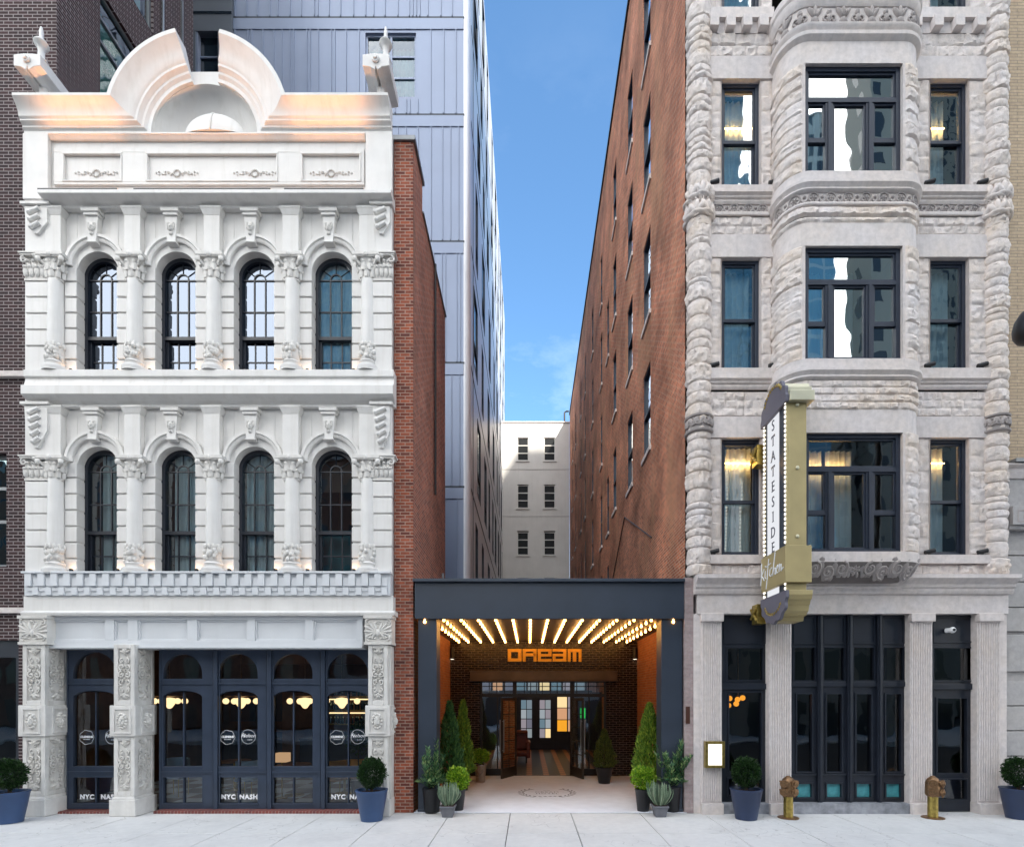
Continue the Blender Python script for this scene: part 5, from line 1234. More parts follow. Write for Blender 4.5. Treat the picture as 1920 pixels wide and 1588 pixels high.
pos = [(PX(796), .02, zf0+.0), (PX(1263), .02, zf0+.0)] + [(x, .20+.50*j, CZ) for j in range(10) for x in ([PX(829.5)-.28] if j > 1 else []) + rows + ([PX(829.5)+.3665*13-.05] if j > 1 else [])]
M['bulb'] = m_emit('warm_bulb_glow', (1,.46,.11), 10.0)
M['bulbfar'] = M['bulb']
rest = MB()
for x, y, z in pos:
    prof = [(.010,0),(.013,-.02),(.024,-.045),(.029,-.062),(.021,-.085),(0,-.092)]
    if nb < 100:
        if bproto is None:
            b = MB(); b.lathe(prof, (x, y, z), 10, cap=False); bproto = part('bulb', b, M['bulb'], CN, at=(x, y, z), smooth=80)
        else: dup(bproto, at=Vector((x, y, z))-W[CN])
    else: rest.lathe(prof, (x, y, z), 8, cap=False)
    nb += 1
ro = part('bulb', rest, M['bulbfar'], CN, smooth=80); ro['kind'] = 'stuff'
st = MB()
for x in rows: st.box(x-.02, x+.02, .12, ED-.1, CZ-.012, CZ)
part('lamp_strip', st, M['black'], CN)

# ------------------------------------------------------------------ entrance: brick back wall, glazed screen, doors, lobby
EN = thing('hotel_entrance', 'recessed hotel entrance of black brick with open glazed double doors to a navy lobby', 'entrance', (.4, ED, 0))
E = lambda px: PX(px, ED); EZ = lambda py: PZ(py, ED)
dx0, dx1, dz1 = E(900), E(1137), EZ(1276)
b = MB(); b.holes(lambda u, v, w: (u, ED+w, v), EX0, EX1, 0, zf0+.2, [(dx0, dx1, -1, dz1)], .25); part('back_wall', b, M['blackbrick'], EN, fixn=False)
b = MB(); b.quad((EX0+.012,.1,0),(EX0+.012,ED,0),(EX0+.012,ED,zf0+.1),(EX0+.012,.1,zf0+.1)); b.quad((EX1-.012,.1,0),(EX1-.012,ED,0),(EX1-.012,ED,zf0+.1),(EX1-.012,.1,zf0+.1)); part('side_wall', b, M['entrybrick'], EN, fixn=False)
b = MB(); b.box(E(882), E(1156), ED-.16, ED-.002, EZ(1275), EZ(1259)); b.box(E(881), E(1157), ED-.19, ED-.001, EZ(1259)+.001, EZ(1257)); b.box(E(881), E(1157), ED-.19, ED-.001, EZ(1277), EZ(1275)-.001)
M['bronzebeam'] = m_plain('dark_bronze_steel', (.11,.085,.065), .4, .6, var=.2, scale=2); part('lintel_beam', b, M['bronzebeam'], EN, bev=.006)
f = MB(); yy = ED+.06; zt0, zt1 = EZ(1300), EZ(1279)
px = [900, 965, 1073, 1137]
f.box(dx0, dx1, yy, yy+.08, zt0-.10, zt0); f.box(dx0, dx1, yy, yy+.08, zt1, dz1)
for p in px: x = E(p); f.box(max(dx0, x-.06), min(dx1, x+.06), yy-.004, yy+.084, 0, dz1-.001)
for p in (917, 931, 946, 983, 995, 1006, 1017, 1032, 1045, 1060, 1082, 1104, 1120): f.box(E(p)-.012, E(p)+.012, yy+.02, yy+.06, zt0, zt1)
f.box(dx0, dx1, yy+.021, yy+.059, (zt0*.35+zt1*.65)-.012, (zt0*.35+zt1*.65)+.012)
for a, c in ((900, 965), (1073, 1137)): f.box(E(a)+.06, E(c)-.06, yy, yy+.08, .0, .22); f.box(E((a+c)/2)-.02, E((a+c)/2)+.02, yy+.02, yy+.06, .22, zt0-.1)
part('glazed_screen', f, M['black'], EN, bev=.004)
g = MB(); g.quad((dx0,yy+.04,zt0),(dx1,yy+.04,zt0),(dx1,yy+.04,zt1),(dx0,yy+.04,zt1))
for a, c in ((900, 965), (1073, 1137)): g.quad((E(a),yy+.04,.2),(E(c),yy+.04,.2),(E(c),yy+.04,zt0),(E(a),yy+.04,zt0))
part('glass', g, M['glass_mid'], EN, fixn=False)
def leaf(hx, sgn, ang, nm):
    w, h = .86, zt0-.13; o = None; f = MB(); t = .07
    T = lambda u, v, d: (hx + sgn*(-u*math.cos(ang)) + d*math.sin(ang), ED+.04-u*math.sin(ang) + sgn*d*math.cos(ang), v)
    def bx(u0, u1, z0, z1, d0=-.022, d1=.022):
        f.add([T(u, z, d) for d in (d0, d1) for z in (z0, z1) for u in (u0, u1)], [(0,1,3,2),(4,6,7,5),(0,4,5,1),(2,3,7,6),(0,2,6,4),(1,5,7,3)])
    bx(0, t, .03, h); bx(w-t, w, .03, h); bx(t, w-t, .03, .32); bx(t, w-t, h-.08, h)
    for k in range(1, 5): z = .32+(h-.40)*k/5; bx(t, w-t, z-.012, z+.012, -.015, .015)
    bx(w/2-.012, w/2+.012, .32, h-.08, -.014, .014)
    o = part('door_leaf', f, M['doormetal'], EN, at=(hx, ED, 0)); g = MB(); g.quad(T(t,.3,0),T(w-t,.3,0),T(w-t,h-.05,0),T(t,h-.05,0)); part('glass', g, M['glass_mid'], o, at=(hx, ED, 0), fixn=False)
    hd = MB()
    for d in (-.06, .06): hd.tube([T(w-.035, .8, d), T(w-.035, 1.75, d)], .016, 8); hd.tube([T(w-.035, .85, 0), T(w-.035, .85, d)], .01, 6); hd.tube([T(w-.035, 1.7, 0), T(w-.035, 1.7, d)], .01, 6)
    part('door_handle', hd, M['steel'], o, at=(hx, ED, 1))
M['doormetal'] = m_plain('dark_bronze_door_metal', (.07,.06,.05), .35, .7, var=.1); M['steel'] = m_plain('brushed_steel', (.55,.55,.55), .3, .9, var=.05)
leaf(E(966)+.02, 1, math.radians(62), 'left'); leaf(E(1072)-.02, -1, math.radians(70), 'right')
# lobby
LD = 13.0; L = lambda p: PX(p, LD); LZ = lambda p: PZ(p, LD)
M['navywall'] = m_plain('navy_lobby_panelling', (.018,.026,.062), .5, var=.1)
b = MB(); lx0, lx1 = -4.2, 5.2
def panes():
    out = []
    for x0, x1, z0, z1, nx, nz in ((977,998.5,1312,1384,2,4),(1012,1033.5,1312,1384,2,4),(1045,1072,1305,1372,2,3)):
        for i in range(nx):
            for j in range(nz):
                a = x0+(x1-x0)*i/nx; c = z0+(z1-z0)*j/nz
                if x0 == 1045: a, w = (1045, 18) if i == 0 else (1065, 7)
                else: w = (x1-x0)/nx-1.2
                out.append((L(a), L(a+w), LZ(c+(z1-z0)/nz-1.4), LZ(c), x0, i, j))
    return out
pn = panes()
b.holes(lambda u, v, w: (u, LD+w, v), lx0, lx1, 0, 2.62, [p[:4] for p in pn], .05); b.quad((lx0,ED+.3,0),(lx0,LD,0),(lx0,LD,3.4),(lx0,ED+.3,3.4)); b.quad((lx1,ED+.3,0),(lx1,LD,0),(lx1,LD,3.4),(lx1,ED+.3,3.4))
b.box(L(936), L(1110), LD-.05, LD, 2.62, 2.7); b.quad((lx0,LD,3.2),(lx1,LD,3.2),(lx1,LD,3.5),(lx0,LD,3.5))
for p in (973, 1003, 1008, 1040, 1076): b.box(L(p)-.04, L(p)+.04, LD-.04, LD-.001, 0, 2.6)
b.box(lx0, lx1, LD-.03, LD-.002, 0, .18)
for x in (-4.2, *[L(p) for p in (900, 922, 944, 966, 988, 1010, 1032, 1054, 1076, 1098)], 5.2): b.box(x-.04, x+.04, LD-.03, LD+.03, 2.7, 3.2)
lw = part('lobby_wall', b, M['navywall'], EN, fixn=False)
cols6 = [(.55,.62,.66), (.40,.50,.58), (.62,.55,.62), (.30,.45,.55), (.70,.78,.85), (.33,.33,.42)]
pm = [m_emit('backlit_pale_pane', c, .19) for c in cols6] + [m_emit('amber_backlit_pane', (1,.42,.03), .38), m_emit('peach_backlit_pane', (.95,.50,.27), .28), m_emit('cream_backlit_pane', (1,.74,.38), .42)]
q = random.Random(9)
for k, (x0, x1, z0, z1, gx, i, j) in enumerate(pn):
    m = pm[q.randrange(6)]
    if gx == 1045: m = {(0,0): pm[8], (0,1): pm[7], (0,2): pm[6], (1,0): pm[2], (1,1): pm[2], (1,2): pm[7]}[(i, j)]
    if gx == 1012 and j == 3: m = pm[8] if i else pm[2]
    g = MB(); g.quad((x0,LD+.03,z0),(x1,LD+.03,z0),(x1,LD+.03,z1),(x0,LD+.03,z1)); part('lit_pane', g, m, lw, at=(x0, LD, z0), fixn=False)
for k, (a, c) in enumerate(((902,920),(924,942),(946,964),(968,986),(990,1008),(1012,1030),(1034,1052),(1056,1074),(1078,1096))):
    g = MB(); g.quad((L(a),LD+.02,2.7),(L(c),LD+.02,2.7),(L(c),LD+.02,3.2),(L(a),LD+.02,3.2)); part('lit_pane', g, pm[[5,7,5,3,0,8,3,2,1][k]], lw, at=(L(a), LD, 2.7), fixn=False)
t = NT('striped_lobby_floor'); o = t.obj(); sp = t.n('SeparateXYZ'); t.l(o, sp.inputs[0])
s1 = t.math('SINE', t.math('MULTIPLY', sp.outputs[0], 12)); s2 = t.math('SINE', t.math('MULTIPLY', sp.outputs[1], 14))
cc = t.mix(t.ramp(s1, [(.35, 0), (.65, 1)]), (.012,.014,.03), (.34,.14,.07)); cc = t.mix(t.math('MULTIPLY', t.ramp(s2, [(.55, 0), (.75, 1)]), .5), cc, (.03,.03,.05)); t.pbsdf(cc, .45); M['lobbyfloor'] = t.m
b = MB(); b.quad((lx0,ED+.1,.012),(lx1,ED+.1,.012),(lx1,LD,.012),(lx0,LD,.012)); part('lobby_floor', b, M['lobbyfloor'], EN, fixn=False)
b = MB(); b.quad((lx0,ED+.25,3.5),(lx1,ED+.25,3.5),(lx1,LD,3.5),(lx0,LD,3.5)); part('lobby_ceiling', b, M['room'], EN, fixn=False)
ll = MB()
for x in (-1.2, .6, 2.2):
    for y in (7.0, 9.5, 11.8): ll.lathe([(.13,0),(.13,.02)], (x, y, 3.44), 12)
part('lobby_downlight', ll, m_emit('lobby_downlight_glow', (1,.62,.3), 13), EN, fixn=False)
gl = MB(); gl.box(E(1102), E(1113), 7.4, 7.45, EZ(1352)-.0, EZ(1330)); part('green_exit_glow', gl, m_emit('green_screen_glow', (.02,.7,.08), .35), EN)
wl = MB(); wl.box(-1.45, -1.2, ED+1.2, ED+1.25, 1.5, 1.62)
# leather armchair
AC = thing('leather_armchair', 'red brown leather armchair inside the lobby left of the open doors', 'armchair', (-.75, 8.4, .012)); M['leather'] = m_plain('red_brown_leather', (.16,.035,.02), .4, var=.2, scale=6)
b = MB(); b.box(-1.15,-.45,8.1,8.75,.25,.45); part('seat', b, M['leather'], AC, bev=.05)
b = MB(); b.box(-1.15,-.45,8.62,8.82,.45,1.15); b.tube([(-1.15,8.6,1.1),(-.45,8.6,1.1)], .08, 10); part('backrest', b, M['leather'], AC, bev=.05)
for x in (-1.2, -.5):
    b = MB(); b.box(x, x+.14, 8.05, 8.7, .2, .72); b.tube([(x+.07,8.05,.72),(x+.07,8.7,.75)], .08, 10); part('armrest', b, M['leather'], AC, bev=.03)
for x in (-1.1, -.5):
    for y in (8.12, 8.7): b = MB(); b.lathe([(.02,.0),(.03,.25)], (x, y, .012), 8); part('leg', b, M['black'], AC)

AC.location.x += .40
# DREAM sign
DS = thing('hotel_sign', 'gold block letters reading DREAM on the black brick above the doors', 'sign', ((E(952)+E(1090))/2, ED-.04, EZ(1241)))
M['gold'] = m_plain('lit_gold_letter', (.80,.40,.03), .35, .25, var=.06)
z0, z1 = EZ(1240.5), EZ(1216.5); H = z1-z0; lw_ = (E(1090)-E(952))/5.28; x = E(952); s = .26
LET = {'D': [(0,1,0,s),(0,1,1-s,1),(0,s,s,1-s),(1-s,1,s,1-s)], 'R': [(0,1,.77,1),(0,.23,0,.77),(.23,.95,.42,.66),(.77,1,.0,.40),(.77,1,.40,.77)],
       'E': [(0,1,0,.22),(0,.24,.22,.78),(0,1,.78,1),(.24,1,.40,.60),(.76,1,.60,.78)], 'A': [(0,1,.78,1),(.76,1,.22,.78),(0,1,0,.22),(0,.76,.40,.62),(0,.22,.22,.40)],
       'M': [(0,1,.74,1),(0,.22,0,.74),(.37,.63,0,.74),(.78,1,0,.74)]}
for k, ch in enumerate('DREAM'):
    b = MB()
    for a, c, d, e in LET[ch]: b.box(x+a*lw_, x+c*lw_, ED-.10, ED-.03, z0+d*H, z0+e*H)
    part('letter', b, M['gold'], DS, at=(x, ED-.05, z0), bev=.012); x += lw_*1.07
for px, sd in ((849, 'left'), (1189, 'right')):
    x = E(px); z = EZ(1236); o = thing('wall_lamp', 'dark cylinder wall lamp on the %s side of the black brick entrance wall' % sd, 'lamp', (x, ED-.12, z), 'cylinder wall lamps')
    b = MB(); b.lathe([(.06,0),(.065,.02),(.065,.34),(.055,.36)], (x, ED-.12, z), 14); b.box(x-.03, x+.03, ED-.1, ED-.002, z+.12, z+.22); part('housing', b, M['black'], o)
    b = MB(); b.lathe([(0,.004),(.055,.004)], (x, ED-.12, z-.006), 14, cap=False); part('lens', b, m_emit('white_lamp_glow', (1,.85,.65), 2), o, fixn=False)
wb = thing('wall_box', 'dark bronze box fixed high on the right brick wall inside the entrance', 'box', (EX1-.012, 1.2, 2.7)); b = MB(); b.box(EX1-.30, EX1-.014, .9, 1.5, 2.62, 2.9); part('box', b, M['bronzebeam'], wb, bev=.01)
pq = thing('bronze_plaque', 'brown metal plaque on the whitewashed brick edge beside the stone building', 'plaque', (PX(1289), -.01, PZ(1355))); b = MB(); b.box(PX(1285.5), PX(1293), -.03, -.006, PZ(1356), PZ(1324)); M['brownmetal'] = m_plain('brown_plaque_metal', (.07,.025,.015), .5, .3); part('plate', b, M['brownmetal'], pq, bev=.004)

# ------------------------------------------------------------------ carpet with emblem
b = MB(); b.box(EX0+.02, EX1-.02, -.02, ED+.02, .004, .016)
M['carpet'] = m_plain('pale_grey_carpet', (.74,.76,.82), .9, var=.04, scale=3, bump=.5, bscale=200); solo('entrance_carpet', b, M['carpet'], 'pale grey carpet with dark laurel emblem covering the entrance floor', 'carpet', at=(.4, 2, 0))
em = MB(); ecx, ecy = PX(1027, 1.7), 2.25
G = lambda u, v, w=0: (ecx+u*.98, ecy+v, .0175+max(w, 0)*.2)
def flat_leaf(u, v, l, w, a):
    c, s = math.cos(a), math.sin(a); em.add([G(u, v), G(u+l*.5*c-w*s, v+l*.5*s+w*c), G(u+l*c, v+l*s), G(u+l*.5*c+w*s, v+l*.5*s-w*c)], [(0,1,2,3)])
for s in (-1, 1):
    for k in range(9):
        a = -1.15 + .24*k; r = .66; u = s*r*math.cos(a); v = .62*math.sin(a); ta = a+pi/2
        for d in (.55, -.55): 
            g = ta + d; flat_leaf(u, v, .17, .028, g if s > 0 else pi-g)
put_text(em, 'THE', .10, lambda u, v, w: G(u, v+.22), depth=0); put_text(em, 'DREAM', .17, lambda u, v, w: G(u, v+.02), depth=0, spacing=1.15); put_text(em, 'HOTEL', .17, lambda u, v, w: G(u, v-.19), depth=0, spacing=1.15)
for k in range(5): flat_leaf(-.24+.12*k, -.50, .13, .035, .3*(k-2))
M['ink'] = m_plain('dark_carpet_emblem', (.13,.125,.14), .9); ob = part('emblem', em, M['ink'], bpy.data.objects['entrance_carpet'], fixn=False)

# ------------------------------------------------------------------ projecting marquee sign
SG = thing('marquee_sign', 'tall projecting brass sign with bulbs reading STATESIDE kitchen', 'sign', (4.9, -.9, 3.8))
M['sgold'] = m_plain('brushed_brass_panel', (.45,.365,.18), .5, .4, var=.07, scale=2, bump=.03); M['spale'] = m_plain('pale_brass_moulding', (.62,.58,.42), .4, .5, var=.04)
M['sdark'] = m_plain('dark_violet_sign_panel', (.125,.12,.155), .5, var=.06); M['swhite'] = m_emit('backlit_white_panel', (.93,.95,1), .36); M['sbulb'] = m_emit('white_sign_bulb', (1,.93,.8), 1.0); M['sblack'] = m_plain('grey_sign_letter', (.09,.09,.11), .6)
sx0, sx1, sy0, sy1 = 4.72, 5.07, -.44, -1.35; sz0, sz1 = 4.2, 7.87
b = MB(); b.box(sx0+.02, sx1, sy1, sy0, sz0, sz1); b.box(sx0-.02, sx0+.02, sy1, sy1+.03, sz0, sz1); b.box(sx0-.02, sx0+.02, sy0-.03, sy0, sz0, sz1); part('cabinet', b, M['sgold'], SG, bev=.006)
b = MB(); b.box(sx0-.005, sx0+.019, sy1+.065, sy1+.30, sz0, sz1); b.box(sx0-.004, sx0+.0195, sy0-.10, sy0-.03, sz0, sz1); part('blue_edge', b, M['navyent'], SG)
b = MB(); b.box(sx0+.001, sx0+.0192, sy1+.3001, sy0-.1001, sz0+.1, sz1); part('white_panel', b, M['swhite'], SG)
tx = MB(); yc = (sy1+.30+sy0-.1)/2
for k, ch in enumerate('STATESIDE'):
    z = 7.56-.294*k; vs, fs = text_mesh(ch, .29, depth=.004); F = lambda u, v, w: (sx0-.004-w, yc-u*.85, z+v)
    tx.add([F(*p) for p in vs], fs)
    us = [p[0] for p in vs]; a0, a1 = min(us), max(us); h = max(p[1] for p in vs)
    def ser(u0, u1, v0, v1): tx.add([F(u, v, w) for w in (-.003, .004) for v in (v0, v1) for u in (u0, u1)], [(0,1,3,2),(4,6,7,5),(0,4,5,1),(2,3,7,6),(0,2,6,4),(1,5,7,3)])
    if ch == 'T': ser(-.03, .03, 0, .012); ser(a0, a0+.012, h-.05, h); ser(a1-.012, a1, h-.05, h)
    if ch == 'I': ser(-.04, .04, 0, .012); ser(-.04, .04, h-.012, h)
    if ch == 'A': ser(a0-.02, a0+.04, 0, .012); ser(a1-.04, a1+.02, 0, .012)
    if ch in 'ED': ser(a0-.02, a0+.02, 0, .012); ser(a0-.02, a0+.02, h-.012, h)
part('lettering', tx, M['sblack'], SG, fixn=False)
bproto = None
for yb in (sy1+.03, sy0-.012):
    z = sz0+.12
    while z < sz1-.02:
        if not 4.50 < z < 5.2:
            at = (sx0-.02, yb, z)
            if bproto is None: c = MB(); c.ell(at, (.026,.026,.03), 8, 6); bproto = part('sign_bulb', c, M['sbulb'], SG, at=at, smooth=80)
            else: dup(bproto, at=Vector(at)-W[SG])
        z += .085
# top: arched scalloped crest
def crest(pts, x0, x1, m, nm): c = MB(); c.prism(pts, lambda u, v, w: (w, u, v), x0, x1); return part(nm, c, m, SG, bev=.006)
ym = (sy0+sy1)/2; hw = (sy0-sy1)/2+.07
arch = [(ym+hw, sz1-.08)] + [(ym+hw*math.cos(a)*(1+.035*math.cos(a*14)), sz1-.02+.50*math.sin(a)*(1+.05*math.cos(a*14))) for a in [pi*k/40 for k in range(1, 40)]] + [(ym-hw, sz1-.08)]
crest(arch, sx0-.06, sx0+.0, M['sdark'], 'crest_plate')
arch2 = [(ym+(u-ym)*.97, sz1+.0+(v-sz1)*.94) for u, v in arch]
cm = MB()
n = 18; P = [(ym-hw*math.cos(pi/2*k/n), sz1-.02+.46*math.sin(pi/2*k/n)) for k in range(n+1)]
st = [(ym-hw-.03, sz1-.08), (ym-hw-.03, sz1+.10), (ym-hw+.07, sz1+.13), (ym-hw+.07, sz1+.22), (ym-hw+.15, sz1+.26), (ym-hw+.17, sz1+.33), (ym-.1, sz1+.48), (ym+hw, sz1+.1), (ym+hw, sz1-.08)]
cm.prism(st, lambda u, v, w: (w, u, v), sx0+.001, sx1+.10); part('crest_moulding', cm, M['spale'], SG, bev=.008)
lv = MB(); fn = LF(sx0-.06, ym, sz1+.15)
for s in (-1, 1):
    for k in range(6): a = .35+.22*k; u = s*.36*math.cos(a); v = -.02+.30*math.sin(a); leafs(lv, fn, u, v, .06, (a+pi/2+.5, a+pi/2-.6) if s > 0 else (pi-a-pi/2-.5, pi-a-pi/2+.6)); 
    lv.tube([fn(s*.36*math.cos(a), -.02+.3*math.sin(a), .002) for a in [.3+.2*k for k in range(7)]], .004, 5)
part('gold_branch', lv, M['brass'], SG, smooth=60)
# kitchen box
kz0, kz1 = 4.50, 5.17; kx0, kx1 = sx0-.07, sx1+.06
b = MB(); b.box(kx0, kx1, sy1-.07, sy0+.02, kz0, kz1); part('name_box', b, M['sgold'], SG, bev=.008)
sc = MB(); K = lambda u, v: (kx0-.006, ym-(u-.5)*.92, kz0+.31+(v-.3)*.40)
strokes = [[(0,.95),(.02,.4),(.0,-.12)], [(.13,.62),(.03,.33),(.09,.22),(.16,.05)], [(.2,.5),(.19,.2),(.24,.1)], [(.34,1.0),(.31,.5),(.30,.0),(.27,-.4)], [(.22,.66),(.44,.74)], [(.5,.5),(.42,.45),(.40,.2),(.46,.1),(.52,.2)], [(.62,1.15),(.57,.5),(.55,.08),(.6,.42),(.66,.4),(.66,.1),(.7,.12)], [(.70,.3),(.77,.38),(.76,.48),(.71,.42),(.71,.15),(.78,.12)], [(.83,.5),(.83,.12),(.86,.42),(.91,.44),(.92,.12),(1.0,.25)]]
for s_ in strokes:
    s2 = []
    for k in range(len(s_)-1):
        for t_ in (0, .33, .66): s2.append((s_[k][0]+(s_[k+1][0]-s_[k][0])*t_, s_[k][1]+(s_[k+1][1]-s_[k][1])*t_))
    s2.append(s_[-1]); sc.tube([K(u+.12*(v-.3)*.35, v) for u, v in s2], .010, 5)
sc.ell(K(.205,.72), (.012,.014,.014), 6, 4); part('script_lettering', sc, M['text'], SG, smooth=60)
# stepped base
b = MB(); zz = sz0+.16
b.prism([(sy1-.07, zz), (sy1-.07, zz-.08), (sy1-.04, zz-.16), (sy1+.0, zz-.18), (sy1+.02, zz-.24), (sy1+.05, zz-.26), (sy1+.07, zz-.36), (sy1+.13, zz-.40), (sy1+.14, zz-.43), (sy1+.24, zz-.44), (sy1+.26, zz-.52), (sy0-.26, zz-.52), (sy0-.07, zz-.30), (sy0+.05, zz-.02), (sy0+.05, zz)], lambda u, v, w: (w, u, v), sx0+.001, sx1+.08); part('base_moulding', b, M['sgold'], SG, bev=.008)
pts = [(ym+hw, zz), (ym-hw, zz)] + [(ym+hw*math.cos(a)*(1+.05*math.cos(a*12)), zz-.08+.46*math.sin(a)*(1+.05*math.cos(a*12))) for a in [pi+pi*k/30 for k in range(1, 30)]]
crest(pts, sx0-.06, sx0+.0, M['sdark'], 'base_plate')
lv = MB(); fn = LF(sx0-.06, ym, zz-.15)
for s in (-1, 1):
    for k in range(6): a = .35+.22*k; u = s*.34*math.cos(a); v = .05-.26*math.sin(a); leafs(lv, fn, u, v, .055, (-a-pi/2-.5, -a-pi/2+.6) if s > 0 else (a+3*pi/2+.5, a+3*pi/2-.6))
    lv.tube([fn(s*.34*math.cos(a), .05-.26*math.sin(a), .002) for a in [.3+.2*k for k in range(7)]], .004, 5)
part('gold_branch', lv, M['brass'], SG, smooth=60)
for z, nm in ((7.25, 0), (4.02, 1)):
    b = MB(); b.box(4.80, 5.0, sy0, .05, z, z+.10); b.box(sx0-.1, 4.80, -.30, -.05, z-.12, z+.28); b.tube([(sx0-.12,-.30,z+.2),(sx0-.12,-.05,z+.0)], .03, 6); b.tube([(sx0-.12,-.30,z-.05),(sx0-.12,-.05,z+.2)], .03, 6); part('bracket', b, M['brass'], SG, bev=.006)
bl = MB()
for z in (5.35, 6.6, 7.75): bl.ell((4.9, sy1-.01, z), (.035,.02,.035), 10, 6)
part('bolt_cap', bl, M['spale'], SG, smooth=60)

# ------------------------------------------------------------------ small street objects on the facades
MBX = thing('menu_box', 'brass framed lit white menu box on the fluted pilaster', 'menu box', (PX(1334), -.1, PZ(1436))); x0, x1, z0, z1 = PX(1317), PX(1352.5), PZ(1437), PZ(1388)
b = MB(); frame_box(b, x0, x1, -.20, -.08, z0, z1, .055); b.box(x0+.02, x1-.02, -.10, -.07, z0+.02, z1-.02); part('frame', b, M['brass'], MBX, bev=.006)
b = MB(); b.box(x0+.055, x1-.055, -.185, -.105, z0+.055, z1-.055); part('lit_panel', b, m_emit('white_menu_panel', (1,.96,.88), .6), MBX)
CM = thing('security_camera', 'small white round security camera on the dark panel above the right door', 'camera', (PX(1785), .1, PZ(1181))); x, z = PX(1785), PZ(1181)
b = MB(); b.tube([(x-.05,.10,z),(x-.02,.03,z)], .05, 12); b.ell((x,-.01,z), (.065,.065,.065), 12, 8); part('housing', b, m_plain('white_plastic', (.75,.76,.78), .3), CM, smooth=50)
b = MB(); b.ell((x-.005,-.06,z), (.032,.03,.032), 10, 6); part('lens', b, M['black'], CM, smooth=60)
def flood(x, z, y, label):
    o = thing('floodlight', label, 'floodlight', (x, y, z), 'small dark floodlights on the window sills'); b = MB(); b.tube([(x-.09,y,z+.05),(x+.09,y-.02,z+.09)], .045, 10); b.box(x-.02, x+.02, y-.02, y+.02, z, z+.05); part('housing', b, M['black'], o, smooth=40)
for k, nm in enumerate(('top', 'middle', 'lowest')):
    zz = fl[k]['b']+.001
    for px, w in ((1337, 'left end of the left sill'), (1447, 'right end of the left sill'), (1738, 'left end of the right sill'), (1836, 'right end of the right sill')):
        flood(PX(px), zz, -.07, 'dark floodlight on the %s, %s of three window floors' % (w, nm))
ut = thing('utility_box', 'small white rooftop unit on top of the canopy at its left end', 'rooftop unit', (PX(840,.8), .8, zf1+.09)); b = MB(); b.box(PX(832,.8), PX(852,.8), .7, 1.1, zf1+.0, zf1+.17); b.box(PX(834,.8), PX(850,.8), .69, .7, zf1+.04, zf1+.14); part('case', b, M['smooth'], ut, bev=.01); b = MB(); b.tube([(PX(829,.8),.9,zf1),(PX(829,.8),.9,zf1+.4)], .03, 8); part('vent_pipe', b, M['metal'], ut)
def standpipe(px, label, heads):
    y = -.42; x = PX(px, y); o = thing('standpipe', label, 'standpipe', (x, y, 0)); b = MB(); b.lathe([(.20,0),(.20,.012),(.17,.02)], (x,y,0), 20); part('floor_plate', b, M['bronze'], o)
    b = MB(); b.lathe([(.09,.0),(.09,.44)], (x,y,0), 18); part('pipe', b, M['brass'], o, smooth=40)
    b = MB(); b.lathe([(.105,.43),(.13,.46),(.135,.50),(.13,.70),(.10,.78),(.05,.82),(.03,.84),(0,.845)], (x,y,0), 18); part('manifold', b, M['bronze'], o, smooth=40)
    for dx, dz, ang in heads:
        c = MB(); cx, cy = x+dx*.8-.03, y-.07; d = Vector((math.sin(ang), -math.cos(ang), 0)); p = Vector((cx, cy, .44+dz)); 
        c.tube([p-d*.06, p+d*.03], .062, 12); c.tube([p+d*.03, p+d*.075], .076, 14); c.tube([p+d*.075, p+d*.09], .04, 10)
        for a in range(3): aa = a*2.09+.5; side = Vector((math.cos(ang), math.sin(ang), 0)); c.ell(p+d*.05+side*.08*math.cos(aa)+Vector((0,0,.085*math.sin(aa))), (.02,.02,.02), 6, 4)
        part('hose_cap', c, M['bronze'], o, at=p, smooth=40)
standpipe(1478, 'brass standpipe with four dark bronze hose caps in front of the narrow pane doors', [(-.11,.09,-.5),(.11,.09,.2),(-.11,.26,-.5),(.11,.26,.2)])
standpipe(1749, 'brass standpipe with worn copper hose caps beside the far right door', [(-.05,.09,-.4),(.14,.08,.7),(-.05,.26,-.4),(.14,.26,.7)])
# street lamp reaching into the right edge
SLm = thing('street_lamp', 'black bell shaped street lamp hanging into the right edge of the view', 'street lamp', (8.6, -3.0, 0)); lx = PX(1937, -3.0); ly = -3.0; lz = PZ(642, -3.0)
b = MB(); b.lathe([(.0,0),(.10,.01),(.19,.06),(.235,.14),(.245,.24),(.22,.36),(.16,.46),(.08,.52),(.05,.60),(0,.61)], (lx, ly, lz), 24); part('lantern', b, M['black'], SLm, smooth=60)
b = MB(); b.tube([(8.6,ly,0),(8.6,ly,lz+1.4)], .07, 12); b.lathe([(.2,0),(.16,.3),(.09,.5)], (8.6,ly,0), 16); part('post', b, M['black'], SLm, smooth=50)
b = MB(); b.tube([(8.6,ly,lz+1.2)] + [(8.6-(8.6-lx)*t, ly, lz+1.2+.35*math.sin(pi*t*.9)-.55*t*t*1.05) for t in (.2,.4,.6,.8,1)], .035, 8); part('arm', b, M['black'], SLm, smooth=50)

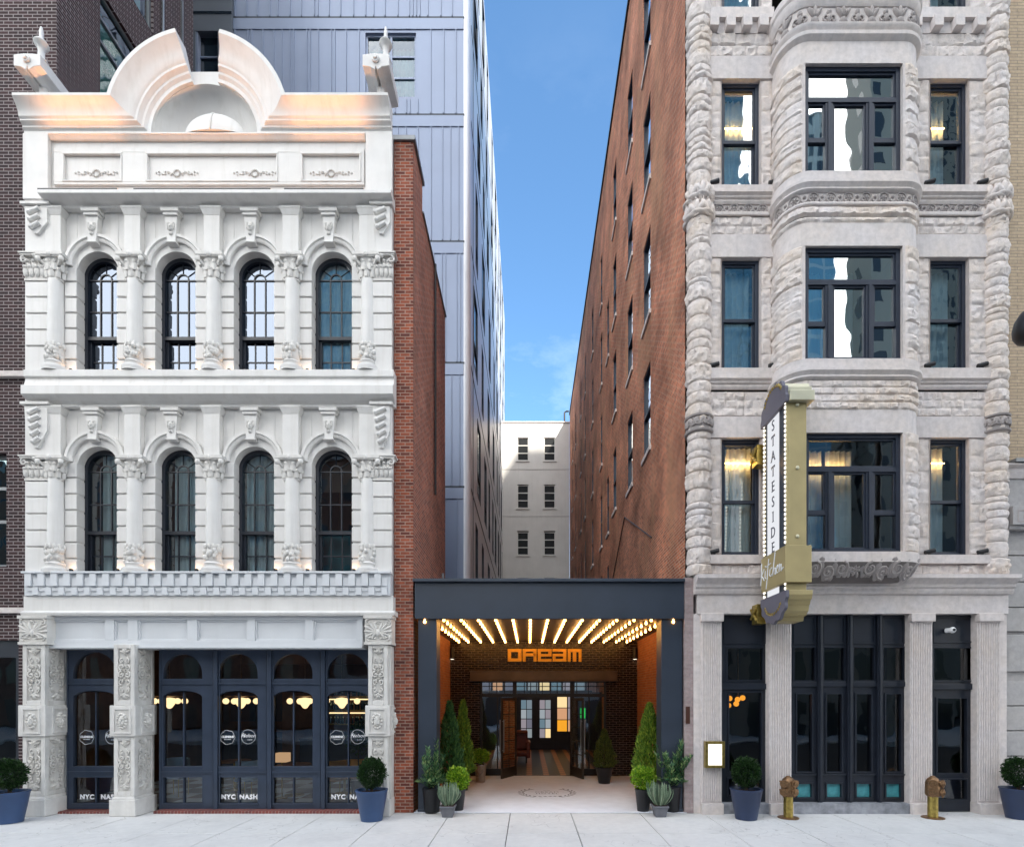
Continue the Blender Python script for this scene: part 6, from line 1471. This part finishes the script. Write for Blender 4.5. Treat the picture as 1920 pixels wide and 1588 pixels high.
# ------------------------------------------------------------------ potted plants
def leafq(mb, p, d, l, w, roll):
    d = d.normalized(); s = d.cross(Vector((0,0,1)));  s = s.normalized() if s.length > .01 else Vector((1,0,0)); n = s.cross(d); s = s*math.cos(roll)+n*math.sin(roll); n = s.cross(d)
    mb.add([p, p+d*l*.45+s*w-n*w*.25, p+d*l, p+d*l*.45-s*w-n*w*.25], [(0,1,2),(0,2,3)])
def rv(q): return Vector((q.gauss(0,1), q.gauss(0,1), q.gauss(0,1))).normalized()
def leafball(c, r, n, l, w, seed, up=.3, fill=.5, squash=None):
    q = random.Random(seed); mb = MB(); c = Vector(c)
    for k in range(n):
        u = rv(q); lump = 1+.17*mnoise.noise(u*2.6+Vector((seed*3.3,0,0)))+.09*mnoise.noise(u*7)+(.10 if q.random() < .04 else 0); t = (fill+(1-fill)*q.random()**.6)*lump
        p = c+Vector((u.x*r[0], u.y*r[1], u.z*r[2]))*t; leafq(mb, p, u+rv(q)*.8+Vector((0,0,up)), l*q.uniform(.7,1.25), w*q.uniform(.7,1.2), q.uniform(-1.2,1.2))
    return mb
M['box_leaf'] = m_leaf('boxwood_leaf', (.006,.020,.006), (.014,.045,.010), (.035,.085,.018), .45)
M['con_leaf'] = m_leaf('arborvitae_leaf', (.055,.13,.016), (.15,.28,.03), (.33,.41,.045), .6)
M['con_dark'] = m_leaf('dark_arborvitae_leaf', (.020,.065,.020), (.045,.125,.034), (.10,.19,.045), .6)
M['lau_leaf'] = m_leaf('cherry_laurel_leaf', (.035,.11,.050), (.095,.21,.095), (.30,.40,.16), .3)
M['lime_leaf'] = m_leaf('lime_green_leaf', (.07,.20,.012), (.20,.38,.018), (.42,.55,.05), .45)
M['gry_leaf'] = m_leaf('grey_green_stem', (.12,.19,.13), (.22,.31,.20), (.38,.46,.32), .6)
M['soil'] = m_plain('dark_bark_mulch', (.035,.018,.012), .95, var=.5, scale=30, bump=.8, bscale=40)
M['bluepot'] = m_plain('cobalt_blue_planter', (.030,.068,.165), .42, var=.08, scale=3, bump=.05); M['navypot'] = m_plain('navy_blue_planter', (.020,.036,.088), .42, var=.1, scale=3, bump=.05)
M['blackpot'] = m_plain('black_planter', (.010,.011,.014), .42, var=.15, scale=4); M['greypot'] = m_plain('grey_stone_planter', (.13,.135,.155), .75, var=.12, scale=8, bump=.3); M['silverpot'] = m_plain('metallic_bronze_planter', (.38,.33,.28), .28, .8, var=.05); M['trunk'] = m_plain('plant_stem_bark', (.06,.04,.025), .9)
def roundpot(o, x, y, r0, r1, h, m, z=0):
    b = MB(); b.lathe([(r0,0),(r1*.99,h-.03),(r1+.008,h-.02),(r1+.008,h),(r1-.035,h),(r1-.045,h-.07)], (x,y,z), 32, cap=False); b.lathe([(0,.002),(r0,.002)], (x,y,z), 32, cap=False); part('pot', b, m, o, smooth=40)
    s = MB(); q = random.Random(int(x*100)); s.lathe([(0,.01),(r1*.5,.005),(r1-.04,0)], (x,y,z+h-.06), 20, cap=False)
    for k in range(60): a = q.uniform(0,6.28); rr = (r1-.07)*math.sqrt(q.random()); s.ell((x+rr*math.cos(a), y+rr*math.sin(a), z+h-.055), (.025,.018,.014), 5, 4)
    part('soil', s, M['soil'], o)
def blue_planter(px, d, mat, label, seed):
    x, y = PX(px, d), d; o = thing('boxwood_planter', label, 'potted shrub', (x, y, 0), 'clipped boxwoods in blue planters'); roundpot(o, x, y, .205, .305, .60, M[mat])
    b = MB(); b.tube([(x,y,.5),(x,y,.75)], .03, 8); part('stem', b, M['trunk'], o)
    mb = leafball((x,y,.92), (.255,.255,.29), 4600, .042, .014, seed, fill=.55); part('foliage', mb, M['box_leaf'], o, fixn=False)
blue_planter(697, -.62, 'bluepot', 'clipped boxwood in a bright blue round planter by the right pier of the white building', 1)
blue_planter(18, -.80, 'bluepot', 'clipped boxwood in a blue planter cut off by the left edge beside the dark brick', 2)
blue_planter(1399, -.50, 'navypot', 'clipped boxwood in a dark navy planter under the left shop window of the stone building', 3)
blue_planter(1910, -.45, 'navypot', 'clipped boxwood in a dark navy planter cut off by the right edge', 4)

def cone_foliage(x, y, z0, z1, R, n, seed, peak=1.0, l=.085, w=.018):
    q = random.Random(seed); mb = MB()
    for k in range(n):
        t = q.random()**1.25; prof = min(1, (t+.02)*5+.45)*(1-t)**.72*(1+.10*math.sin(t*19+seed)); a = q.uniform(0, 6.283); lump = 1+.34*mnoise.noise(Vector((math.cos(a)*1.8, math.sin(a)*1.8, t*8+seed)))+(.18 if q.random() < .05 else 0)
        rr = R*prof*lump*(.55+.45*q.random()**.5); p = Vector((x+rr*math.cos(a), y+rr*math.sin(a), z0+(z1-z0)*t))
        d = Vector((math.cos(a)*.55, math.sin(a)*.55, 1.15))+rv(q)*.35; leafq(mb, p, d, l*q.uniform(.6,1.3), w*q.uniform(.7,1.3), q.uniform(-1.5,1.5))
    return mb
def conifer(px, d, topy, R, label, mat, seed, potr=.17, poth=.42, n=5200):
    x, y = PX(px, d), d; z1 = PZ(topy, d); o = thing('potted_arborvitae', label, 'potted conifer', (x, y, .016)); roundpot(o, x, y, potr*.75, potr, poth, M['blackpot'], .016)
    b = MB(); b.tube([(x,y,poth-.05),(x,y,z1*.8)], [.03,.01], 8); part('trunk', b, M['trunk'], o); part('foliage', cone_foliage(x, y, poth+.0, z1, R, n, seed), M[mat], o, fixn=False)
conifer(843, 1.35, 1318, .36, 'tall dark green pointed arborvitae, front one of two behind the left plant pots', 'con_dark', 1)
conifer(868, 2.6, 1315, .30, 'twin peaked yellowish arborvitae, rear one of two by the left entrance wall', 'con_leaf', 2)
conifer(1218, 1.0, 1322, .43, 'tall bright green pointed arborvitae on the right of the entrance', 'con_leaf', 3, n=7500)
def laurel(px, d, topy, label, seed, stems, spread, poth=.50, pr=.17):
    x, y = PX(px, d), d; z1 = PZ(topy, d); o = thing('potted_laurel', label, 'potted shrub', (x, y, .016)); roundpot(o, x, y, pr*.78, pr, poth, M['blackpot'], .016); q = random.Random(seed); lf = MB(); sm2 = MB()
    for k in range(stems):
        a = 2*pi*k/stems+q.uniform(-.4,.4); h = (z1-poth)*(1 if k == 0 else q.uniform(.45,.92)); sp = spread*(.25 if k == 0 else q.uniform(.4,1)); base = Vector((x+.06*math.cos(a), y+.06*math.sin(a), poth-.03)); tip = Vector((x+sp*math.cos(a), y+sp*math.sin(a), poth+h)); pts = [base.lerp(tip, t)+Vector((0,0,.05*math.sin(pi*t))) for t in (0,.25,.5,.75,1)]
        sm2.tube(pts, [.009,.008,.007,.005,.003], 5); m = int(h/.013)
        for j in range(m):
            t = .06+.94*j/m; p = base.lerp(tip, t)+Vector((0,0,.05*math.sin(pi*t))); an = j*2.4+k; d_ = Vector((math.cos(an), math.sin(an), .55+.9*t)); leafq(lf, p, d_, q.uniform(.12,.18)*(1-.25*t), q.uniform(.018,.026), q.uniform(-.4,.4))
    for k in range(260): u = rv(q); leafq(lf, Vector((x,y,poth+.16))+Vector((u.x*.24,u.y*.24,abs(u.z)*.16-.04)), u+Vector((0,0,.4)), q.uniform(.09,.14), .02, q.uniform(-.5,.5))
    part('stem', sm2, M['trunk'], o, smooth=60); part('foliage', lf, M['lau_leaf'], o, fixn=False)
laurel(810, .06, 1388, 'cherry laurel with upright leafy stems in a tall black pot at the left pier', 5, 12, .34, .50, .20)
laurel(1260, .12, 1378, 'bushy cherry laurel in a tall black pot at the right pier', 8, 17, .40, .52, .19)
def limebush(px, d, cy, r, label, seed, pot, poth, pr, mat='lime_leaf', n=1500, l=.055, w=.02):
    x, y = PX(px, d), d; zc = PZ(cy, d); o = thing('potted_bush', label, 'potted shrub', (x, y, .016)); roundpot(o, x, y, pr*.72, pr, poth, M[pot], .016)
    b = MB(); b.tube([(x,y,poth-.06),(x,y,zc)], .02, 6); part('stem', b, M['trunk'], o); part('foliage', leafball((x,y,zc), r, n, l, w, seed, up=.7, fill=.4), M[mat], o, fixn=False)
limebush(858, .25, 1461, (.24,.24,.26), 'lime green bush in a black pot at the front left of the entrance', 3, 'blackpot', .44, .17)
limebush(1206, .16, 1458, (.25,.25,.25), 'yellow green bush in a black pot at the front right of the entrance', 4, 'blackpot', .46, .17)
limebush(901, 3.9, 1417, (.24,.24,.19), 'small lime bush in a shiny metallic pot left of the open doors', 5, 'silverpot', .50, .17, n=1200)
x = PX(1133, 3.7)
o = thing('potted_dwarf_spruce', 'rounded cone shaped spruce in a black pot right of the open doors', 'potted conifer', (x, 3.7, .016)); roundpot(o, x, 3.7, .16, .235, .44, M['blackpot'], .016)
b = MB(); b.tube([(x,3.7,.4),(x,3.7,.9)], .025, 6); part('trunk', b, M['trunk'], o); M['spr_leaf'] = m_leaf('dwarf_spruce_leaf', (.035,.060,.012), (.085,.115,.022), (.17,.18,.03), .7); part('foliage', cone_foliage(x, 3.7, .46, PZ(1368,3.7), .36, 4600, 21, l=.06, w=.012), M['spr_leaf'], o, fixn=False)
def heather(px, d, label, seed, h, tone):
    x, y = PX(px, d), d; o = thing('potted_heather', label, 'potted plant', (x, y, 0)); b = MB(); b.taper(x-.105, x+.105, y-.105, y+.105, .0, .19, .035, .035); b.box(x-.155, x+.155, y-.155, y+.155, .19, .225); part('pot', b, M['greypot'], o, bev=.008)
    s = MB(); s.box(x-.13, x+.13, y-.13, y+.13, .18, .235); part('soil', s, M['soil'], o); q = random.Random(seed); f = MB()
    for k in range(95):
        a = q.uniform(0,6.283); t0 = q.uniform(.0,.10); out = q.uniform(.03,.20); hh = h*q.uniform(.6,1.0); p0 = Vector((x+t0*math.cos(a), y+t0*math.sin(a), .22)); bend = q.uniform(.6,1.4)
        pts = [p0+Vector((math.cos(a)*out*math.sin(t*1.9)**bend, math.sin(a)*out*math.sin(t*1.9)**bend, hh*t)) for t in (0,.25,.5,.75,1)]; f.tube(pts, [.007,.011,.011,.009,.004], 5)
        for j in range(10): t = .2+.08*j; p = pts[min(3,int(t*4))].lerp(pts[min(4,int(t*4)+1)], t*4-int(t*4)); leafq(f, p, rv(q)+Vector((0,0,1.2)), .028, .006, 0)
    part('foliage', f, M[tone], o, fixn=False)
heather(840, -.30, 'grey green heather in a small grey square pot on the left', 1, .46, 'gry_leaf'); heather(1237, -.28, 'pale silvery heather in a small grey square pot on the right', 2, .50, 'gry_leaf')

# ------------------------------------------------------------------ restaurant furniture seen through the navy shopfront
def chandelier(x, y, z, label):
    o = thing('globe_chandelier', label, 'chandelier', (x, y, 3.75), 'globe chandeliers in the restaurant'); b = MB(); b.tube([(x,y,z+.2),(x,y,3.74)], .012, 6); b.tube([(x-.38,y,z+.16),(x+.38,y,z+.16)], .014, 6); b.tube([(x,y-.3,z+.16),(x,y+.3,z+.16)], .014, 6); b.lathe([(.06,.14),(.17,.16),(.17,.18),(.03,.22)], (x,y,z), 14); part('frame', b, M['bronze'], o)
    c = MB(); c.lathe([(0,-.15),(.05,-.13),(.11,-.04),(.135,.05),(.12,.11),(0,.13)], (x,y,z), 18); part('bowl', c, M['globe'], o, smooth=60)
    for dx, dy in ((-.38,0),(.38,0),(0,-.3),(0,.3)): c = MB(); c.ell((x+dx,y+dy,z+.04), (.075,.075,.075), 14, 10); part('globe', c, M['globe'], o, at=(x+dx,y+dy,z), smooth=60)
for px, nm in ((318,'first, behind the leftmost wide shopfront pane'), (452,'second, in the pane with two badges'), (572,'third, in the pane without badges'), (641,'rightmost, beside the right stone pier')):
    d = 2.2; chandelier(PX(px, d), d, PZ(1317, d), 'glowing globe chandelier, the %s' % nm)
o = thing('globe_lamp', 'single glowing globe pendant behind the narrow left shop window', 'lamp', (PX(171,2.4), 2.4, 3.75)); x, z = PX(171,2.4), PZ(1358,2.4); b = MB(); b.tube([(x,2.4,z),(x,2.4,3.74)], .01, 6); part('rod', b, M['bronze'], o); b = MB(); b.ell((x,2.4,z), (.085,.085,.085), 14, 10); part('globe', b, M['globe'], o, smooth=60)
M['wood'] = m_plain('brown_table_wood', (.16,.07,.03), .4, var=.2, scale=5); M['amber'] = m_plain('amber_chair_fabric', (.50,.22,.03), .7, var=.1); M['blueseat'] = m_plain('pale_blue_chair_fabric', (.22,.34,.48), .7, var=.08)
def table(px, d, label):
    x = PX(px, d); o = thing('restaurant_table', label, 'table', (x, d, .055)); b = MB(); b.lathe([(.38,.72),(.38,.75)], (x,d,.055), 24); part('table_top', b, M['wood'], o); b = MB(); b.lathe([(.22,0),(.22,.02),(.03,.05),(.03,.72)], (x,d,.055), 16); part('pedestal', b, M['brass'], o)
def chair(px, d, m, label, rot=0):
    x = PX(px, d); o = thing('restaurant_chair', label, 'chair', (x, d, .055)); z = .055; s = 1
    b = MB(); b.box(x-.22, x+.22, d-.22, d+.22, z+.42, z+.50); part('seat', b, M[m], o, bev=.03)
    b = MB(); b.lathe([(.27,.50),(.28,.62),(.27,.88),(.23,.90),(.22,.88),(.22,.52)], (x,d+.02,z), 20, rot, rot+pi, cap=False); part('backrest', b, M[m], o, smooth=50)
    for sx in (-.18,.18):
        for sy in (-.18,.18): b = MB(); b.lathe([(.012,0),(.016,.42)], (x+sx,d+sy,z), 8); part('leg', b, M['brass'], o)
table(552, 1.7, 'round brown table behind the pane without badges'); table(440, 2.4, 'round brown table behind the centre pane'); table(646, 1.9, 'round brown table near the amber chairs')
chair(465, 1.25, 'blueseat', 'pale blue chair back behind the pane reading NASH', 0 + pi); chair(628, 1.3, 'amber', 'amber chair, left of the two behind the rightmost pane', pi); chair(672, 1.6, 'amber', 'amber chair, right of the two behind the rightmost pane', pi); chair(330, 1.6, 'blueseat', 'blue chair deep behind the leftmost pane of the wide shopfront', 0)
o = thing('box_lamp', 'glowing square parchment lamp on a stand behind the pane without badges', 'lamp', (PX(528,1.3), 1.3, .055)); b = MB(); b.box(PX(517,1.3), PX(540,1.3), 1.2, 1.45, PZ(1428,1.3), PZ(1411,1.3)); part('shade', b, m_emit('parchment_shade_glow', (.9,.55,.3), .25), o, bev=.01); b = MB(); b.tube([(PX(528,1.3),1.32,.06),(PX(528,1.3),1.32,PZ(1428,1.3))], .015, 8); b.lathe([(.12,0),(.12,.02)], (PX(528,1.3),1.32,.055), 14); part('stand', b, M['brass'], o)
x = PX(672,1.0); o = thing('indoor_plant', 'leafy green pot plant inside the rightmost shop pane', 'potted plant', (x, 1.0, .055)); roundpot(o, x, 1.0, .13, .18, .5, M['blackpot'], .055); b = MB(); b.tube([(x,1.0,.5),(x,1.0,1.5)], .015, 6); part('stem', b, M['trunk'], o); part('foliage', leafball((x,1.0,1.48), (.26,.22,.38), 420, .10, .03, 31, fill=.3), M['box_leaf'], o, fixn=False)
# stone building interior lamp cluster
o = thing('bubble_lamp', 'cluster of amber glass globes behind the left window of the stone shopfront', 'lamp', (PX(1384,1.6), 1.6, 3.9)); b = MB(); x0 = PX(1384,1.6); b.tube([(x0,1.6,PZ(1312,1.6)),(x0,1.6,3.9)], .012, 6); part('rod', b, M['bronze'], o); M['amberglow'] = m_emit('amber_globe_glow', (1,.36,.03), .6)
for px, py in ((1368,1309),(1383,1311),(1393,1308),(1381,1319),(1367,1322)): b = MB(); b.ell((PX(px,1.6),1.6+.02*(px % 3),PZ(py,1.6)), (.065,.065,.065), 12, 8); part('globe', b, M['amberglow'], o, at=(PX(px,1.6),1.6,PZ(py,1.6)), smooth=60)
# ------------------------------------------------------------------ ground
def m_concrete():
    t = NT('pale_sidewalk_concrete'); o = t.obj(); n1 = t.noise(o, .9, 6, .6); n2 = t.noise(o, 8, 5, .65); n3 = t.noise(o, 90, 3); n4 = t.noise(o, 2.2, 4, .7)
    c = t.ramp(n1, [(.3, (.58,.575,.565)), (.55, (.67,.665,.65)), (.75, (.61,.605,.60))]); c = t.mix(.35, c, t.ramp(n2, [(.3, .8), (.7, 1.08)]), 'MULTIPLY'); c = t.mix(t.math('MULTIPLY', t.ramp(n4, [(.60, 0), (.75, 1)]), .25), c, (.40,.385,.36))
    vo = t.n('TexVoronoi'); vo.inputs['Scale'].default_value = 2.6; t.l(o, vo.inputs['Vector']); gum = t.ramp(vo.outputs['Distance'], [(.045, 1), (.06, 0)])
    sel = t.n('SeparateXYZ'); t.l(vo.outputs['Color'], sel.inputs[0]); gum = t.math('MULTIPLY', gum, t.math('GREATER_THAN', sel.outputs[0], .62)); c = t.mix(t.math('MULTIPLY', gum, .5), c, (.25,.245,.24))
    cr = t.n('TexVoronoi', feature='DISTANCE_TO_EDGE'); cr.inputs['Scale'].default_value = .42; wv = t.n('VectorMath', operation='ADD'); t.l(o, wv.inputs[0]); nz = t.n('TexNoise'); nz.inputs['Scale'].default_value = 2.2; t.l(o, nz.inputs['Vector']); t.l(nz.outputs['Color'], wv.inputs[1]); t.l(wv.outputs[0], cr.inputs['Vector'])
    c = t.mix(t.math('MULTIPLY', t.ramp(cr.outputs['Distance'], [(.0, 1), (.0035, 0)]), .45), c, (.22,.21,.2))
    t.pbsdf(c, .85, 0, .3, t.bump(t.math('ADD', n3, n2), .2, .006)); return t.m
M['side'] = m_concrete()
t = NT('asphalt'); o = t.obj(); t.pbsdf(t.ramp(t.noise(o, 30, 4), [(.3, .035), (.7, .065)]), .9, 0, .3, t.bump(t.noise(o, 120, 3), .5, .01)); M['asphalt'] = t.m
b = MB(); b.quad((-400,-400,-.17),(400,-400,-.17),(400,400,-.17),(-400,400,-.17)); solo('ground', b, M['asphalt'], None, None, kind='structure', fixn=False)
q = random.Random(2)
# sidewalk: one slab sheet per flag, with dark joints between them
b = MB(); xs = [-1.64-1.285*k for k in range(16, 0, -1)] + [-1.64, -.39, .87, 2.30] + [2.30+1.32*k for k in range(1, 15)]; ys = [-4.6, -3.1, -1.62, .35]; g = .007
for i in range(len(xs)-1):
    for j in range(3):
        dz = q.uniform(-.002, .002); b.box(xs[i]+g, xs[i+1]-g, ys[j]+g, ys[j+1]-g*(j < 2), -.16, -.004+dz)
solo('sidewalk', b, M['side'], None, None, kind='structure', bev=.004)
b = MB(); b.box(-22, 20, -4.6, 12, -.168, -.030); M['joint'] = m_plain('dark_joint_dirt', (.14,.13,.12), .95); solo('sidewalk_bed', b, M['joint'], None, None, kind='structure')
b = MB(); b.box(-22, 20, -4.80, -4.61, -.169, -.004); M['kerb'] = m_plain('granite_kerb', (.33,.32,.31), .8, var=.15, scale=20); solo('kerb', b, M['kerb'], None, None, kind='structure', bev=.02)
b = MB(); b.box(-40, 40, -26, -18, -.169, -.01); solo('far_sidewalk', b, M['side'], None, None, kind='structure')

# ------------------------------------------------------------------ buildings across the street (they shade this side and show in the windows)
def m_grid(name, wallc, glassc, sx, sz, fx, fz, rough=.15):
    t = NT(name); o = t.obj(); sp = t.n('SeparateXYZ'); t.l(o, sp.inputs[0])
    fx_ = t.math('FRACT', t.math('MULTIPLY', t.math('ADD', sp.outputs[0], sp.outputs[1]), 1/sx)); fz_ = t.math('FRACT', t.math('MULTIPLY', sp.outputs[2], 1/sz))
    m = t.math('MULTIPLY', t.math('LESS_THAN', fx_, fx), t.math('LESS_THAN', fz_, fz)); c = t.mix(m, wallc, glassc); r = t.math('SUBTRACT', .75, t.math('MULTIPLY', m, .75-rough)); t.pbsdf(c, r, 0, .5); return t.m
def block(name, x0, x1, y0, y1, h, m, label):
    o = thing(name, label, 'building', ((x0+x1)/2, y1, -.01)); b = MB(); b.box(x0, x1, y0, y1, -.01, h); part('wall', b, m, o); c = MB(); c.box(x0-.2, x1+.2, y0-.2, y1+.25, h, h+.6); part('cornice', c, M['greystone'], o)
blue = m_grid('blue_glass_curtain_wall', (.36,.46,.52), (.15,.33,.45), 1.6, 1.9, .86, .82, .12); tan = m_grid('tan_stone_blocks', (.34,.29,.24), (.03,.035,.04), 2.6, 3.6, .45, .55); grey = m_grid('grey_stone_blocks', (.42,.41,.39), (.04,.05,.06), 3, 4, .5, .6); red = m_grid('red_brick_blocks', (.20,.09,.06), (.04,.05,.06), 2.4, 3.4, .4, .55)
block('opposite_building', 4.0, 23.2, -62, -46, 80, blue, 'blue glass tower across the street, mirrored in the bay windows')
block('opposite_building', 23.3, 31.7, -62, -45, 55, blue, 'lower blue glass wing of the tower across the street, mirrored in the bay windows')
block('opposite_building', 35.6, 62, -49, -45, 86, tan, 'tall dark stone tower across the street, mirrored at the right of the bay windows')
block('opposite_building', 31.8, 35.5, -62, -47, 37.5, tan, 'short tan infill building between two towers across the street')  # added block, keeps bright sky out of the lowest window reflections
block('opposite_skyscraper', 63.5, 74, -138, -121, 146, grey, 'very tall grey skyscraper far behind the opposite row, shading the end of the alley')  # added out of view to cast the level shadow on the alley end wall
block('opposite_building', -24, -12, -58, -44, 62, blue, 'slim blue glass block across the street, mirrored in the fourth upper arched window')
block('opposite_shop', -48, -13, -38, -28, 20, red, 'red brick shop row across the street, mirrored in the navy shopfront')
block('opposite_shop', -13.8, 6, -34, -26, 10, grey, 'low grey stone shop row across the street, mirrored in the entrance glass')
block('opposite_shop', 6.2, 30, -34, -26, 9, tan, 'low tan stone shop row across the street, mirrored in the stone building shop glass')

# ------------------------------------------------------------------ sky, sun, camera
SUN = Vector((.568, -1.2, 1.0)).normalized(); EL = math.asin(SUN.z); AZ = math.atan2(SUN.x, SUN.y)
STR = .128; CLOUD = 2.2; SUNST = 4.6; EXPO = 1.3
w = bpy.data.worlds.new('World'); SC.world = w; w.use_nodes = True; nt = w.node_tree; nt.nodes.clear()
class WT(NT):
    def __init__(s, tree): s.t = tree
t = WT(nt); out = t.n('OutputWorld'); bg = t.n('Background'); bg.inputs[1].default_value = STR
sky = t.n('TexSky'); sky.sky_type = 'NISHITA'; sky.sun_disc = False; sky.sun_elevation = EL; sky.sun_rotation = AZ; sky.air_density = 1.0; sky.dust_density = .25; sky.ozone_density = .6
tc = t.n('TexCoord').outputs['Generated']; sp = t.n('SeparateXYZ'); t.l(tc, sp.inputs[0])
n = t.noise(tc, 1.7, 7, .58); wis = t.noise(tc, 3.2, 8, .62, (1, 1, 2.2))
south = t.ramp(t.math('ADD', t.math('MULTIPLY', sp.outputs[1], -1), 0), [(.05, 0), (.45, 1)])
cl = t.math('MULTIPLY', south, t.ramp(n, [(.34, .0), (.50, 1)]))
low = t.ramp(sp.outputs[2], [(.42, 1), (.80, 0)])
nw = t.math('MULTIPLY', t.math('MULTIPLY', t.ramp(wis, [(.44, 0), (.70, 1)]), .55), low)
skyc = t.mix(1.0, sky.outputs[0], (.72,1.0,1.14), 'MULTIPLY'); c1 = t.mix(nw, skyc, tuple(x/STR for x in (.62,.72,.82))); c2 = t.mix(cl, c1, tuple(x*CLOUD/STR for x in (1.0,.985,.955)))
t.l(c2, bg.inputs[0]); t.l(bg.outputs[0], out.inputs[0])
sl = bpy.data.lights.new('sun', 'SUN'); sl.energy = SUNST; sl.angle = math.radians(.5); sl.color = (1, .93, .82)
so = bpy.data.objects.new('sun', sl); COL.objects.link(so); so.rotation_euler = SUN.to_track_quat('Z', 'Y').to_euler(); so.location = (20, -30, 60)
cam = bpy.data.cameras.new('camera'); co = bpy.data.objects.new('camera', cam); COL.objects.link(co); co.location = (0, -CAMD, CAMZ); co.rotation_euler = (pi/2, 0, 0)
cam.sensor_width = 36; cam.lens = 36*PPM*CAMD/1920; cam.shift_x = -(VX-960)/1920; cam.shift_y = (VY-794)/1920; cam.clip_end = 2000; cam.clip_start = .05
SC.camera = co
SC.view_settings.view_transform = 'Standard'; SC.view_settings.look = 'None'; SC.view_settings.exposure = EXPO; SC.view_settings.gamma = 1
SC.cycles.use_denoising = True; SC.cycles.max_bounces = 10; SC.cycles.transparent_max_bounces = 16; SC.cycles.sample_clamp_indirect = 4; SC.cycles.caustics_reflective = False; SC.cycles.caustics_refractive = False
